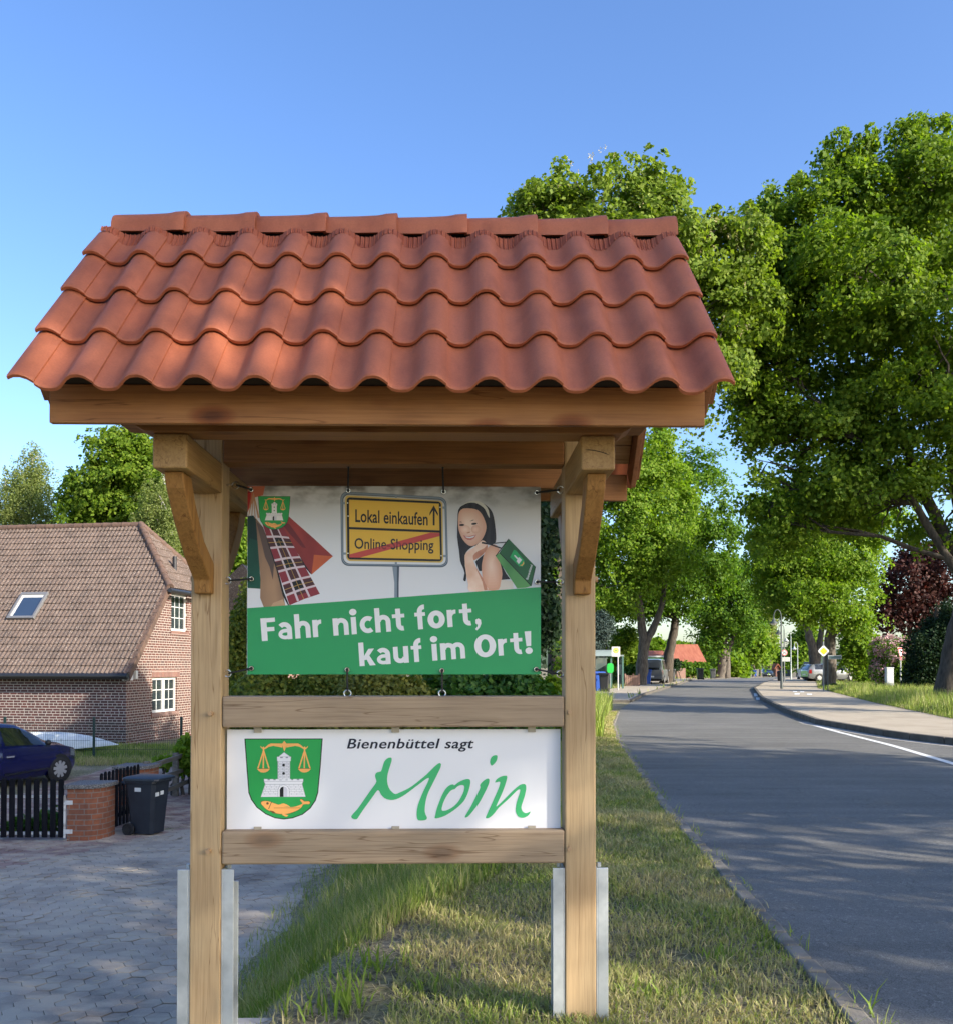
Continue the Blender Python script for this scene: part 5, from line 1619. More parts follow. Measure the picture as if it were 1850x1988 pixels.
# ------------------------------------------------------------------ street furniture, cars and buildings along the road
def gy(v_, z=0.0): return gd(v_, z)
m_pole = flat('pole_grey', (0.22, 0.23, 0.24), 0.45, 0.4)
m_lampd = flat('lamp_post_dark', (0.06, 0.075, 0.075), 0.5)
m_lampl = flat('lamp_post_light', (0.38, 0.43, 0.42), 0.5)
m_lglass = flat('lamp_globe', (0.65, 0.65, 0.62), 0.25)
S_white = flat('sign_white', (0.72, 0.72, 0.71), 0.4); S_yel = flat('sign_yellow', (0.80, 0.44, 0.01), 0.4); S_pale = flat('stop_yellow', (0.62, 0.56, 0.16), 0.4); S_red = flat('sign_red', (0.55, 0.02, 0.02), 0.4); S_blk = flat('sign_black', (0.015, 0.015, 0.015), 0.5)
m_back = flat('sign_edge', (0.3, 0.3, 0.3), 0.5)
ZP = 0.12
def zs(x, y): return zroad(y) + (ZP if x > rk(y) else 0.0)
def tpoly(pts, y, yaw=0):
    return pts
def plate(name, parent, cx, cy, cz, loops, yaw=0.0, th=0.012):
    """sign plate: list of (2-d outline, material, sign of its layer); faces -y"""
    c_, s_ = math.cos(yaw), math.sin(yaw)
    k = MB()
    for i, (pts, mt) in enumerate(loops):
        k.mat(mt)
        dep = -i * 0.003
        if i == 0:
            n = len(pts)
            f = [(cx + p[0] * c_, cy + p[0] * s_, cz + p[1]) for p in pts]
            b_ = [(q[0] - s_ * -th * 1.0, q[1] + c_ * th, q[2]) for q in f]
            k.poly(f); k.mat(m_back).poly(b_); k.add(f + b_, [(j, (j + 1) % n, (j + 1) % n + n, j + n) for j in range(n)])
        else:
            k.poly([(cx + p[0] * c_ - s_ * -dep, cy + p[0] * s_ + c_ * dep, cz + p[1]) for p in pts])
    return k, (lambda p, i: (cx + p[0] * c_ + s_ * i * 0.003, cy + p[0] * s_ - c_ * i * 0.003, cz + p[1]))
def circ(r, n=28): return [(r * math.cos(2 * PI * i / n), r * math.sin(2 * PI * i / n)) for i in range(n)]
def rrect(hx, hz, c_):
    out = []
    for (sx_, sz_, a0) in ((1, 1, 0), (-1, 1, PI / 2), (-1, -1, PI), (1, -1, 1.5 * PI)):
        for k in range(4):
            a_ = a0 + k / 3 * PI / 2
            out.append((sx_ * (hx - c_) + c_ * math.cos(a_), sz_ * (hz - c_) + c_ * math.sin(a_)))
    return out
def letters(k, put, body, x, z, h, mat, i, offset=0.0, wmax=None):
    vs, fs, x0, x1, cap = text2d(body, offset)
    s_ = h / cap
    sx_ = s_ if not wmax else min(s_, wmax / (x1 - x0))
    k.mat(mat).add([put((x + (p[0] - (x0 + x1) / 2) * sx_, z + p[1] * s_), i) for p in vs], fs)
# priority-road sign
y = 50.0; x = px(1598, y); z0 = ZP
t_ = thing('priority_sign', 'yellow and white diamond priority sign on grey pole before the thick tree trunk', 'road sign', (x, y, z0))
MB().mat(m_pole).tube([(x, y + .04, z0), (x, y + .04, 2.75)], 0.038, 10).build('pole', t_, smooth=60)
cz = pz(1264, y)
def dia(r, c_=.04): return [(c_, r - c_), (r - c_, c_), (r - c_, -c_), (c_, -r + c_), (-c_, -r + c_), (-r + c_, -c_), (-r + c_, c_), (-c_, r - c_)]
k, put = plate('p', t_, x, y, cz, [(dia(.335), S_white), (dia(.325, .035), S_blk), (dia(.310, .035), S_white), (dia(.205, .02), S_blk), (dia(.195, .02), S_yel)])
k.build('plate', t_, fix=False)
# street name sign
y = 49.6; x = px(1606, y)
t_ = thing('street_name_sign', 'small grey street name plate on thin pole in front of the tree trunk', 'street sign', (x, y, ZP))
MB().mat(m_lampd).tube([(x, y, ZP), (x, y, pz(1270, y))], .03, 8).build('pole', t_, smooth=60)
k, put = plate('p', t_, x + .36, y - .04, pz(1276, y), [(rrect(.33, .10, .02), S_white), (rrect(.31, .08, .015), flat('sign_slate', (0.10, 0.16, 0.17), 0.5))], yaw=rad(-12))
k.build('plate', t_, fix=False)
# give-way sign, turned towards the side street
y = 53.0; x = px(1748, y)
t_ = thing('give_way_sign', 'white and red give way triangle on pole before the pink flowering bush', 'road sign', (x, y, ZP))
MB().mat(flat('pole_light', (0.5, 0.5, 0.5), 0.5)).tube([(x, y + .05, ZP), (x, y + .05, pz(1262, y))], .035, 10).build('pole', t_, smooth=60)
def tri(r): return [(-r * .866, r * .5), (r * .866, r * .5), (0, -r)]
k, put = plate('p', t_, x, y, pz(1266, y), [(tri(.52), S_white), (tri(.49), S_red), (tri(.31), S_white)], yaw=rad(44))
k.build('plate', t_, fix=False)
# lamps with hanging bells
def lamp(u, vb, vt, ub, vbell, label, mat, y=None, arm=1.0):
    y = y or gy(vb, ZP); x = px(u, y); zt = pz(vt, y); zb = zs(x, y)
    r_ = thing('street_lamp', label, 'street lamp', (x, y, zb), 'bell lamps on the right pavement')
    MB().mat(mat).tube([(x, y, zb), (x, y, zb + .9), (x, y, zb + .95), (x, y, zt - .35)], [.075, .07, .05, .042], 10).build('pole', r_, smooth=60)
    xb = px(ub, y); zbell = pz(vbell, y)
    rr = abs(x - xb) / 2
    arc = [(x - rr + rr * math.cos(a_), y, zt - .35 + .42 * math.sin(a_)) for a_ in [PI * k / 10 for k in range(11)]] + [(xb, y, zbell + .2)]
    MB().mat(mat).tube(arc, .028, 8).build('arm', r_, smooth=60)
    lb = MB().mat(mat).lathe([(.03, .22), (.05, .14), (.08, .12), (.12, .02), (.24, -.10), (.25, -.13), (.0, -.12)], (xb, y, zbell), 18)
    sh_ = lb.build('lamp_shade', r_, smooth=40)
    MB().mat(m_lglass).lathe([(.0, -.24), (.10, -.22), (.17, -.16), (.18, -.122)], (xb, y, zbell), 16).build('globe', sh_, smooth=60)
    return r_
lamp(1516, 1337, 1186, 1501.5, 1206, 'nearest dark gooseneck lamp on the right pavement, bell hanging over kerb', m_lampd)
lamp(1521.5, 1323, 1214, 1511, 1227, 'dark bell lamp just behind the round thirty sign', m_lampd)
lamp(1534.5, 1319, 1228, 1525.5, 1242, 'pale grey bell lamp, third along the right pavement', m_lampl)
lamp(1547.5, 1315, 1248, 1541, 1258, 'faint pale bell lamp farthest along the right pavement', m_lampl)
# speed limit 30
y = gy(1323, ZP) - .4; x = px(1522, y)
t_ = thing('speed_limit_sign', 'round red rimmed speed sign reading 30 above a white supplementary plate', 'road sign', (x, y, zs(x, y)))
MB().mat(m_pole).tube([(x, y + .05, zs(x, y)), (x, y + .05, pz(1258, y))], .035, 8).build('pole', t_, smooth=60)
k, put = plate('p', t_, x, y, pz(1267, y), [(circ(.25), S_white), (circ(.24), S_red), (circ(.185), S_white)])
letters(k, put, '30', 0, -.10, .20, S_blk, 3.4, 0.02)
k.build('plate', t_, fix=False)
k, put = plate('p', t_, x + .12, y, pz(1280, y), [(rrect(.33, .17, .03), S_white), (rrect(.31, .15, .02), flat('plate_pale', (0.42, 0.44, 0.42), 0.5))])
k.build('supplementary_plate', t_, fix=False)
# utility cabinet
m_cab = mottled('cabinet_grey', [(0.3, (0.42, 0.45, 0.46)), (0.7, (0.52, 0.55, 0.56))], 3, 0.5, 0.0)
y = 54.5; x = px(1725, y)
t_ = thing('utility_cabinet', 'tall pale grey utility cabinet left of the give way sign', 'utility cabinet', (x, y, ZP))
k = MB().mat(m_cab); k.box(x - .2, x + .2, y - .15, y + .15, ZP + .30, ZP + 1.18); k.box(x - .22, x + .22, y - .17, y + .17, ZP + 1.181, ZP + 1.24); k.build('housing', t_, bevel=.01)
MB().mat(flat('cabinet_base', (0.34, 0.35, 0.36), 0.7)).box(x - .21, x + .21, y - .16, y + .16, ZP, ZP + .295).build('base', t_)
MB().mat(m_cab).box(x - .17, x + .17, y - .156, y - .151, ZP + .34, ZP + 1.14).build('door', t_, bevel=.003)
# cars parked to the right of the far pavement
y = 86.0
car('parked_car', 'silver estate car with roof box parked farthest left behind the tree trunks', 'car', WAGON, flat('car_silver', (0.62, 0.64, 0.66), 0.3, 0.1, .6), (px(1571, y + 4), y + 4, .08), rad(82), wheelx=(1.4, -1.35), detail=False, group='cars parked right of the pavement')
car('parked_car', 'dark slate car parked in front of the silver estate, left of the trunks', 'car', HATCH, flat('car_slate', (0.04, 0.055, 0.075), 0.3, 0.1, .8), (px(1584, y - 2), y - 2, .08), rad(80), detail=False, group='cars parked right of the pavement')
car('parked_car', 'dark grey car, its nose showing right of the thick tree trunk', 'car', WAGON, flat('car_graphite', (0.20, 0.21, 0.22), 0.28, 0.3, .8), (px(1610, y - 7), y - 7, .11), rad(6), wheelx=(1.4, -1.35), detail=False, group='cars parked right of the pavement')
rb = MB().mat(m_dark); rb.box(px(1573, y + 4) - .4, px(1573, y + 4) + .4, y + 3, y + 5, 1.50, 1.78)
tag(rb.build('roof_box', loc=(px(1573, y + 4), y + 4, 1.5), bevel=.1), 'black roof box on top of the silver estate car', 'roof box')
# car coming towards us
yc = 165.0
car('approaching_car', 'dark car with bright headlights driving towards us far down the road', 'car', WAGON, flat('car_dark', (0.02, 0.03, 0.05), 0.3, 0.1, .8), (px(1487, yc), yc, zroad(yc) + .01), rad(-97), wheelx=(1.4, -1.35), detail=False)
# van on the left
y = 69.5
car('parked_van', 'grey van parked beside the left pavement behind the tree trunk', 'van', VAN, flat('van_grey', (0.13, 0.135, 0.14), 0.35, 0.3, .5), (px(1273, y) + .25, y + 2.2, .05), rad(73), wheelx=(1.5, -1.35), wr_=.33, detail=False)
# bins by the road
GB = 'wheelie bins along the left pavement'
bin_('wheelie_bin', 'tall blue lidded wheelie bin nearest the bus shelter', (px(1160, 50), 50, .09), rad(100), m_binb, m_binb, 1.07, GB)
bin_('wheelie_bin', 'black wheelie bin beside the tall blue bin near bus shelter', (px(1172, 49), 49, .09), rad(80), m_bink, m_bink, 1.0, GB)
bin_('wheelie_bin', 'blue wheelie bin between tree trunk and grey van', (px(1255, 68), 68, .09), rad(90), m_binb, m_binb, 1.07, GB)
bin_('wheelie_bin', 'dark grey wheelie bin at the right side of the grey van', (px(1303, 76), 76, .09), rad(80), m_bing, m_bing, 1.07, GB)
bin_('wheelie_bin', 'black wheelie bin on the verge before the red roofed house', (px(1358, 88), 88, .09), rad(95), m_bink, m_bink, 1.07, GB)
bin_('wheelie_bin', 'pale grey wheelie bin at the foot of the forked tree', (px(1383, 100), 100, .0), rad(80), m_bing, m_bing, 1.07, GB)
bin_('wheelie_bin', 'blue wheelie bin far down the road near the approaching car', (px(1464, 150), 150, zroad(150) + .09), rad(80), m_binb, m_binb, 1.07, GB)
# litter bin on the right pavement
y = gy(1322, ZP); x = px(1513, y)
tag(MB().mat(m_bink).lathe([(0, 0), (.2, 0), (.25, .75), (.27, .78), (.2, .86), (0, .88)], (x, y, zs(x, y)), 14).build('litter_bin', loc=(x, y, zs(x, y)), smooth=40), 'dark litter bin beside the lamp posts on right pavement', 'litter bin')
# bus shelter
m_shel = flat('shelter_green', (0.06, 0.13, 0.11), 0.45)
m_shgl = flat('shelter_glass', (0.10, 0.13, 0.13), 0.06, 0, 0, .8)
y = 56.0; xa, xb = px(1142, y), px(1208, y)
t_ = thing('bus_shelter', 'green framed glass bus shelter left of the bus stop sign', 'bus shelter', (xa, y, .1))
zt = pz(1272, y)
for xx_ in (xa, xb):
    for yy in (y, y + 1.5):
        MB().mat(m_shel).box(xx_ - .05, xx_ + .05, yy - .05, yy + .05, .09, zt - .05).build('post', t_)
MB().mat(m_shel).box(lerp(xa, xb, .66) - .05, lerp(xa, xb, .66) + .05, y - .05, y + .05, .09, zt - .05).build('post', t_)
k = MB().mat(flat('shelter_roof', (0.23, 0.28, 0.27), 0.4))
k.grid([[(xx_, y - .25 + 2.0 * q, zt - .05 + .38 * math.sin(PI * q) ** .8) for q in [i / 10 for i in range(11)]] for xx_ in (xa - .1, lerp(xa, xb, .8))])
k.box(xa - .1, xb + .06, y - .08, y + .0, zt - .07, zt + .02); k.build('roof', t_, smooth=50)
k = MB().mat(m_shgl); k.box(xa + .05, lerp(xa, xb, .66) - .05, y + 1.5, y + 1.515, .35, zt - .15); k.box(xb - .01, xb + .005, y + .05, y + 1.45, .35, zt - .15); k.build('glass_wall', t_)
# rounded containers hanging in the shelter
def roundbin(u, v_, ru, rv, y, mat, label):
    x = px(u, y); z = pz(v_, y); rx, rz = ru * y / FPX, rv * y / FPX
    k = MB().mat(mat)
    pts = [(x + rx * math.copysign(abs(math.cos(a_)) ** .6, math.cos(a_)), z + rz * math.copysign(abs(math.sin(a_)) ** .6, math.sin(a_))) for a_ in [2 * PI * i / 24 for i in range(24)]]
    k.prism(pts, 'y', y, y + .3)
    k.mat(m_pole).tube([(x, y + .15, .09), (x, y + .15, z - rz)], .03, 8)
    tag(k.build('waste_container', loc=(x, y, z - rz), bevel=.04), label, 'container')
roundbin(1184, 1297, 6.5, 9.5, 55.2, flat('container_green', (0.02, 0.42, 0.06), 0.4), 'bright green rounded container in front of the bus shelter glass')
roundbin(1203, 1300, 5, 10, 56.8, flat('container_white', (0.6, 0.62, 0.62), 0.4), 'white rounded container behind the bus stop pole')
# bus stop sign
y = 52.5; x = px(1199, y)
t_ = thing('bus_stop_sign', 'bus stop sign with letter H in a yellow green circle on pole', 'bus stop sign', (x, y, .09))
MB().mat(flat('pole_light', (0.5, 0.5, 0.5), 0.5)).tube([(x, y + .05, .09), (x, y + .05, pz(1260, y))], .035, 10).build('pole', t_, smooth=60)
hx = 8 * y / FPX; hz = 9.5 * y / FPX
k, put = plate('p', t_, x - .12, y, pz(1265, y), [(rrect(hx, hz, .02), S_white)])
def circz(r, dz): return [(a_, b_ + dz) for a_, b_ in circ(r)]
gz_ = flat('stop_green', (0.03, 0.25, 0.06), 0.5)
for i, (pts, mt) in enumerate(((circz(.165, .06), gz_), (circz(.145, .06), S_pale))):
    k.mat(mt).poly([put(p, i + 1) for p in pts])
letters(k, put, 'H', 0, -.02, .16, gz_, 3, 0.02)
k.build('plate', t_, fix=False)
# buildings down the road
def gable_house(name, label, cat, x0, x1, y0, y1, zb, ze, zr, wall, roofm, ridge='x', over=.3, wins=()):
    r_ = thing(name, label, cat, ((x0 + x1) / 2, y0, zb))
    MB().mat(wall).box(x0, x1, y0, y1, zb, ze).build('wall', r_)
    k = MB().mat(roofm)
    if ridge == 'x':
        ym = (y0 + y1) / 2
        k.prism([(y0 - over, ze - .15), (ym, zr), (y1 + over, ze - .15), (y1 + over, ze + .05), (ym, zr + .2), (y0 - over, ze + .05)], 'x', x0 - over, x1 + over)
    else:
        xm = (x0 + x1) / 2
        k.prism([(x0 - over, ze - .15), (xm, zr), (x1 + over, ze - .15), (x1 + over, ze + .05), (xm, zr + .2), (x0 - over, ze + .05)], 'y', y0 - over, y1 + over)
        MB().mat(wall).prism([(x0, ze), (x1, ze), (xm, zr - .05)], 'y', y0 + .01, y1 - .01).build('gable', r_)
    k.build('roof', r_)
    for a, b_, c_, d in wins:
        MB().mat(m_gl).box(a, b_, y0 - .02, y0 + .02, c_, d).build('window', r_)
    return r_
m_redroof = mottled('red_tile_roof', [(0.3, (0.26, 0.075, 0.045)), (0.7, (0.38, 0.14, 0.085))], 0.7, 0.85, 0.3, 30, (6, 1, 1))
m_wred = brickmat('wall_red', 'x', (0.22, 0.08, 0.055), (0.16, 0.06, 0.045), (0.3, 0.25, 0.22))
y = 112.0
gable_house('red_roofed_house', 'house with bright red tiled roof beyond the green shed', 'house', px(1312, y), px(1364, y), y, y + 8, -.2, pz(1285, y), pz(1254, y + 4), m_wred, m_redroof, wins=((px(1335, y), px(1340, y), 0.9, 1.6),))
y = 125.0
gable_house('low_red_roofed_house', 'low house with pale red roof between the two left tree trunks', 'house', px(1246, y), px(1292, y), y, y + 7, -.2, pz(1283, y), pz(1266, y + 3), m_wred, m_redroof)
y = 92.0
m_lime = flat('lime_render', (0.16, 0.42, 0.10), 0.8)
t_ = thing('green_shed', 'flat roofed lime green shed behind the grey van', 'shed', (px(1265, y), y, 0))
MB().mat(m_lime).box(px(1220, y), px(1296, y), y, y + 5, -.3, pz(1276, y)).build('wall', t_)
MB().mat(flat('shed_roof', (0.45, 0.47, 0.46), 0.6)).box(px(1218, y), px(1298, y), y - .2, y + 5.2, pz(1276, y) + .001, pz(1276, y) + .15).build('roof', t_)
y = 80.0
gable_house('brown_roofed_house', 'house with pale brown roof just right of the right oak post', 'house', px(1140, y), px(1176, y), y, y + 9, -.2, pz(1267, y), pz(1224, y), flat('render_cream', (0.45, 0.40, 0.33), 0.9), mottled('brown_roof', [(0.3, (0.15, 0.10, 0.085)), (0.7, (0.21, 0.15, 0.125))], 3, 0.85, 0.2, 30), ridge='y', over=.4)
y = 190.0
gable_house('far_house', 'small far house with light roof beside the farthest lamp posts', 'house', px(1536, y), px(1552, y), y, y + 9, -1.2, pz(1283, y), pz(1262, y), flat('render_dark', (0.12, 0.12, 0.11), 0.9), flat('roof_pale', (0.30, 0.26, 0.23), 0.8), ridge='y')
y = 185.0
gable_house('far_red_house', 'tiny red brick house at the far bend behind the lamp posts', 'house', px(1505, y), px(1512, y), y, y + 8, -1.2, pz(1298, y), pz(1290, y), m_wred, m_redroof, ridge='y')
# garden fences
m_fpink = flat('fence_wood_red', (0.28, 0.17, 0.13), 0.85)
y = 63.0
t_ = thing('board_fence', 'reddish board fence between bus stop and tree trunk', 'fence', (px(1210, y), y, 0))
k = MB().mat(m_fpink)
xx_ = px(1212, y)
while xx_ < px(1240, y):
    k.box(xx_, xx_ + .11, y, y + .02, .05, pz(1311, y)); xx_ += .125
k.build('boards', t_)
for u in (1213, 1229, 1240):
    MB().mat(m_fpink).box(px(u, y) - .05, px(u, y) + .05, y + .021, y + .12, 0, pz(1308, y)).build('post', t_)
y = 74.0
t_ = thing('garden_picket_fence', 'low dark picket fence under shrubs left of the utility cabinet', 'fence', (px(1690, y), y, 0.1))
k = MB().mat(flat('fence_dark', (0.045, 0.035, 0.028), 0.9))
xx_ = px(1655, y)
while xx_ < px(1716, y):
    k.box(xx_, xx_ + .09, y, y + .02, .1, 1.05); xx_ += .2
for z in (.35, .85):
    k.box(px(1655, y), px(1716, y), y + .021, y + .06, z, z + .08)
k.build('pickets', t_)
y = 118.0
t_ = thing('board_fence', 'pinkish board fence in front of the red roofed house', 'fence', (px(1340, y), y - 14, 0))
y = 104
k = MB().mat(m_fpink); k.box(px(1308, y), px(1330, y), y, y + .05, 0, 1.1); k.build('boards', t_)
y = 60.0
tag(MB().mat(flat('fence_dark', (0.045, 0.035, 0.028), 0.9)).tube([(px(1770, y), y, .1), (px(1770, y), y, 1.35)], .05, 8).build('wooden_post', loc=(px(1770, y), y, .1)), 'thin dark post standing right of the give way sign', 'post')
y = 66.0
tag(MB().mat(m_grw).box(px(1746, y), px(1776, y), y, y + .3, .1, .72).build('garden_wall', loc=(px(1760, y), y, .1)), 'low weathered board edging behind the give way sign', 'wall')

# ------------------------------------------------------------------ trees, hedges, grass
def unit(a): return a / np.maximum(np.linalg.norm(a, axis=-1, keepdims=True), 1e-9)
def leaf_quads(cen, nrm, size, rg, aspect=0.84):
    """rhombic leaves at the given centres, facing the given directions"""
    n = len(cen)
    t_ = unit(np.cross(nrm, unit(rg.normal(size=(n, 3)))))
    b_ = np.cross(nrm, t_)
    s_ = (size * rg.uniform(0.65, 1.3, n))[:, None]
    v = np.empty((n, 4, 3))
    v[:, 0] = cen - t_ * s_ * .5
    v[:, 1] = cen + b_ * s_ * .5 * aspect + t_ * s_ * .08
    v[:, 2] = cen + t_ * s_ * .5 - nrm * s_ * .12
    v[:, 3] = cen - b_ * s_ * .5 * aspect + t_ * s_ * .08
    return v.reshape(-1, 3)
def sprays(lobes, n, rg, inner=0.5, bump_=0.16):
    """clump centres spread through a set of ellipsoids, thicker towards their outside"""
    L = np.array(lobes, dtype=float)
    wgt = (L[:, 3] * L[:, 4] * L[:, 5]) ** (2 / 3)
    k = rg.choice(len(L), n, p=wgt / wgt.sum())
    d = unit(rg.normal(size=(n, 3)))
    r = inner + (1 - inner) * np.sqrt(rg.uniform(0, 1, n))
    ph = L[k, 0] * 3 + L[k, 2] * 2
    r *= 1 + bump_ * (np.sin(5 * d[:, 0] + ph) * np.sin(4 * d[:, 2] + ph * .7) + .6 * np.sin(9 * d[:, 1] + 7 * d[:, 2] + ph))
    return L[k, :3] + d * L[k, 3:] * r[:, None], d, k
def foliage(lobes, n, per, leaf, spread, rg, droop=0.25, inner=0.5, flat_=0.35, up=0.8, bump_=0.16, wild=0.5, aspect=.84, clump=None):
    if clump:           # boughs first, then sprays along each bough: leaves gaps between them
        M, rad_c = clump
        bc, bd, _ = sprays(lobes, M, rg, inner, bump_)
        k = rg.integers(0, M, n)
        q = rg.normal(size=(n, 3))
        q *= np.minimum(1, 1.7 / np.linalg.norm(q, axis=1, keepdims=True))
        q = q * np.array([1, 1, .42]) * rad_c * rg.uniform(.6, 1.25, M)[k][:, None]
        c = bc[k] + q
        c[:, 2] -= droop * .35 * (q[:, 0] ** 2 + q[:, 1] ** 2) / rad_c
        d = unit(bd[k] + .5 * q / rad_c)
    else:
        c, d, k = sprays(lobes, n, rg, inner, bump_)
    sn_ = unit(0.95 * d + np.array([0, 0, up * .6]) + 0.35 * rg.normal(size=(n, 3)))
    sp = spread * rg.uniform(0.6, 1.35, n)
    cen = np.repeat(c, per, axis=0); nn = np.repeat(sn_, per, axis=0); ss = np.repeat(sp, per)[:, None]
    off = rg.normal(size=(n * per, 3)) * 0.6
    off *= np.minimum(1, 1.25 / np.linalg.norm(off, axis=1, keepdims=True))
    al = (off * nn).sum(1, keepdims=True)
    off = off - nn * al * (1 - flat_)
    cen = cen + off * ss
    rad_ = np.linalg.norm(off, axis=1)
    cen[:, 2] -= droop * rad_ ** 2 * ss[:, 0]
    ln = unit(nn + wild * rg.normal(size=(n * per, 3)))
    return leaf_quads(cen, ln, leaf, rg, aspect)
def barkmat(name, dark, light):
    return mottled(name, [(0.3, dark), (0.5, tuple((a + b_) / 2 for a, b_ in zip(dark, light))), (0.7, light)], 7.0, 0.95, 0.8, 22, (1.5, 1.5, 0.35))
bk_grey = barkmat('bark_grey', (0.055, 0.045, 0.036), (0.17, 0.145, 0.12))
bk_dark = barkmat('bark_dark', (0.03, 0.025, 0.02), (0.10, 0.082, 0.066))
bk_birch = mottled('bark_birch', [(0.38, (0.05, 0.05, 0.05)), (0.46, (0.5, 0.48, 0.45)), (0.7, (0.62, 0.6, 0.57))], 6, 0.8, 0.2, 20, (0.6, 0.6, 2))
lf_maple = leafmat('maple_leaf', (0.07, 0.13, 0.012), (0.115, 0.185, 0.016), (0.18, 0.245, 0.026), 0.42)
lf_mapled = leafmat('maple_leaf_deep', (0.045, 0.11, 0.011), (0.075, 0.15, 0.013), (0.12, 0.20, 0.018), 0.40)
lf_chest = leafmat('chestnut_leaf', (0.095, 0.155, 0.018), (0.14, 0.205, 0.025), (0.195, 0.25, 0.04), 0.38)
lf_lime = leafmat('lime_leaf', (0.085, 0.165, 0.014), (0.13, 0.215, 0.018), (0.19, 0.265, 0.03), 0.42)
lf_birch = leafmat('birch_leaf', (0.13, 0.17, 0.05), (0.18, 0.22, 0.07), (0.24, 0.27, 0.10), 0.4)
lf_copper = leafmat('copper_beech_leaf', (0.030, 0.014, 0.014), (0.055, 0.022, 0.020), (0.09, 0.036, 0.028), 0.22, (1.7, .9, .8))
lf_yew = leafmat('yew_leaf', (0.008, 0.022, 0.009), (0.014, 0.034, 0.012), (0.022, 0.048, 0.015), 0.12)
lf_thuja = leafmat('thuja_spray', (0.06, 0.095, 0.014), (0.11, 0.145, 0.02), (0.22, 0.22, 0.04), 0.28)
lf_thujay = leafmat('thuja_spray_painted_sun', (0.10, 0.12, 0.02), (0.16, 0.165, 0.03), (0.22, 0.21, 0.045), 0.2)  # yellow stands for sunlight on the conifer, put into the leaf colour
lf_laurel = leafmat('laurel_leaf', (0.03, 0.085, 0.014), (0.05, 0.12, 0.018), (0.09, 0.17, 0.03), 0.28, rough=.4)
lf_spruce = leafmat('blue_spruce_spray', (0.03, 0.05, 0.045), (0.045, 0.07, 0.065), (0.06, 0.09, 0.085), 0.1)
lf_pink = leafmat('pink_blossom', (0.42, 0.24, 0.27), (0.52, 0.32, 0.34), (0.6, 0.42, 0.43), 0.3, (1.2, 1.1, 1.1))
lf_candle = leafmat('chestnut_candle', (0.40, 0.36, 0.17), (0.5, 0.45, 0.24), (0.6, 0.54, 0.33), 0.3, (1.2, 1.15, 1))
def lob(Y, items):
    """crown lobes measured on the picture, placed at distance Y: (u, v, ru, rv[, depth offset, depth radius])"""
    out = []
    for it in items:
        u, v_, ru, rv = it[:4]
        dy = it[4] if len(it) > 4 else 0
        c = at(u, v_, Y + dy)
        s_ = (Y + dy) / FPX
        ry = it[5] if len(it) > 5 else (ru + rv) / 2 * s_ * 1.0
        out.append((c.x, c.y, c.z, ru * s_, ry, rv * s_))
    return out
def wob(p, q, n, amp, rg):
    p, q = Vector(p), Vector(q)
    pts = []
    L = (q - p).length
    for i in range(n + 1):
        t_ = i / n
        k = math.sin(PI * t_) * amp * L
        pts.append(p.lerp(q, t_) + Vector((rg.normal() * k, rg.normal() * k, abs(rg.normal()) * k * .6)))
    return pts
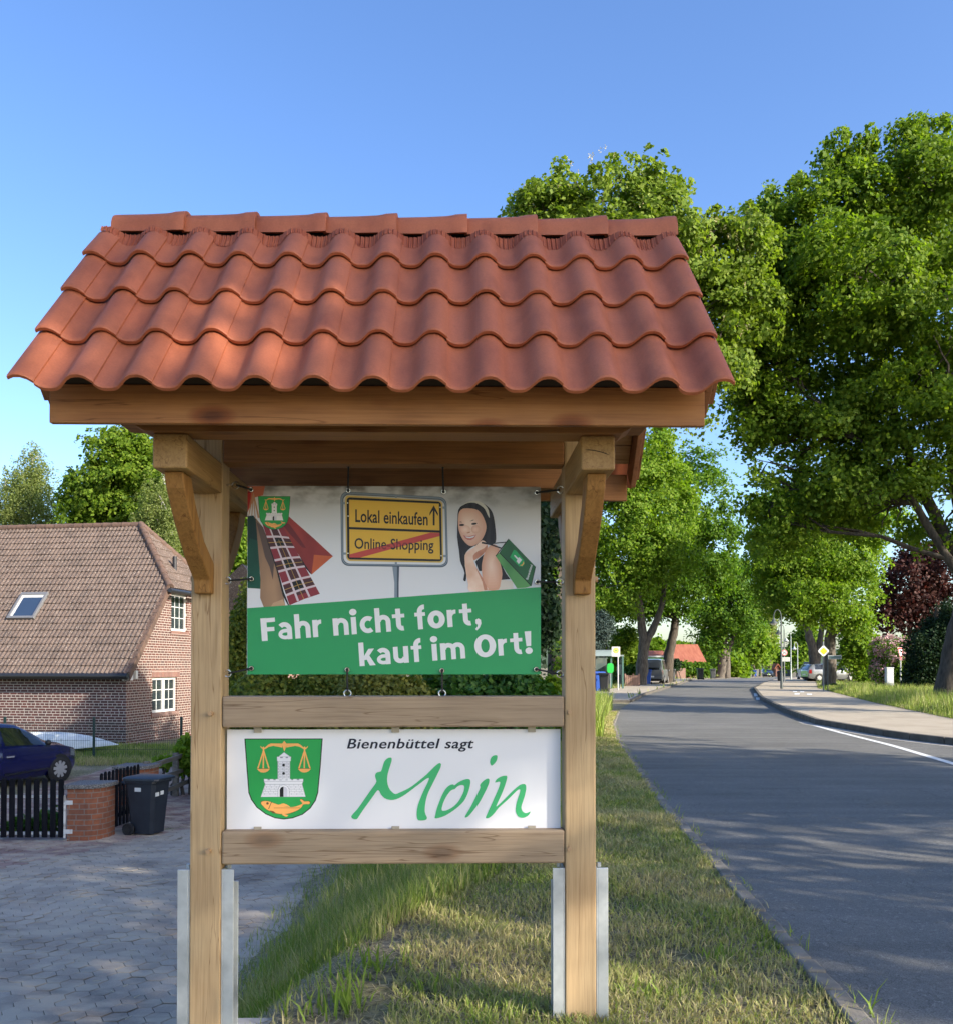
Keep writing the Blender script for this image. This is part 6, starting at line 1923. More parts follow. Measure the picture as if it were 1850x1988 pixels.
def tree(name, label, cat, base, trunks, lobes, nspray, per, leaf, spread, lmat, bmat, seed, group=None, limbs=True, candles=0, twigs=2, **kw):
    """trunks: list of paths [(x, y, z, r), ...]; limbs run from them into every crown lobe"""
    rg = np.random.default_rng(seed)
    r_ = thing(name, label, cat, base, group)
    k = MB().mat(bmat)
    for path in trunks:
        pts = [Vector(p[:3]) for p in path]; rs_ = [p[3] for p in path]
        P_, R_ = [], []
        for i in range(len(pts) - 1):
            for j in range(4):
                t_ = j / 4
                a = pts[max(i - 1, 0)]; b_ = pts[i]; c_ = pts[i + 1]; d = pts[min(i + 2, len(pts) - 1)]
                P_.append(0.5 * ((2 * b_) + (c_ - a) * t_ + (2 * a - 5 * b_ + 4 * c_ - d) * t_ * t_ + (-a + 3 * b_ - 3 * c_ + d) * t_ ** 3) + Vector((rg.normal(), rg.normal(), 0)) * rs_[i] * .05)
                R_.append(lerp(rs_[i], rs_[i + 1], t_) * (1 + .05 * rg.normal()))
        P_.append(pts[-1]); R_.append(rs_[-1])
        k.tube(P_, R_, 12)
    k.build('trunk', r_, smooth=60)
    if limbs:
        k = MB().mat(bmat)
        nodes = [(Vector(p[:3]), p[3]) for path in trunks for p in path[1:]]
        for lb in lobes:
            c = Vector(lb[:3])
            cand = sorted(nodes, key=lambda nd: (nd[0] - c).length + (3 if nd[0].z > c.z else 0))
            s_, rr = cand[0]
            rr = min(rr * .6, .16)
            main = wob(s_, c, 5, .05, rg)
            k.tube(main, [lerp(rr, .035, i / 5) for i in range(6)], 6, cap=False)
            for q in range(twigs * 3):
                d = Vector(rg.normal(size=3)).normalized()
                e = c + Vector((d.x * lb[3], d.y * lb[4], abs(d.z) * lb[5] * (1 if rg.random() < .7 else -1))) * .8
                f = main[int(rg.integers(2, 6))]
                k.tube(wob(f, e, 4, .06, rg), [lerp(.045, .012, i / 4) * (1 + leaf) for i in range(5)], 4, cap=False)
        k.build('limbs', r_, smooth=60)
    shoots = []          # small leafy shoots standing out of the crown give it a ragged outline
    for lb in lobes:
        for q in range(7):
            d = rg.normal(size=3); d[2] = abs(d[2]) * .8 + .1 if rg.random() < .75 else d[2]
            d /= np.linalg.norm(d)
            f_ = rg.uniform(.14, .28)
            shoots.append((lb[0] + d[0] * lb[3] * 1.02, lb[1] + d[1] * lb[4] * 1.02, lb[2] + d[2] * lb[5] * 1.02, lb[3] * f_, lb[4] * f_, lb[5] * f_ * 1.3))
    kw2 = {k_: x_ for k_, x_ in kw.items() if k_ not in ('clump', 'inner')}
    v = np.concatenate([foliage(lobes, int(nspray * .88), per, leaf, spread, rg, **kw), foliage(shoots, int(nspray * .16), per, leaf, spread * .7, rg, inner=.15, **kw2)])
    raw_mesh('crown', v, 4, lmat, r_)
    if candles:
        c, d, _ = sprays(lobes, candles, rg, .62, .06)
        c = c[(d[:, 2] > -.3)]
        n = len(c); per_ = 7
        cc = np.repeat(c, per_, axis=0) + np.stack([rg.normal(size=n * per_) * .03, rg.normal(size=n * per_) * .03, np.tile(np.linspace(0, .17, per_), n)], 1)
        raw_mesh('blossom', leaf_quads(cc, unit(rg.normal(size=(n * per_, 3))), (.06), rg), 4, lf_candle, r_)
    return r_
def trunkpx(Y, pts, r0, r1):
    """trunk path from picture points at distance Y"""
    n = len(pts)
    out = []
    for i, (u, v_) in enumerate(pts):
        p = at(u, v_, Y)
        out.append((p.x, Y, p.z, lerp(r0, r1, i / (n - 1))))
    return out
GT = 'avenue trees along the road'
# chestnut right behind the stand
Y = 34
tree('chestnut_tree', 'tall flowering chestnut with yellowish crown rising above the tiled stand roof', 'tree', (px(1078, Y), Y, 0),
     [trunkpx(Y, [(1079, 1375), (1079, 1330), (1081, 1200), (1086, 1000), (1120, 800), (1150, 600)], .40, .16), trunkpx(Y, [(1084, 1050), (1150, 850), (1230, 650)], .22, .10)],
     lob(Y, [(1160, 395, 130, 95), (1065, 430, 70, 75), (1255, 480, 100, 125), (1150, 560, 160, 140), (1310, 545, 65, 110), (1235, 690, 120, 110), (1320, 700, 60, 90), (1110, 720, 110, 110), (1400, 510, 75, 85), (1430, 590, 55, 80), (1395, 660, 60, 90), (1442, 455, 42, 50), (1372, 455, 42, 50)]),
     4400, 20, .17, .36, lf_chest, bk_dark, 11, GT, candles=1300, droop=.5, up=.7, inner=.62, clump=(330, .55))
# maple with the forked trunk, left of the road
Y = 66
tree('maple_tree', 'forked maple with bright lime crown behind the bus stop sign', 'tree', (px(1246, Y), Y, 0),
     [trunkpx(Y, [(1236, 1340), (1243, 1322), (1246, 1280), (1248, 1245), (1242, 1190), (1236, 1130), (1232, 1000)], .50, .16), trunkpx(Y, [(1249, 1262), (1256, 1240), (1271, 1212), (1285, 1170), (1290, 1110)], .34, .14)],
     lob(Y, [(1225, 920, 95, 90), (1180, 1000, 85, 110), (1270, 990, 75, 110), (1240, 1080, 95, 70), (1180, 1140, 60, 60), (1285, 1110, 60, 60)]),
     3600, 16, .20, .5, lf_lime, bk_grey, 13, GT, inner=.6, up=.6, clump=(260, .8))
Y = 74
tree('maple_tree', 'leaning dark trunked maple with deep green crown, right of the forked maple', 'tree', (px(1296, Y), Y, 0),
     [trunkpx(Y, [(1288, 1335), (1294, 1318), (1297, 1280), (1304, 1240), (1311, 1200), (1318, 1100), (1330, 980)], .52, .16)],
     lob(Y, [(1350, 960, 55, 110), (1378, 1060, 45, 80), (1320, 1110, 70, 60), (1240, 1165, 75, 36), (1300, 1170, 50, 24), (1185, 1170, 45, 35), (1380, 1120, 36, 40)]),
     2400, 16, .23, .5, lf_mapled, bk_dark, 14, GT, inner=.45, clump=(210, .85))
Y = 118
tree('maple_tree', 'smaller forked maple beside the left kerb at the road bend', 'tree', (px(1403, Y), Y, -.2),
     [trunkpx(Y, [(1398, 1320), (1401, 1295), (1403, 1262), (1406, 1240), (1412, 1205), (1420, 1150)], .62, .2), trunkpx(Y, [(1402, 1262), (1395, 1245), (1390, 1225), (1388, 1180)], .34, .2), trunkpx(Y, [(1410, 1316), (1411, 1270), (1420, 1245), (1432, 1215)], .45, .2)],
     lob(Y, [(1408, 1170, 55, 50), (1438, 1215, 34, 34), (1374, 1190, 28, 28), (1404, 1120, 48, 40), (1382, 1245, 20, 34)]),
     1900, 14, .32, .8, lf_mapled, bk_grey, 15, GT, inner=.5, clump=(120, 1.2))
# far trees where the road bends away
for i, (Y, u, lobs, lab, mt, sd) in enumerate((
        (150, 1462, [(1456, 1240, 28, 44), (1468, 1270, 16, 22), (1438, 1265, 22, 28)], 'bright lime roadside tree just left of the oncoming car', lf_lime, 21),
        (185, 1494, [(1488, 1245, 14, 30), (1478, 1270, 12, 14)], 'rounded bright tree on the left verge at the far bend', lf_lime, 22),
        (160, 1475, [(1472, 1175, 16, 30), (1488, 1210, 12, 26)], 'tall thin airy tree above the far bend', lf_birch, 23),
        (130, 1425, [(1418, 1292, 24, 20), (1400, 1300, 14, 12), (1432, 1298, 16, 14)], 'low bright bush at the foot of the bend maple', lf_lime, 24),
        (140, 1275, [(1272, 1262, 20, 22), (1300, 1270, 18, 14)], 'light green tree seen between the two left trunks', lf_lime, 25),
        (175, 1330, [(1322, 1264, 24, 14)], 'light green tree beyond the red roof', lf_lime, 26),
        (135, 1372, [(1374, 1268, 16, 28)], 'dark dense tree right of the red roofed house', lf_mapled, 27),
        (170, 1548, [(1552, 1265, 20, 40), (1570, 1240, 20, 40)], 'light green tree behind the farthest lamps', lf_lime, 28),
        (190, 1520, [(1520, 1278, 12, 12)], 'small dark tree at the far end of the right pavement', lf_mapled, 29))):
    tree('roadside_tree', lab, 'tree', (px(u, Y), Y, zroad(Y)), [trunkpx(Y, [(u, 1315), (u, 1290), (u + 1, lobs[0][1])], .3, .08)], lob(Y, lobs), 420, 14, .55 if mt is not lf_birch else .4, 1.2, mt, bk_grey, sd, 'trees far along the road', twigs=1, inner=.4)
# the two maples by the priority sign
Y = 60
tree('maple_tree', 'thick trunked maple with sunlit crown directly behind the priority sign', 'tree', (px(1611, Y), Y, ZP),
     [trunkpx(Y, [(1604, 1346), (1609, 1330), (1611, 1290), (1610, 1245), (1618, 1205), (1636, 1150), (1652, 1060)], .50, .18), trunkpx(Y, [(1608, 1215), (1592, 1170), (1583, 1120), (1578, 1060)], .26, .13), trunkpx(Y, [(1622, 1195), (1650, 1140), (1672, 1080)], .24, .12), trunkpx(Y, [(1615, 1200), (1628, 1150), (1640, 1100)], .2, .1)],
     lob(Y, [(1600, 1075, 100, 70), (1530, 1090, 60, 75), (1652, 1140, 45, 55), (1600, 1165, 80, 30, -2.0), (1662, 1185, 26, 16, -1.5), (1525, 1145, 45, 45), (1655, 1205, 34, 14, -1.5), (1600, 990, 120, 60), (1550, 1180, 38, 26, -1.5)]),
     4800, 18, .18, .45, lf_lime, bk_grey, 31, GT, inner=.55, up=.6, clump=(280, .75))
Y = 80
tree('maple_tree', 'grey trunked maple left of the thick trunk, beside the parked cars', 'tree', (px(1580, Y), Y, ZP),
     [trunkpx(Y, [(1576, 1332), (1580, 1315), (1578, 1270), (1570, 1235), (1562, 1200), (1555, 1120)], .52, .2), trunkpx(Y, [(1584, 1290), (1590, 1250), (1598, 1200)], .34, .2)],
     lob(Y, [(1535, 1110, 50, 60), (1505, 1060, 40, 70), (1560, 1050, 80, 80), (1515, 1160, 26, 30)]),
     2000, 16, .24, .6, lf_mapled, bk_grey, 32, GT, inner=.5, clump=(140, .9))
# the big dark maple filling the right side
Y = 37
BE = (px(1838, Y), Y, ZP)
tree('maple_tree', 'huge spreading maple filling the right edge, dark limbs, crown against the sky', 'tree', BE,
     [trunkpx(Y, [(1826, 1382), (1836, 1350), (1846, 1290), (1866, 1200), (1885, 1120)], .58, .36),
      trunkpx(Y, [(1880, 1140), (1849, 1068), (1785, 940), (1751, 841), (1726, 770), (1700, 640)], .27, .09),
      trunkpx(Y - .6, [(1885, 1150), (1840, 1085), (1775, 979), (1720, 900), (1660, 850)], .20, .07),
      trunkpx(Y, [(1885, 1120), (1862, 1000), (1845, 880), (1842, 700), (1830, 520)], .26, .09),
      trunkpx(Y + 1, [(1745, 830), (1700, 760), (1640, 700), (1580, 640)], .13, .05)],
     lob(Y, [(1620, 430, 110, 105), (1730, 365, 95, 100), (1830, 400, 110, 150), (1560, 480, 80, 95), (1530, 590, 75, 90), (1640, 600, 150, 120), (1790, 600, 140, 170), (1500, 720, 70, 80), (1590, 800, 130, 100), (1750, 830, 140, 120), (1510, 850, 65, 80), (1590, 940, 110, 60), (1700, 980, 120, 60), (1470, 930, 45, 55), (1490, 1010, 50, 50), (1495, 430, 40, 60), (1480, 560, 52, 100), (1465, 700, 48, 90), (1460, 800, 45, 70), (1860, 960, 90, 110), (1680, 520, 120, 110, -2.5), (1840, 730, 90, 120, -2.5), (1660, 300, 55, 45), (1790, 290, 75, 50)]),
     8600, 20, .17, .40, lf_maple, bk_dark, 33, GT, inner=.45, twigs=3, bump_=.24, clump=(330, .70))
# copper beech, yew, shrubs behind the right verge
Y = 76
tree('copper_beech', 'dark purple copper beech between lime maple crown and the right edge', 'tree', (px(1765, Y), Y, ZP), [trunkpx(Y, [(1765, 1330), (1765, 1250), (1768, 1120)], .35, .12)],
     lob(Y, [(1765, 1130, 70, 60), (1730, 1185, 40, 40), (1800, 1190, 50, 55), (1820, 1100, 60, 60)]), 1000, 16, .26, .6, lf_copper, bk_dark, 34, inner=.4)
Y = 47
tree('yew_tree', 'dense black green yew mass at the right edge behind the grass', 'tree', (px(1815, Y), Y, ZP), [trunkpx(Y, [(1815, 1350), (1815, 1300), (1818, 1180)], .3, .1)],
     lob(Y, [(1815, 1268, 58, 60), (1795, 1315, 42, 38), (1850, 1225, 44, 56), (1850, 1300, 50, 60)]), 2600, 16, .12, .36, lf_yew, bk_dark, 35, inner=.35, wild=.9)
def bush(name, label, cat, Y, lobs, n, per, leaf, spread, mt, seed, group=None, z=ZP, stems=5, **kw):
    rg = np.random.default_rng(seed)
    L = lob(Y, lobs)
    cx_, cy_ = np.mean([l_[0] for l_ in L]), np.mean([l_[1] for l_ in L])
    r_ = thing(name, label, cat, (cx_, cy_, z), group)
    raw_mesh('foliage', foliage(L, n, per, leaf, spread, rg, **kw), 4, mt, r_)
    k = MB().mat(bk_dark)
    for i in range(stems):
        l_ = L[int(rg.integers(0, len(L)))]
        k.tube(wob((l_[0] + rg.normal() * .2, l_[1] + rg.normal() * .2, z - .05), l_[:3], 4, .06, rg), [.045, .04, .03, .02, .012], 5)
    k.build('stems', r_, smooth=60)
    return r_, L
Y = 57
r_, L = bush('flowering_bush', 'big pink blossoming bush behind the utility cabinet', 'bush', Y, [(1728, 1268, 36, 36), (1755, 1280, 26, 34), (1710, 1300, 22, 26)], 520, 14, .14, .34, lf_mapled, 41, inner=.5)
rg = np.random.default_rng(42)
raw_mesh('blossom', foliage(L, 620, 12, .11, .22, rg, inner=.8, up=.3), 4, lf_pink, r_)
bush('shrub', 'light lime shrub between the thick trunk and the pink bush', 'shrub', 72, [(1665, 1245, 30, 34), (1690, 1262, 22, 26), (1650, 1270, 18, 20)], 500, 14, .26, .6, lf_lime, 43)
bush('shrub', 'dark rounded hedge shrub right of the grey parked car', 'shrub', 80, [(1690, 1300, 24, 16), (1668, 1284, 18, 14)], 420, 14, .2, .4, lf_yew, 44)
bush('shrub', 'low yellow green shrub growing over the dark picket fence', 'shrub', 72, [(1670, 1308, 15, 10), (1700, 1313, 16, 10), (1686, 1318, 20, 8)], 280, 12, .18, .35, lf_lime, 45)
bush('shrub', 'bright green shrub beside the give way pole', 'shrub', 56, [(1752, 1310, 20, 22), (1772, 1302, 18, 26)], 420, 14, .17, .34, lf_lime, 46)
bush('shrub', 'dark leafy shrub under the yew at the right edge', 'shrub', 52, [(1785, 1325, 22, 24)], 320, 14, .15, .3, lf_yew, 47)
bush('shrub', 'tangled dark growth at the base of thick right trunk', 'shrub', 58.5, [(1618, 1336, 9, 7), (1602, 1338, 7, 6)], 160, 12, .14, .22, lf_laurel, 48)
# garden trees on the left side of the road, behind the stand
bush('spruce_tree', 'blue spruce branches just right of the right oak post', 'tree', 62, [(1163, 1215, 26, 30), (1150, 1250, 18, 30), (1148, 1290, 14, 40)], 900, 16, .13, .34, lf_spruce, 49, z=0, droop=.6)
bush('shrub', 'light green garden shrub between bus shelter and forked maple', 'shrub', 78, [(1212, 1250, 26, 34), (1200, 1295, 24, 28), (1232, 1285, 16, 28)], 620, 14, .26, .6, lf_maple, 50, z=0)
bush('shrub', 'dark green hedge left of the forked trunk, behind board fence', 'shrub', 70, [(1222, 1305, 14, 12), (1205, 1315, 16, 10)], 260, 12, .2, .4, lf_laurel, 51, z=0)
bush('shrub', 'garden greenery hiding the walls under the bright red roof', 'shrub', 108, [(1330, 1296, 22, 9), (1358, 1297, 20, 10), (1318, 1299, 10, 8)], 420, 12, .3, .6, lf_mapled, 67, z=0)
bush('shrub', 'small round dark conifer in front of the red roofed house', 'shrub', 98, [(1312, 1290, 7, 11)], 120, 12, .2, .3, lf_yew, 52, z=0)
# ivy leaves on the chestnut trunk behind the right post
tt_ = bush('ivy', 'ivy leaves climbing the chestnut trunk beside the right oak post', 'ivy', 33.4, [(1078, 1240, 9, 24, 0, .25), (1086, 1290, 7, 16, 0, .25), (1074, 1120, 9, 60, 0, .25)], 130, 9, .10, .16, lf_lime, 53, z=0, stems=2)
# evergreens and hedges directly behind the stand
bush('evergreen_tree', 'dark dense evergreen behind the banner, seen right of its edge', 'tree', 20, [(985, 1000, 115, 170), (1010, 1180, 85, 120), (930, 1150, 80, 130), (985, 840, 90, 80), (950, 900, 95, 110, 2.5), (960, 1060, 95, 130, 2.5), (920, 640, 75, 80, -1.2), (990, 1060, 60, 120, 4.5)], 4600, 14, .12, .34, lf_yew, 54, z=-.3, stems=6, inner=.2)  # hidden lobes above and behind are added to shade the brick house
bush('thuja_hedge', 'dark thuja column seen in the gap right of left oak post', 'hedge', 22, [(470, 1250, 24, 80), (478, 1310, 38, 50), (500, 1200, 25, 90)], 1300, 14, .09, .22, lf_thuja, 55, z=-1, up=.2, wild=.5)
bush('thuja_hedge', 'thuja hedge with brownish tips under the left half of the banner', 'hedge', 18, [(520, 1362, 80, 62), (630, 1358, 80, 62), (560, 1450, 120, 80)], 3400, 14, .085, .22, lf_thuja, 56, z=-1, up=.3, wild=.5)
bush('sun_painted_conifer', 'conifer with sunlight painted into its leaf colour, under the middle of the banner', 'shrub', 17, [(725, 1362, 62, 66), (690, 1430, 60, 70), (790, 1390, 50, 80)], 1700, 14, .085, .2, lf_thujay, 57, z=-1, up=.3, wild=.5)
bush('laurel_hedge', 'glossy green leafy hedge under the right half of the banner', 'hedge', 18.5, [(860, 1368, 115, 66), (980, 1366, 95, 66), (900, 1450, 200, 80)], 3200, 13, .13, .26, lf_laurel, 58, z=-.8)
bush('shrub', 'light leafed shrub in the corner by the right oak post', 'shrub', 19, [(1065, 1350, 30, 36), (1050, 1400, 40, 50)], 420, 12, .11, .22, lf_maple, 59, z=-.3)
# trees behind the house
Y = 47
tree('birch_tree', 'airy weeping birch at the far left behind the house roof', 'tree', (px(60, Y), Y, -1), [trunkpx(Y, [(50, 1290), (52, 1100), (60, 960), (62, 905)], .2, .03), trunkpx(Y, [(52, 1100), (20, 1010), (12, 990)], .12, .04)],
     lob(Y, [(60, 980, 38, 70), (65, 890, 16, 28), (20, 1000, 40, 50), (100, 1000, 22, 45), (64, 925, 28, 40), (10, 950, 20, 40), (40, 1060, 60, 40)]), 2400, 16, .085, .30, lf_birch, bk_birch, 61, droop=1.6, up=.1, inner=.3, wild=1, clump=(200, .4))
Y = 44
tree('maple_tree', 'round bright maple behind the ridge of the brick house', 'tree', (px(230, Y), Y, -1), [trunkpx(Y, [(235, 1290), (236, 1100), (236, 1000), (235, 900)], .3, .08), trunkpx(Y, [(236, 1080), (270, 990), (300, 950)], .16, .06)],
     lob(Y, [(230, 890, 58, 52), (190, 945, 52, 50), (270, 930, 60, 70), (165, 990, 40, 40), (225, 990, 80, 40), (320, 960, 40, 80), (240, 850, 25, 22)]), 2200, 18, .17, .36, lf_maple, bk_dark, 62, inner=.42, clump=(170, .55))
Y = 40
tree('birch_tree', 'weeping birch between bright maple and the left oak post', 'tree', (px(345, Y), Y, -1), [trunkpx(Y, [(342, 1290), (343, 1100), (340, 980), (330, 910)], .16, .04)],
     lob(Y, [(318, 935, 24, 36), (330, 990, 32, 60), (350, 1050, 30, 70), (300, 1000, 26, 40), (365, 1110, 20, 60)]), 2000, 16, .08, .26, lf_birch, bk_birch, 63, droop=1.8, up=.1, inner=.3, wild=1, clump=(160, .36))
Y = 56
tree('lime_tree', 'bright green tree in the narrow gap right of the left post', 'tree', (px(480, Y), Y, -1), [trunkpx(Y, [(482, 1290), (481, 1100), (480, 950)], .25, .06)],
     lob(Y, [(480, 1060, 42, 60), (455, 1080, 24, 44), (500, 980, 30, 50)]), 600, 16, .2, .5, lf_lime, bk_birch, 64)
# vine leaves on the rail fence by the left post
bush('vine', 'bright vine leaves climbing the rail fence left of the oak post', 'vine', 19.4, [(366, 1470, 13, 26), (352, 1462, 8, 12), (360, 1440, 6, 10), (318, 1478, 6, 7)], 150, 10, .12, .14, lf_lime, 65, z=ZD, stems=6)
bush('shrub', 'low green weeds growing behind the black picket gate', 'shrub', 15.2, [(55, 1600, 16, 14), (95, 1590, 22, 18), (30, 1605, 20, 12)], 130, 10, .07, .12, lf_laurel, 66, z=ZD, stems=3)
# street trees on this side of the bend, right of the picture: their crowns shade the road and the stand
def shade(label, x, y, zt, lobes, n, seed, leaf=.2, rt=.38, **kw):
    tree('maple_tree', label, 'tree', (x, y, ZP), [[(x, y, ZP - .05, rt * 1.15), (x, y, 1, rt), (x + .1, y, 3.5, rt * .85), (x, y + .1, zt * .75, rt * .3)]], lobes, n, 18, leaf, .5, lf_maple, bk_dark, seed, GT, twigs=2, inner=.35, bump_=.2, **kw)
shade('roadside maple outside the right frame whose crown shades the notice stand', 17.0, -4.8, 17, [(17, -4.9, 12.2, 4.2, 3.7, 2.8), (18, -5.8, 14.5, 2.8, 2.6, 1.9), (16, -2.8, 12.6, 2.6, 2.4, 2.2), (13.5, -4.0, 10.6, 2.0, 2.0, 1.5), (19.5, -1.8, 10.2, 2, 2, 1.4), (17, -2.8, 5.6, 4.2, 3.4, 1.7), (14, -.6, 5.0, 2.6, 2.4, 1.5), (17, -7.0, 10.5, 2.0, 1.7, 1.1)], 1450, 71, clump=(78, .75))
shade('roadside maple outside the right frame whose crown shades the near road', 17.0, 4.6, 19, [(17, 4.6, 9.5, 4.4, 4.2, 4.6), (15, 5.4, 6, 3.2, 3, 2.4), (18, 3.6, 14.5, 4.0, 4.2, 3.4), (16, 1.2, 12.5, 3, 2.4, 3), (14.5, 3.2, 8, 2.6, 2.6, 2.4)], 2900, 72)
shade('slimmer maple outside the right frame, second along the side street', 18.5, 24.5, 11, [(18.5, 24.5, 7.6, 2.6, 2.2, 3.6), (17.6, 25.4, 5.6, 2, 1.8, 1.8)], 500, 73)
shade('tall maple outside the right frame whose crown shades the huge right maple', 31.0, 25.4, 25, [(31, 25.4, 12, 3.4, 3.6, 6), (31, 25.6, 19, 3.4, 3.6, 5), (30, 24.2, 8, 2.6, 2.6, 3)], 1200, 74)

def blades(pos, hgt, wid, lean, rg, bend=.5):
    """grass blades: two stacked quads tapering to a tip, 6 points drawn as two quads"""
    n = len(pos)
    a = rg.uniform(0, 2 * PI, n)
    side = np.stack([np.cos(a), np.sin(a), np.zeros(n)], 1)
    la = rg.uniform(0, 2 * PI, n); lm = lean * rg.uniform(0.1, 1.2, n)
    ld = np.stack([np.cos(la) * lm, np.sin(la) * lm, np.zeros(n)], 1)
    up = np.array([0, 0, 1.0])
    h = hgt[:, None]; w_ = wid[:, None]
    m_ = pos + up * h * .55 + ld * h * .35
    t_ = pos + up * h * (1 - .15 * lm[:, None]) + ld * h * 1.0
    v = np.empty((n, 8, 3))
    v[:, 0] = pos - side * w_ * .5; v[:, 1] = pos + side * w_ * .5; v[:, 2] = m_ + side * w_ * .42; v[:, 3] = m_ - side * w_ * .42
    v[:, 4] = v[:, 3]; v[:, 5] = v[:, 2]; v[:, 6] = t_ + side * w_ * .06; v[:, 7] = t_ - side * w_ * .06
    return v.reshape(-1, 3)
m, t, b = new_mat('grass_blade')
ca = t.nodes.new('ShaderNodeVertexColor'); ca.layer_name = 'tint'
t.links.new(ca.outputs[0], b.inputs['Base Color'])
b.inputs['Roughness'].default_value = 0.55; b.inputs['Specular IOR Level'].default_value = 0.3
tr = t.nodes.new('ShaderNodeBsdfTranslucent')
t.links.new(mix(t, 1.0, ca.outputs[0], (1.5, 1.5, .8), 'MULTIPLY'), tr.inputs[0])
mx = t.nodes.new('ShaderNodeMixShader'); mx.inputs[0].default_value = .3
t.links.new(b.outputs[0], mx.inputs[1]); t.links.new(tr.outputs[0], mx.inputs[2]); t.links.new(mx.outputs[0], t.nodes['Material Output'].inputs[0])
m_blade = m
GREEN = np.array([0.16, 0.25, 0.03]); GREEN2 = np.array([0.24, 0.31, 0.05]); STRAW = np.array([0.50, 0.42, 0.23]); DARKG = np.array([0.08, 0.17, 0.02])
def patch(x, y, s, ph):
    return (np.sin(x * s + ph) * np.sin(y * s * 1.13 + ph * 1.7) + .6 * np.sin(x * s * 2.3 + y * s * 1.9 + ph) + .4 * np.sin(x * s * 4.7 - y * s * 4.1 + ph * 2)) / 2
def grass(name, label, P_, hg, wd, dry, rg, lean=.6, dark=0.0):
    n = len(P_)
    q = np.clip(dry + .45 * patch(P_[:, 0], P_[:, 1], 2.1, 1.0) + .25 * rg.normal(size=n), 0, 1)[:, None]
    g_ = np.where(rg.random(n)[:, None] < .5, GREEN, GREEN2) * rg.uniform(.7, 1.25, n)[:, None]
    g_ = g_ * (1 - dark) + DARKG * dark
    col = g_ * (1 - q) + STRAW * rg.uniform(.7, 1.2, n)[:, None] * q
    v = blades(P_, hg, wd, lean, rg)
    o = raw_mesh(name, v, 4, m_blade, None, (float(P_[:, 0].mean()), float(P_[:, 1].mean()), 0), np.repeat(col, 2, axis=0))
    return tag(o, label, 'grass', None, 'stuff')
vgz = np.vectorize(gz)
def crest_x(y): return np.interp(y, [p[0] for p in CREST], [p[1] for p in CREST])
def toe_x(y): return np.interp(y, [p[0] for p in TOE], [p[1] for p in TOE])
def lkv(y): return np.interp(y, [p[0] for p in LK], [p[1] for p in LK])
rg = np.random.default_rng(81)
# mown strip between slope and kerb
N_ = 150000
y = 3.0 + 27 * rg.random(N_) ** 1.9
x = lerp(crest_x(y) - .35, lkv(y) - .09, rg.random(N_))
den = patch(x, y, 1.7, 3.0) + .5 * patch(x, y, 6, 1.0)
bare = (np.abs(x + .75) < .35) & (y < 5.6)
keep = (den > -.95 + .25 * rg.normal(size=N_)) & ~(bare & (rg.random(N_) < .93))
x, y = x[keep], y[keep]
z = vgz(x, y)
n = len(x)
P_ = np.stack([x, y, z - .004], 1)
far = np.clip((y - 3) / 12, 0, 1)
tuft = np.clip(patch(x, y, 3.3, 5.0), 0, 1)
hg = (0.02 + .035 * rg.random(n) + .06 * tuft * rg.random(n)) * (1 + .4 * far)
grass('mown_grass', 'short dry mown grass on the strip between stand and road', P_, hg, (.0038 + .0035 * rg.random(n)) * (1 + 2.2 * far), .6, rg, .85)
# thatch: cut straw lying flat between the blades
N_ = 42000
y = 3.0 + 15 * rg.random(N_) ** 1.7
x = lerp(crest_x(y) - .4, lkv(y) - .1, rg.random(N_))
P_ = np.stack([x, y, vgz(x, y) + .006 + .012 * rg.random(N_)], 1)
a_ = rg.uniform(0, 2 * PI, N_); L_ = .02 + .05 * rg.random(N_); w_ = (.0022 + .002 * rg.random(N_)) * (1 + (y - 3) / 6)
dv = np.stack([np.cos(a_) * L_, np.sin(a_) * L_, .01 * rg.normal(size=N_)], 1); sv = np.stack([-np.sin(a_) * w_, np.cos(a_) * w_, 0 * a_], 1)
vq = np.stack([P_ - dv * .5 - sv * .5, P_ + dv * .5 - sv * .5, P_ + dv * .5 + sv * .5, P_ - dv * .5 + sv * .5], 1).reshape(-1, 3)
colt = np.array([.46, .39, .25]) * rg.uniform(.45, 1.15, N_)[:, None]
tag(raw_mesh('cut_straw', vq, 4, m_blade, None, (1, 8, 0), colt), 'cut dry straw lying matted between the mown grass blades', 'straw', None, 'stuff')
# longer unmown grass down the bank
N_ = 60000
y = 3.2 + 14 * rg.random(N_) ** 1.5
x = lerp(toe_x(y) - .15, crest_x(y) + .1, rg.random(N_))
k_ = (x - toe_x(y)) / (crest_x(y) - toe_x(y))
keep = (patch(x, y, 2.6, 2.0) > -.75) & ((k_ > .12) | (rg.random(N_) < .45)) & ~((np.abs(x + .8) < .4) & (y < 5.2) & (rg.random(N_) < .92))
x, y, k_ = x[keep], y[keep], k_[keep]
n = len(x)
P_ = np.stack([x, y, vgz(x, y) - .01], 1)
tall = np.clip((y - 4.6) / 3, .12, 1)
hg = (.06 + .34 * rg.random(n) ** 1.4 * tall) * np.where(k_ < .15, .4, 1)
grass('bank_grass', 'long green grass on the bank behind the stand, down to the driveway', P_, hg, .0045 + .0045 * rg.random(n), .30, rg, .5, .2)
# tall bright tuft by the kerb right of the post
N_ = 9000
y = 19.5 + 13 * rg.random(N_)
x = lerp(crest_x(y) - 1.5, lkv(y) - .35, rg.random(N_))
P_ = np.stack([x, y, np.full(N_, -.02)], 1)
grass('tall_grass', 'tall bright grass tuft right of the right oak post', P_, .25 + .55 * rg.random(N_) ** 1.3, .012 + .012 * rg.random(N_), .08, rg, .35)
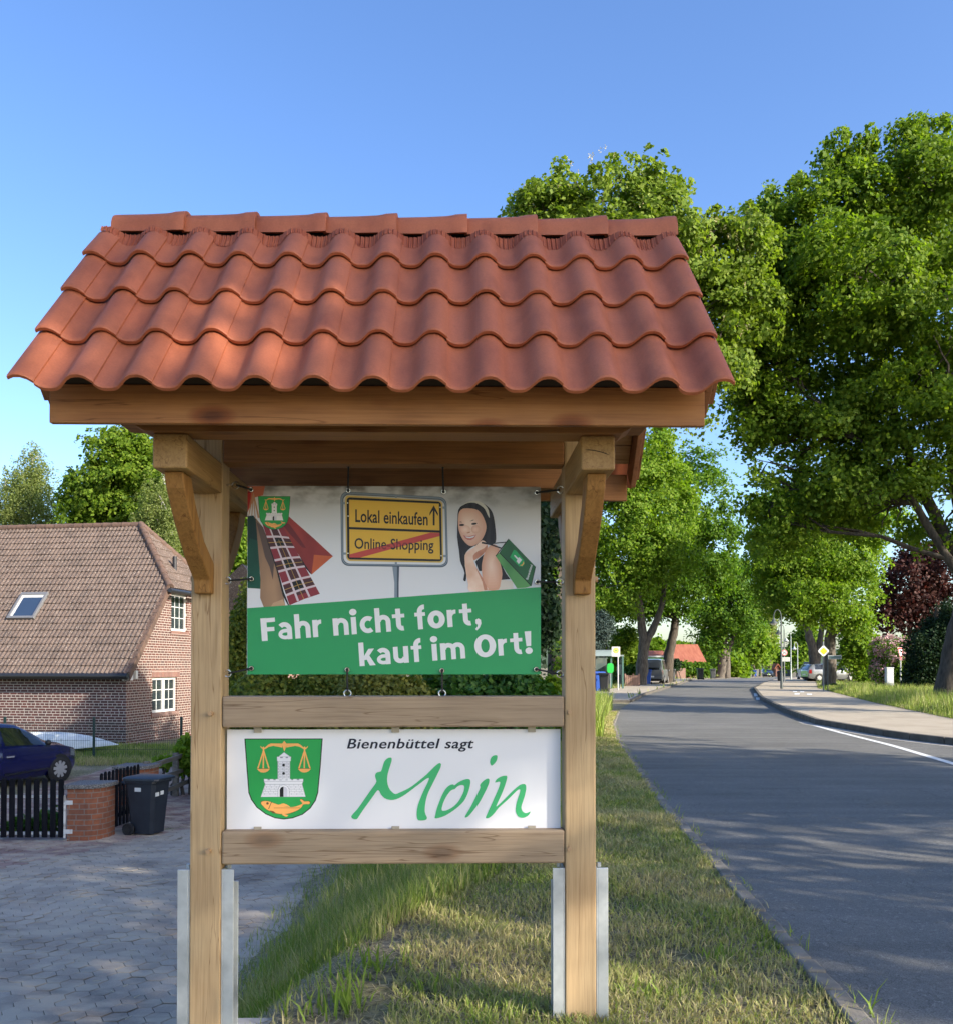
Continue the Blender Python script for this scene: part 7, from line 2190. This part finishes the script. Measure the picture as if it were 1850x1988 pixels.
# lawn by the house and meadow strip on the right
N_ = 30000
x = -17 + 12 * rg.random(N_); y = 25.3 + 4.2 * rg.random(N_)
P_ = np.stack([x, y, vgz(x, y) - .03], 1)
grass('lawn', 'green lawn between the wire fence and the brick house', P_, .08 + .12 * rg.random(N_), .014 + .01 * rg.random(N_), .1, rg, .5, .2)
N_ = 3500
x = -13 + 8 * rg.random(N_); y = 24.6 + 1.0 * rg.random(N_)
P_ = np.stack([x, y, vgz(x, y) - .03], 1)
grass('dry_grass', 'straw coloured dry grass along the foot of the wire fence', P_, .08 + .2 * rg.random(N_), .012 + .01 * rg.random(N_), .6, rg, .7)
N_ = 60000
y = 21 + 42 * rg.random(N_) ** 1.25
def pwv(y): return np.interp(y, [p[0] for p in PW], [p[1] for p in PW])
w_ = rg.random(N_)
x = pwv(y) + .05 + (7 + .1 * y) * w_ ** 1.3
keep = rg.random(N_) < np.where(y > 51, .5, 1)
x, y, w_ = x[keep], y[keep], w_[keep]
n = len(x)
edge = np.clip((x - pwv(y)) / .7, .3, 1)
P_ = np.stack([x, y, np.full(n, .105)], 1)
hg = (.18 + .42 * rg.random(n) ** 1.5) * edge * np.where(y > 50, .45, 1)
grass('meadow_grass', 'tall bright seeding grass on the verge right of the pavement', P_, hg, (.010 + .010 * rg.random(n)) * (1 + .3 * (y > 40)), .14, rg, .3)
N_ = 9000
y = 47 + 40 * rg.random(N_); x = pwv(y) + .1 + 22 * rg.random(N_)
P_ = np.stack([x, y, np.full(N_, .105)], 1)
grass('far_lawn', 'shaded short grass around the trunks beyond the tall verge', P_, .1 + .15 * rg.random(N_), .03 + .02 * rg.random(N_), .1, rg, .5, .3)
# left verge further down the road
N_ = 9000
y = 40 + 75 * rg.random(N_)
x = lkv(y) - .13 - 4.5 * rg.random(N_)
keep = (x < lkv(y) - 2.9) | ((x > lkv(y) - .32) & (patch(y * 0, y, 1.3, 2.0) > .1))
x, y = x[keep], y[keep]; n = len(x)
P_ = np.stack([x, y, np.where(x < lkv(y) - 2.9, 0, .08)], 1)
grass('verge_grass', 'sunlit verge grass along the left pavement further down', P_, .1 + .3 * rg.random(n) ** 2, .03 + .02 * rg.random(n), .25, rg, .5)
# weeds in the kerb joint
N_ = 1200
y = 3.8 + 20 * rg.random(N_) ** 1.3
c_ = patch(y * 0, y, 5.0, 2.0)
x = lkv(y) + np.where(rg.random(N_) < .5, -.15, .005) + .015 * rg.normal(size=N_)
keep = c_ > .05
x, y = x[keep], y[keep]; n = len(x)
P_ = np.stack([x, y, np.full(n, -.012)], 1)
grass('kerb_weeds', 'small grass weeds sprouting along the stone edging of the near road side', P_, .03 + .09 * rg.random(n) ** 2, .004 + .003 * rg.random(n), .15, rg, .8)
# a few broad bright weeds and seed heads before the stand
WV, WC = [], []
for x, y, n, h, seed in ((px(660, 4.3), 4.3, 42, .19, 91), (px(745, 4.75), 4.75, 30, .15, 92), (px(580, 4.25), 4.25, 16, .16, 93), (px(1664, 4.2), 4.2, 6, .15, 94), (px(690, 4.6), 4.6, 24, .13, 96), (px(860, 4.5), 4.5, 22, .11, 97), (px(1240, 4.4), 4.4, 26, .10, 98), (px(1390, 5.0), 5.0, 30, .10, 99)):
    rg = np.random.default_rng(seed)
    P_ = np.stack([x + .07 * rg.normal(size=n), y + .06 * rg.normal(size=n), np.full(n, (gz(x, y) if x < 1.5 else 0) - .01)], 1)
    WV.append(blades(P_, h * rg.uniform(.5, 1.1, n), .008 + .006 * rg.random(n), .6, rg))
    WC.append(np.repeat(np.array([[.17, .25, .035]]) * rg.uniform(.8, 1.3, n)[:, None], 2, axis=0))
tag(raw_mesh('grass_tufts', np.concatenate(WV), 4, m_blade, None, (0, 4.4, 0), np.concatenate(WC)), 'bright broad leaved grass tufts dotted over the near verge', 'grass', None, 'stuff')
# twigs and straw lying on the driveway
k = MB().mat(flat('straw', (0.42, 0.36, 0.25), .8))
rg = np.random.default_rng(95)
for i in range(150):
    y = 6 + 9 * rg.random(); x = -2.3 - 4.5 * rg.random() * y / 9
    a = rg.uniform(0, PI); L = rg.uniform(.02, .09)
    z = ZD + .03
    k.bar((x, y, z), (x + math.cos(a) * L, y + math.sin(a) * L, z + .004), rg.uniform(.004, .012), .004)
tag(k.build('straw_litter', loc=(-4, 9, ZD)), 'bits of straw and twig scattered on the paved driveway', 'litter', None, 'stuff')
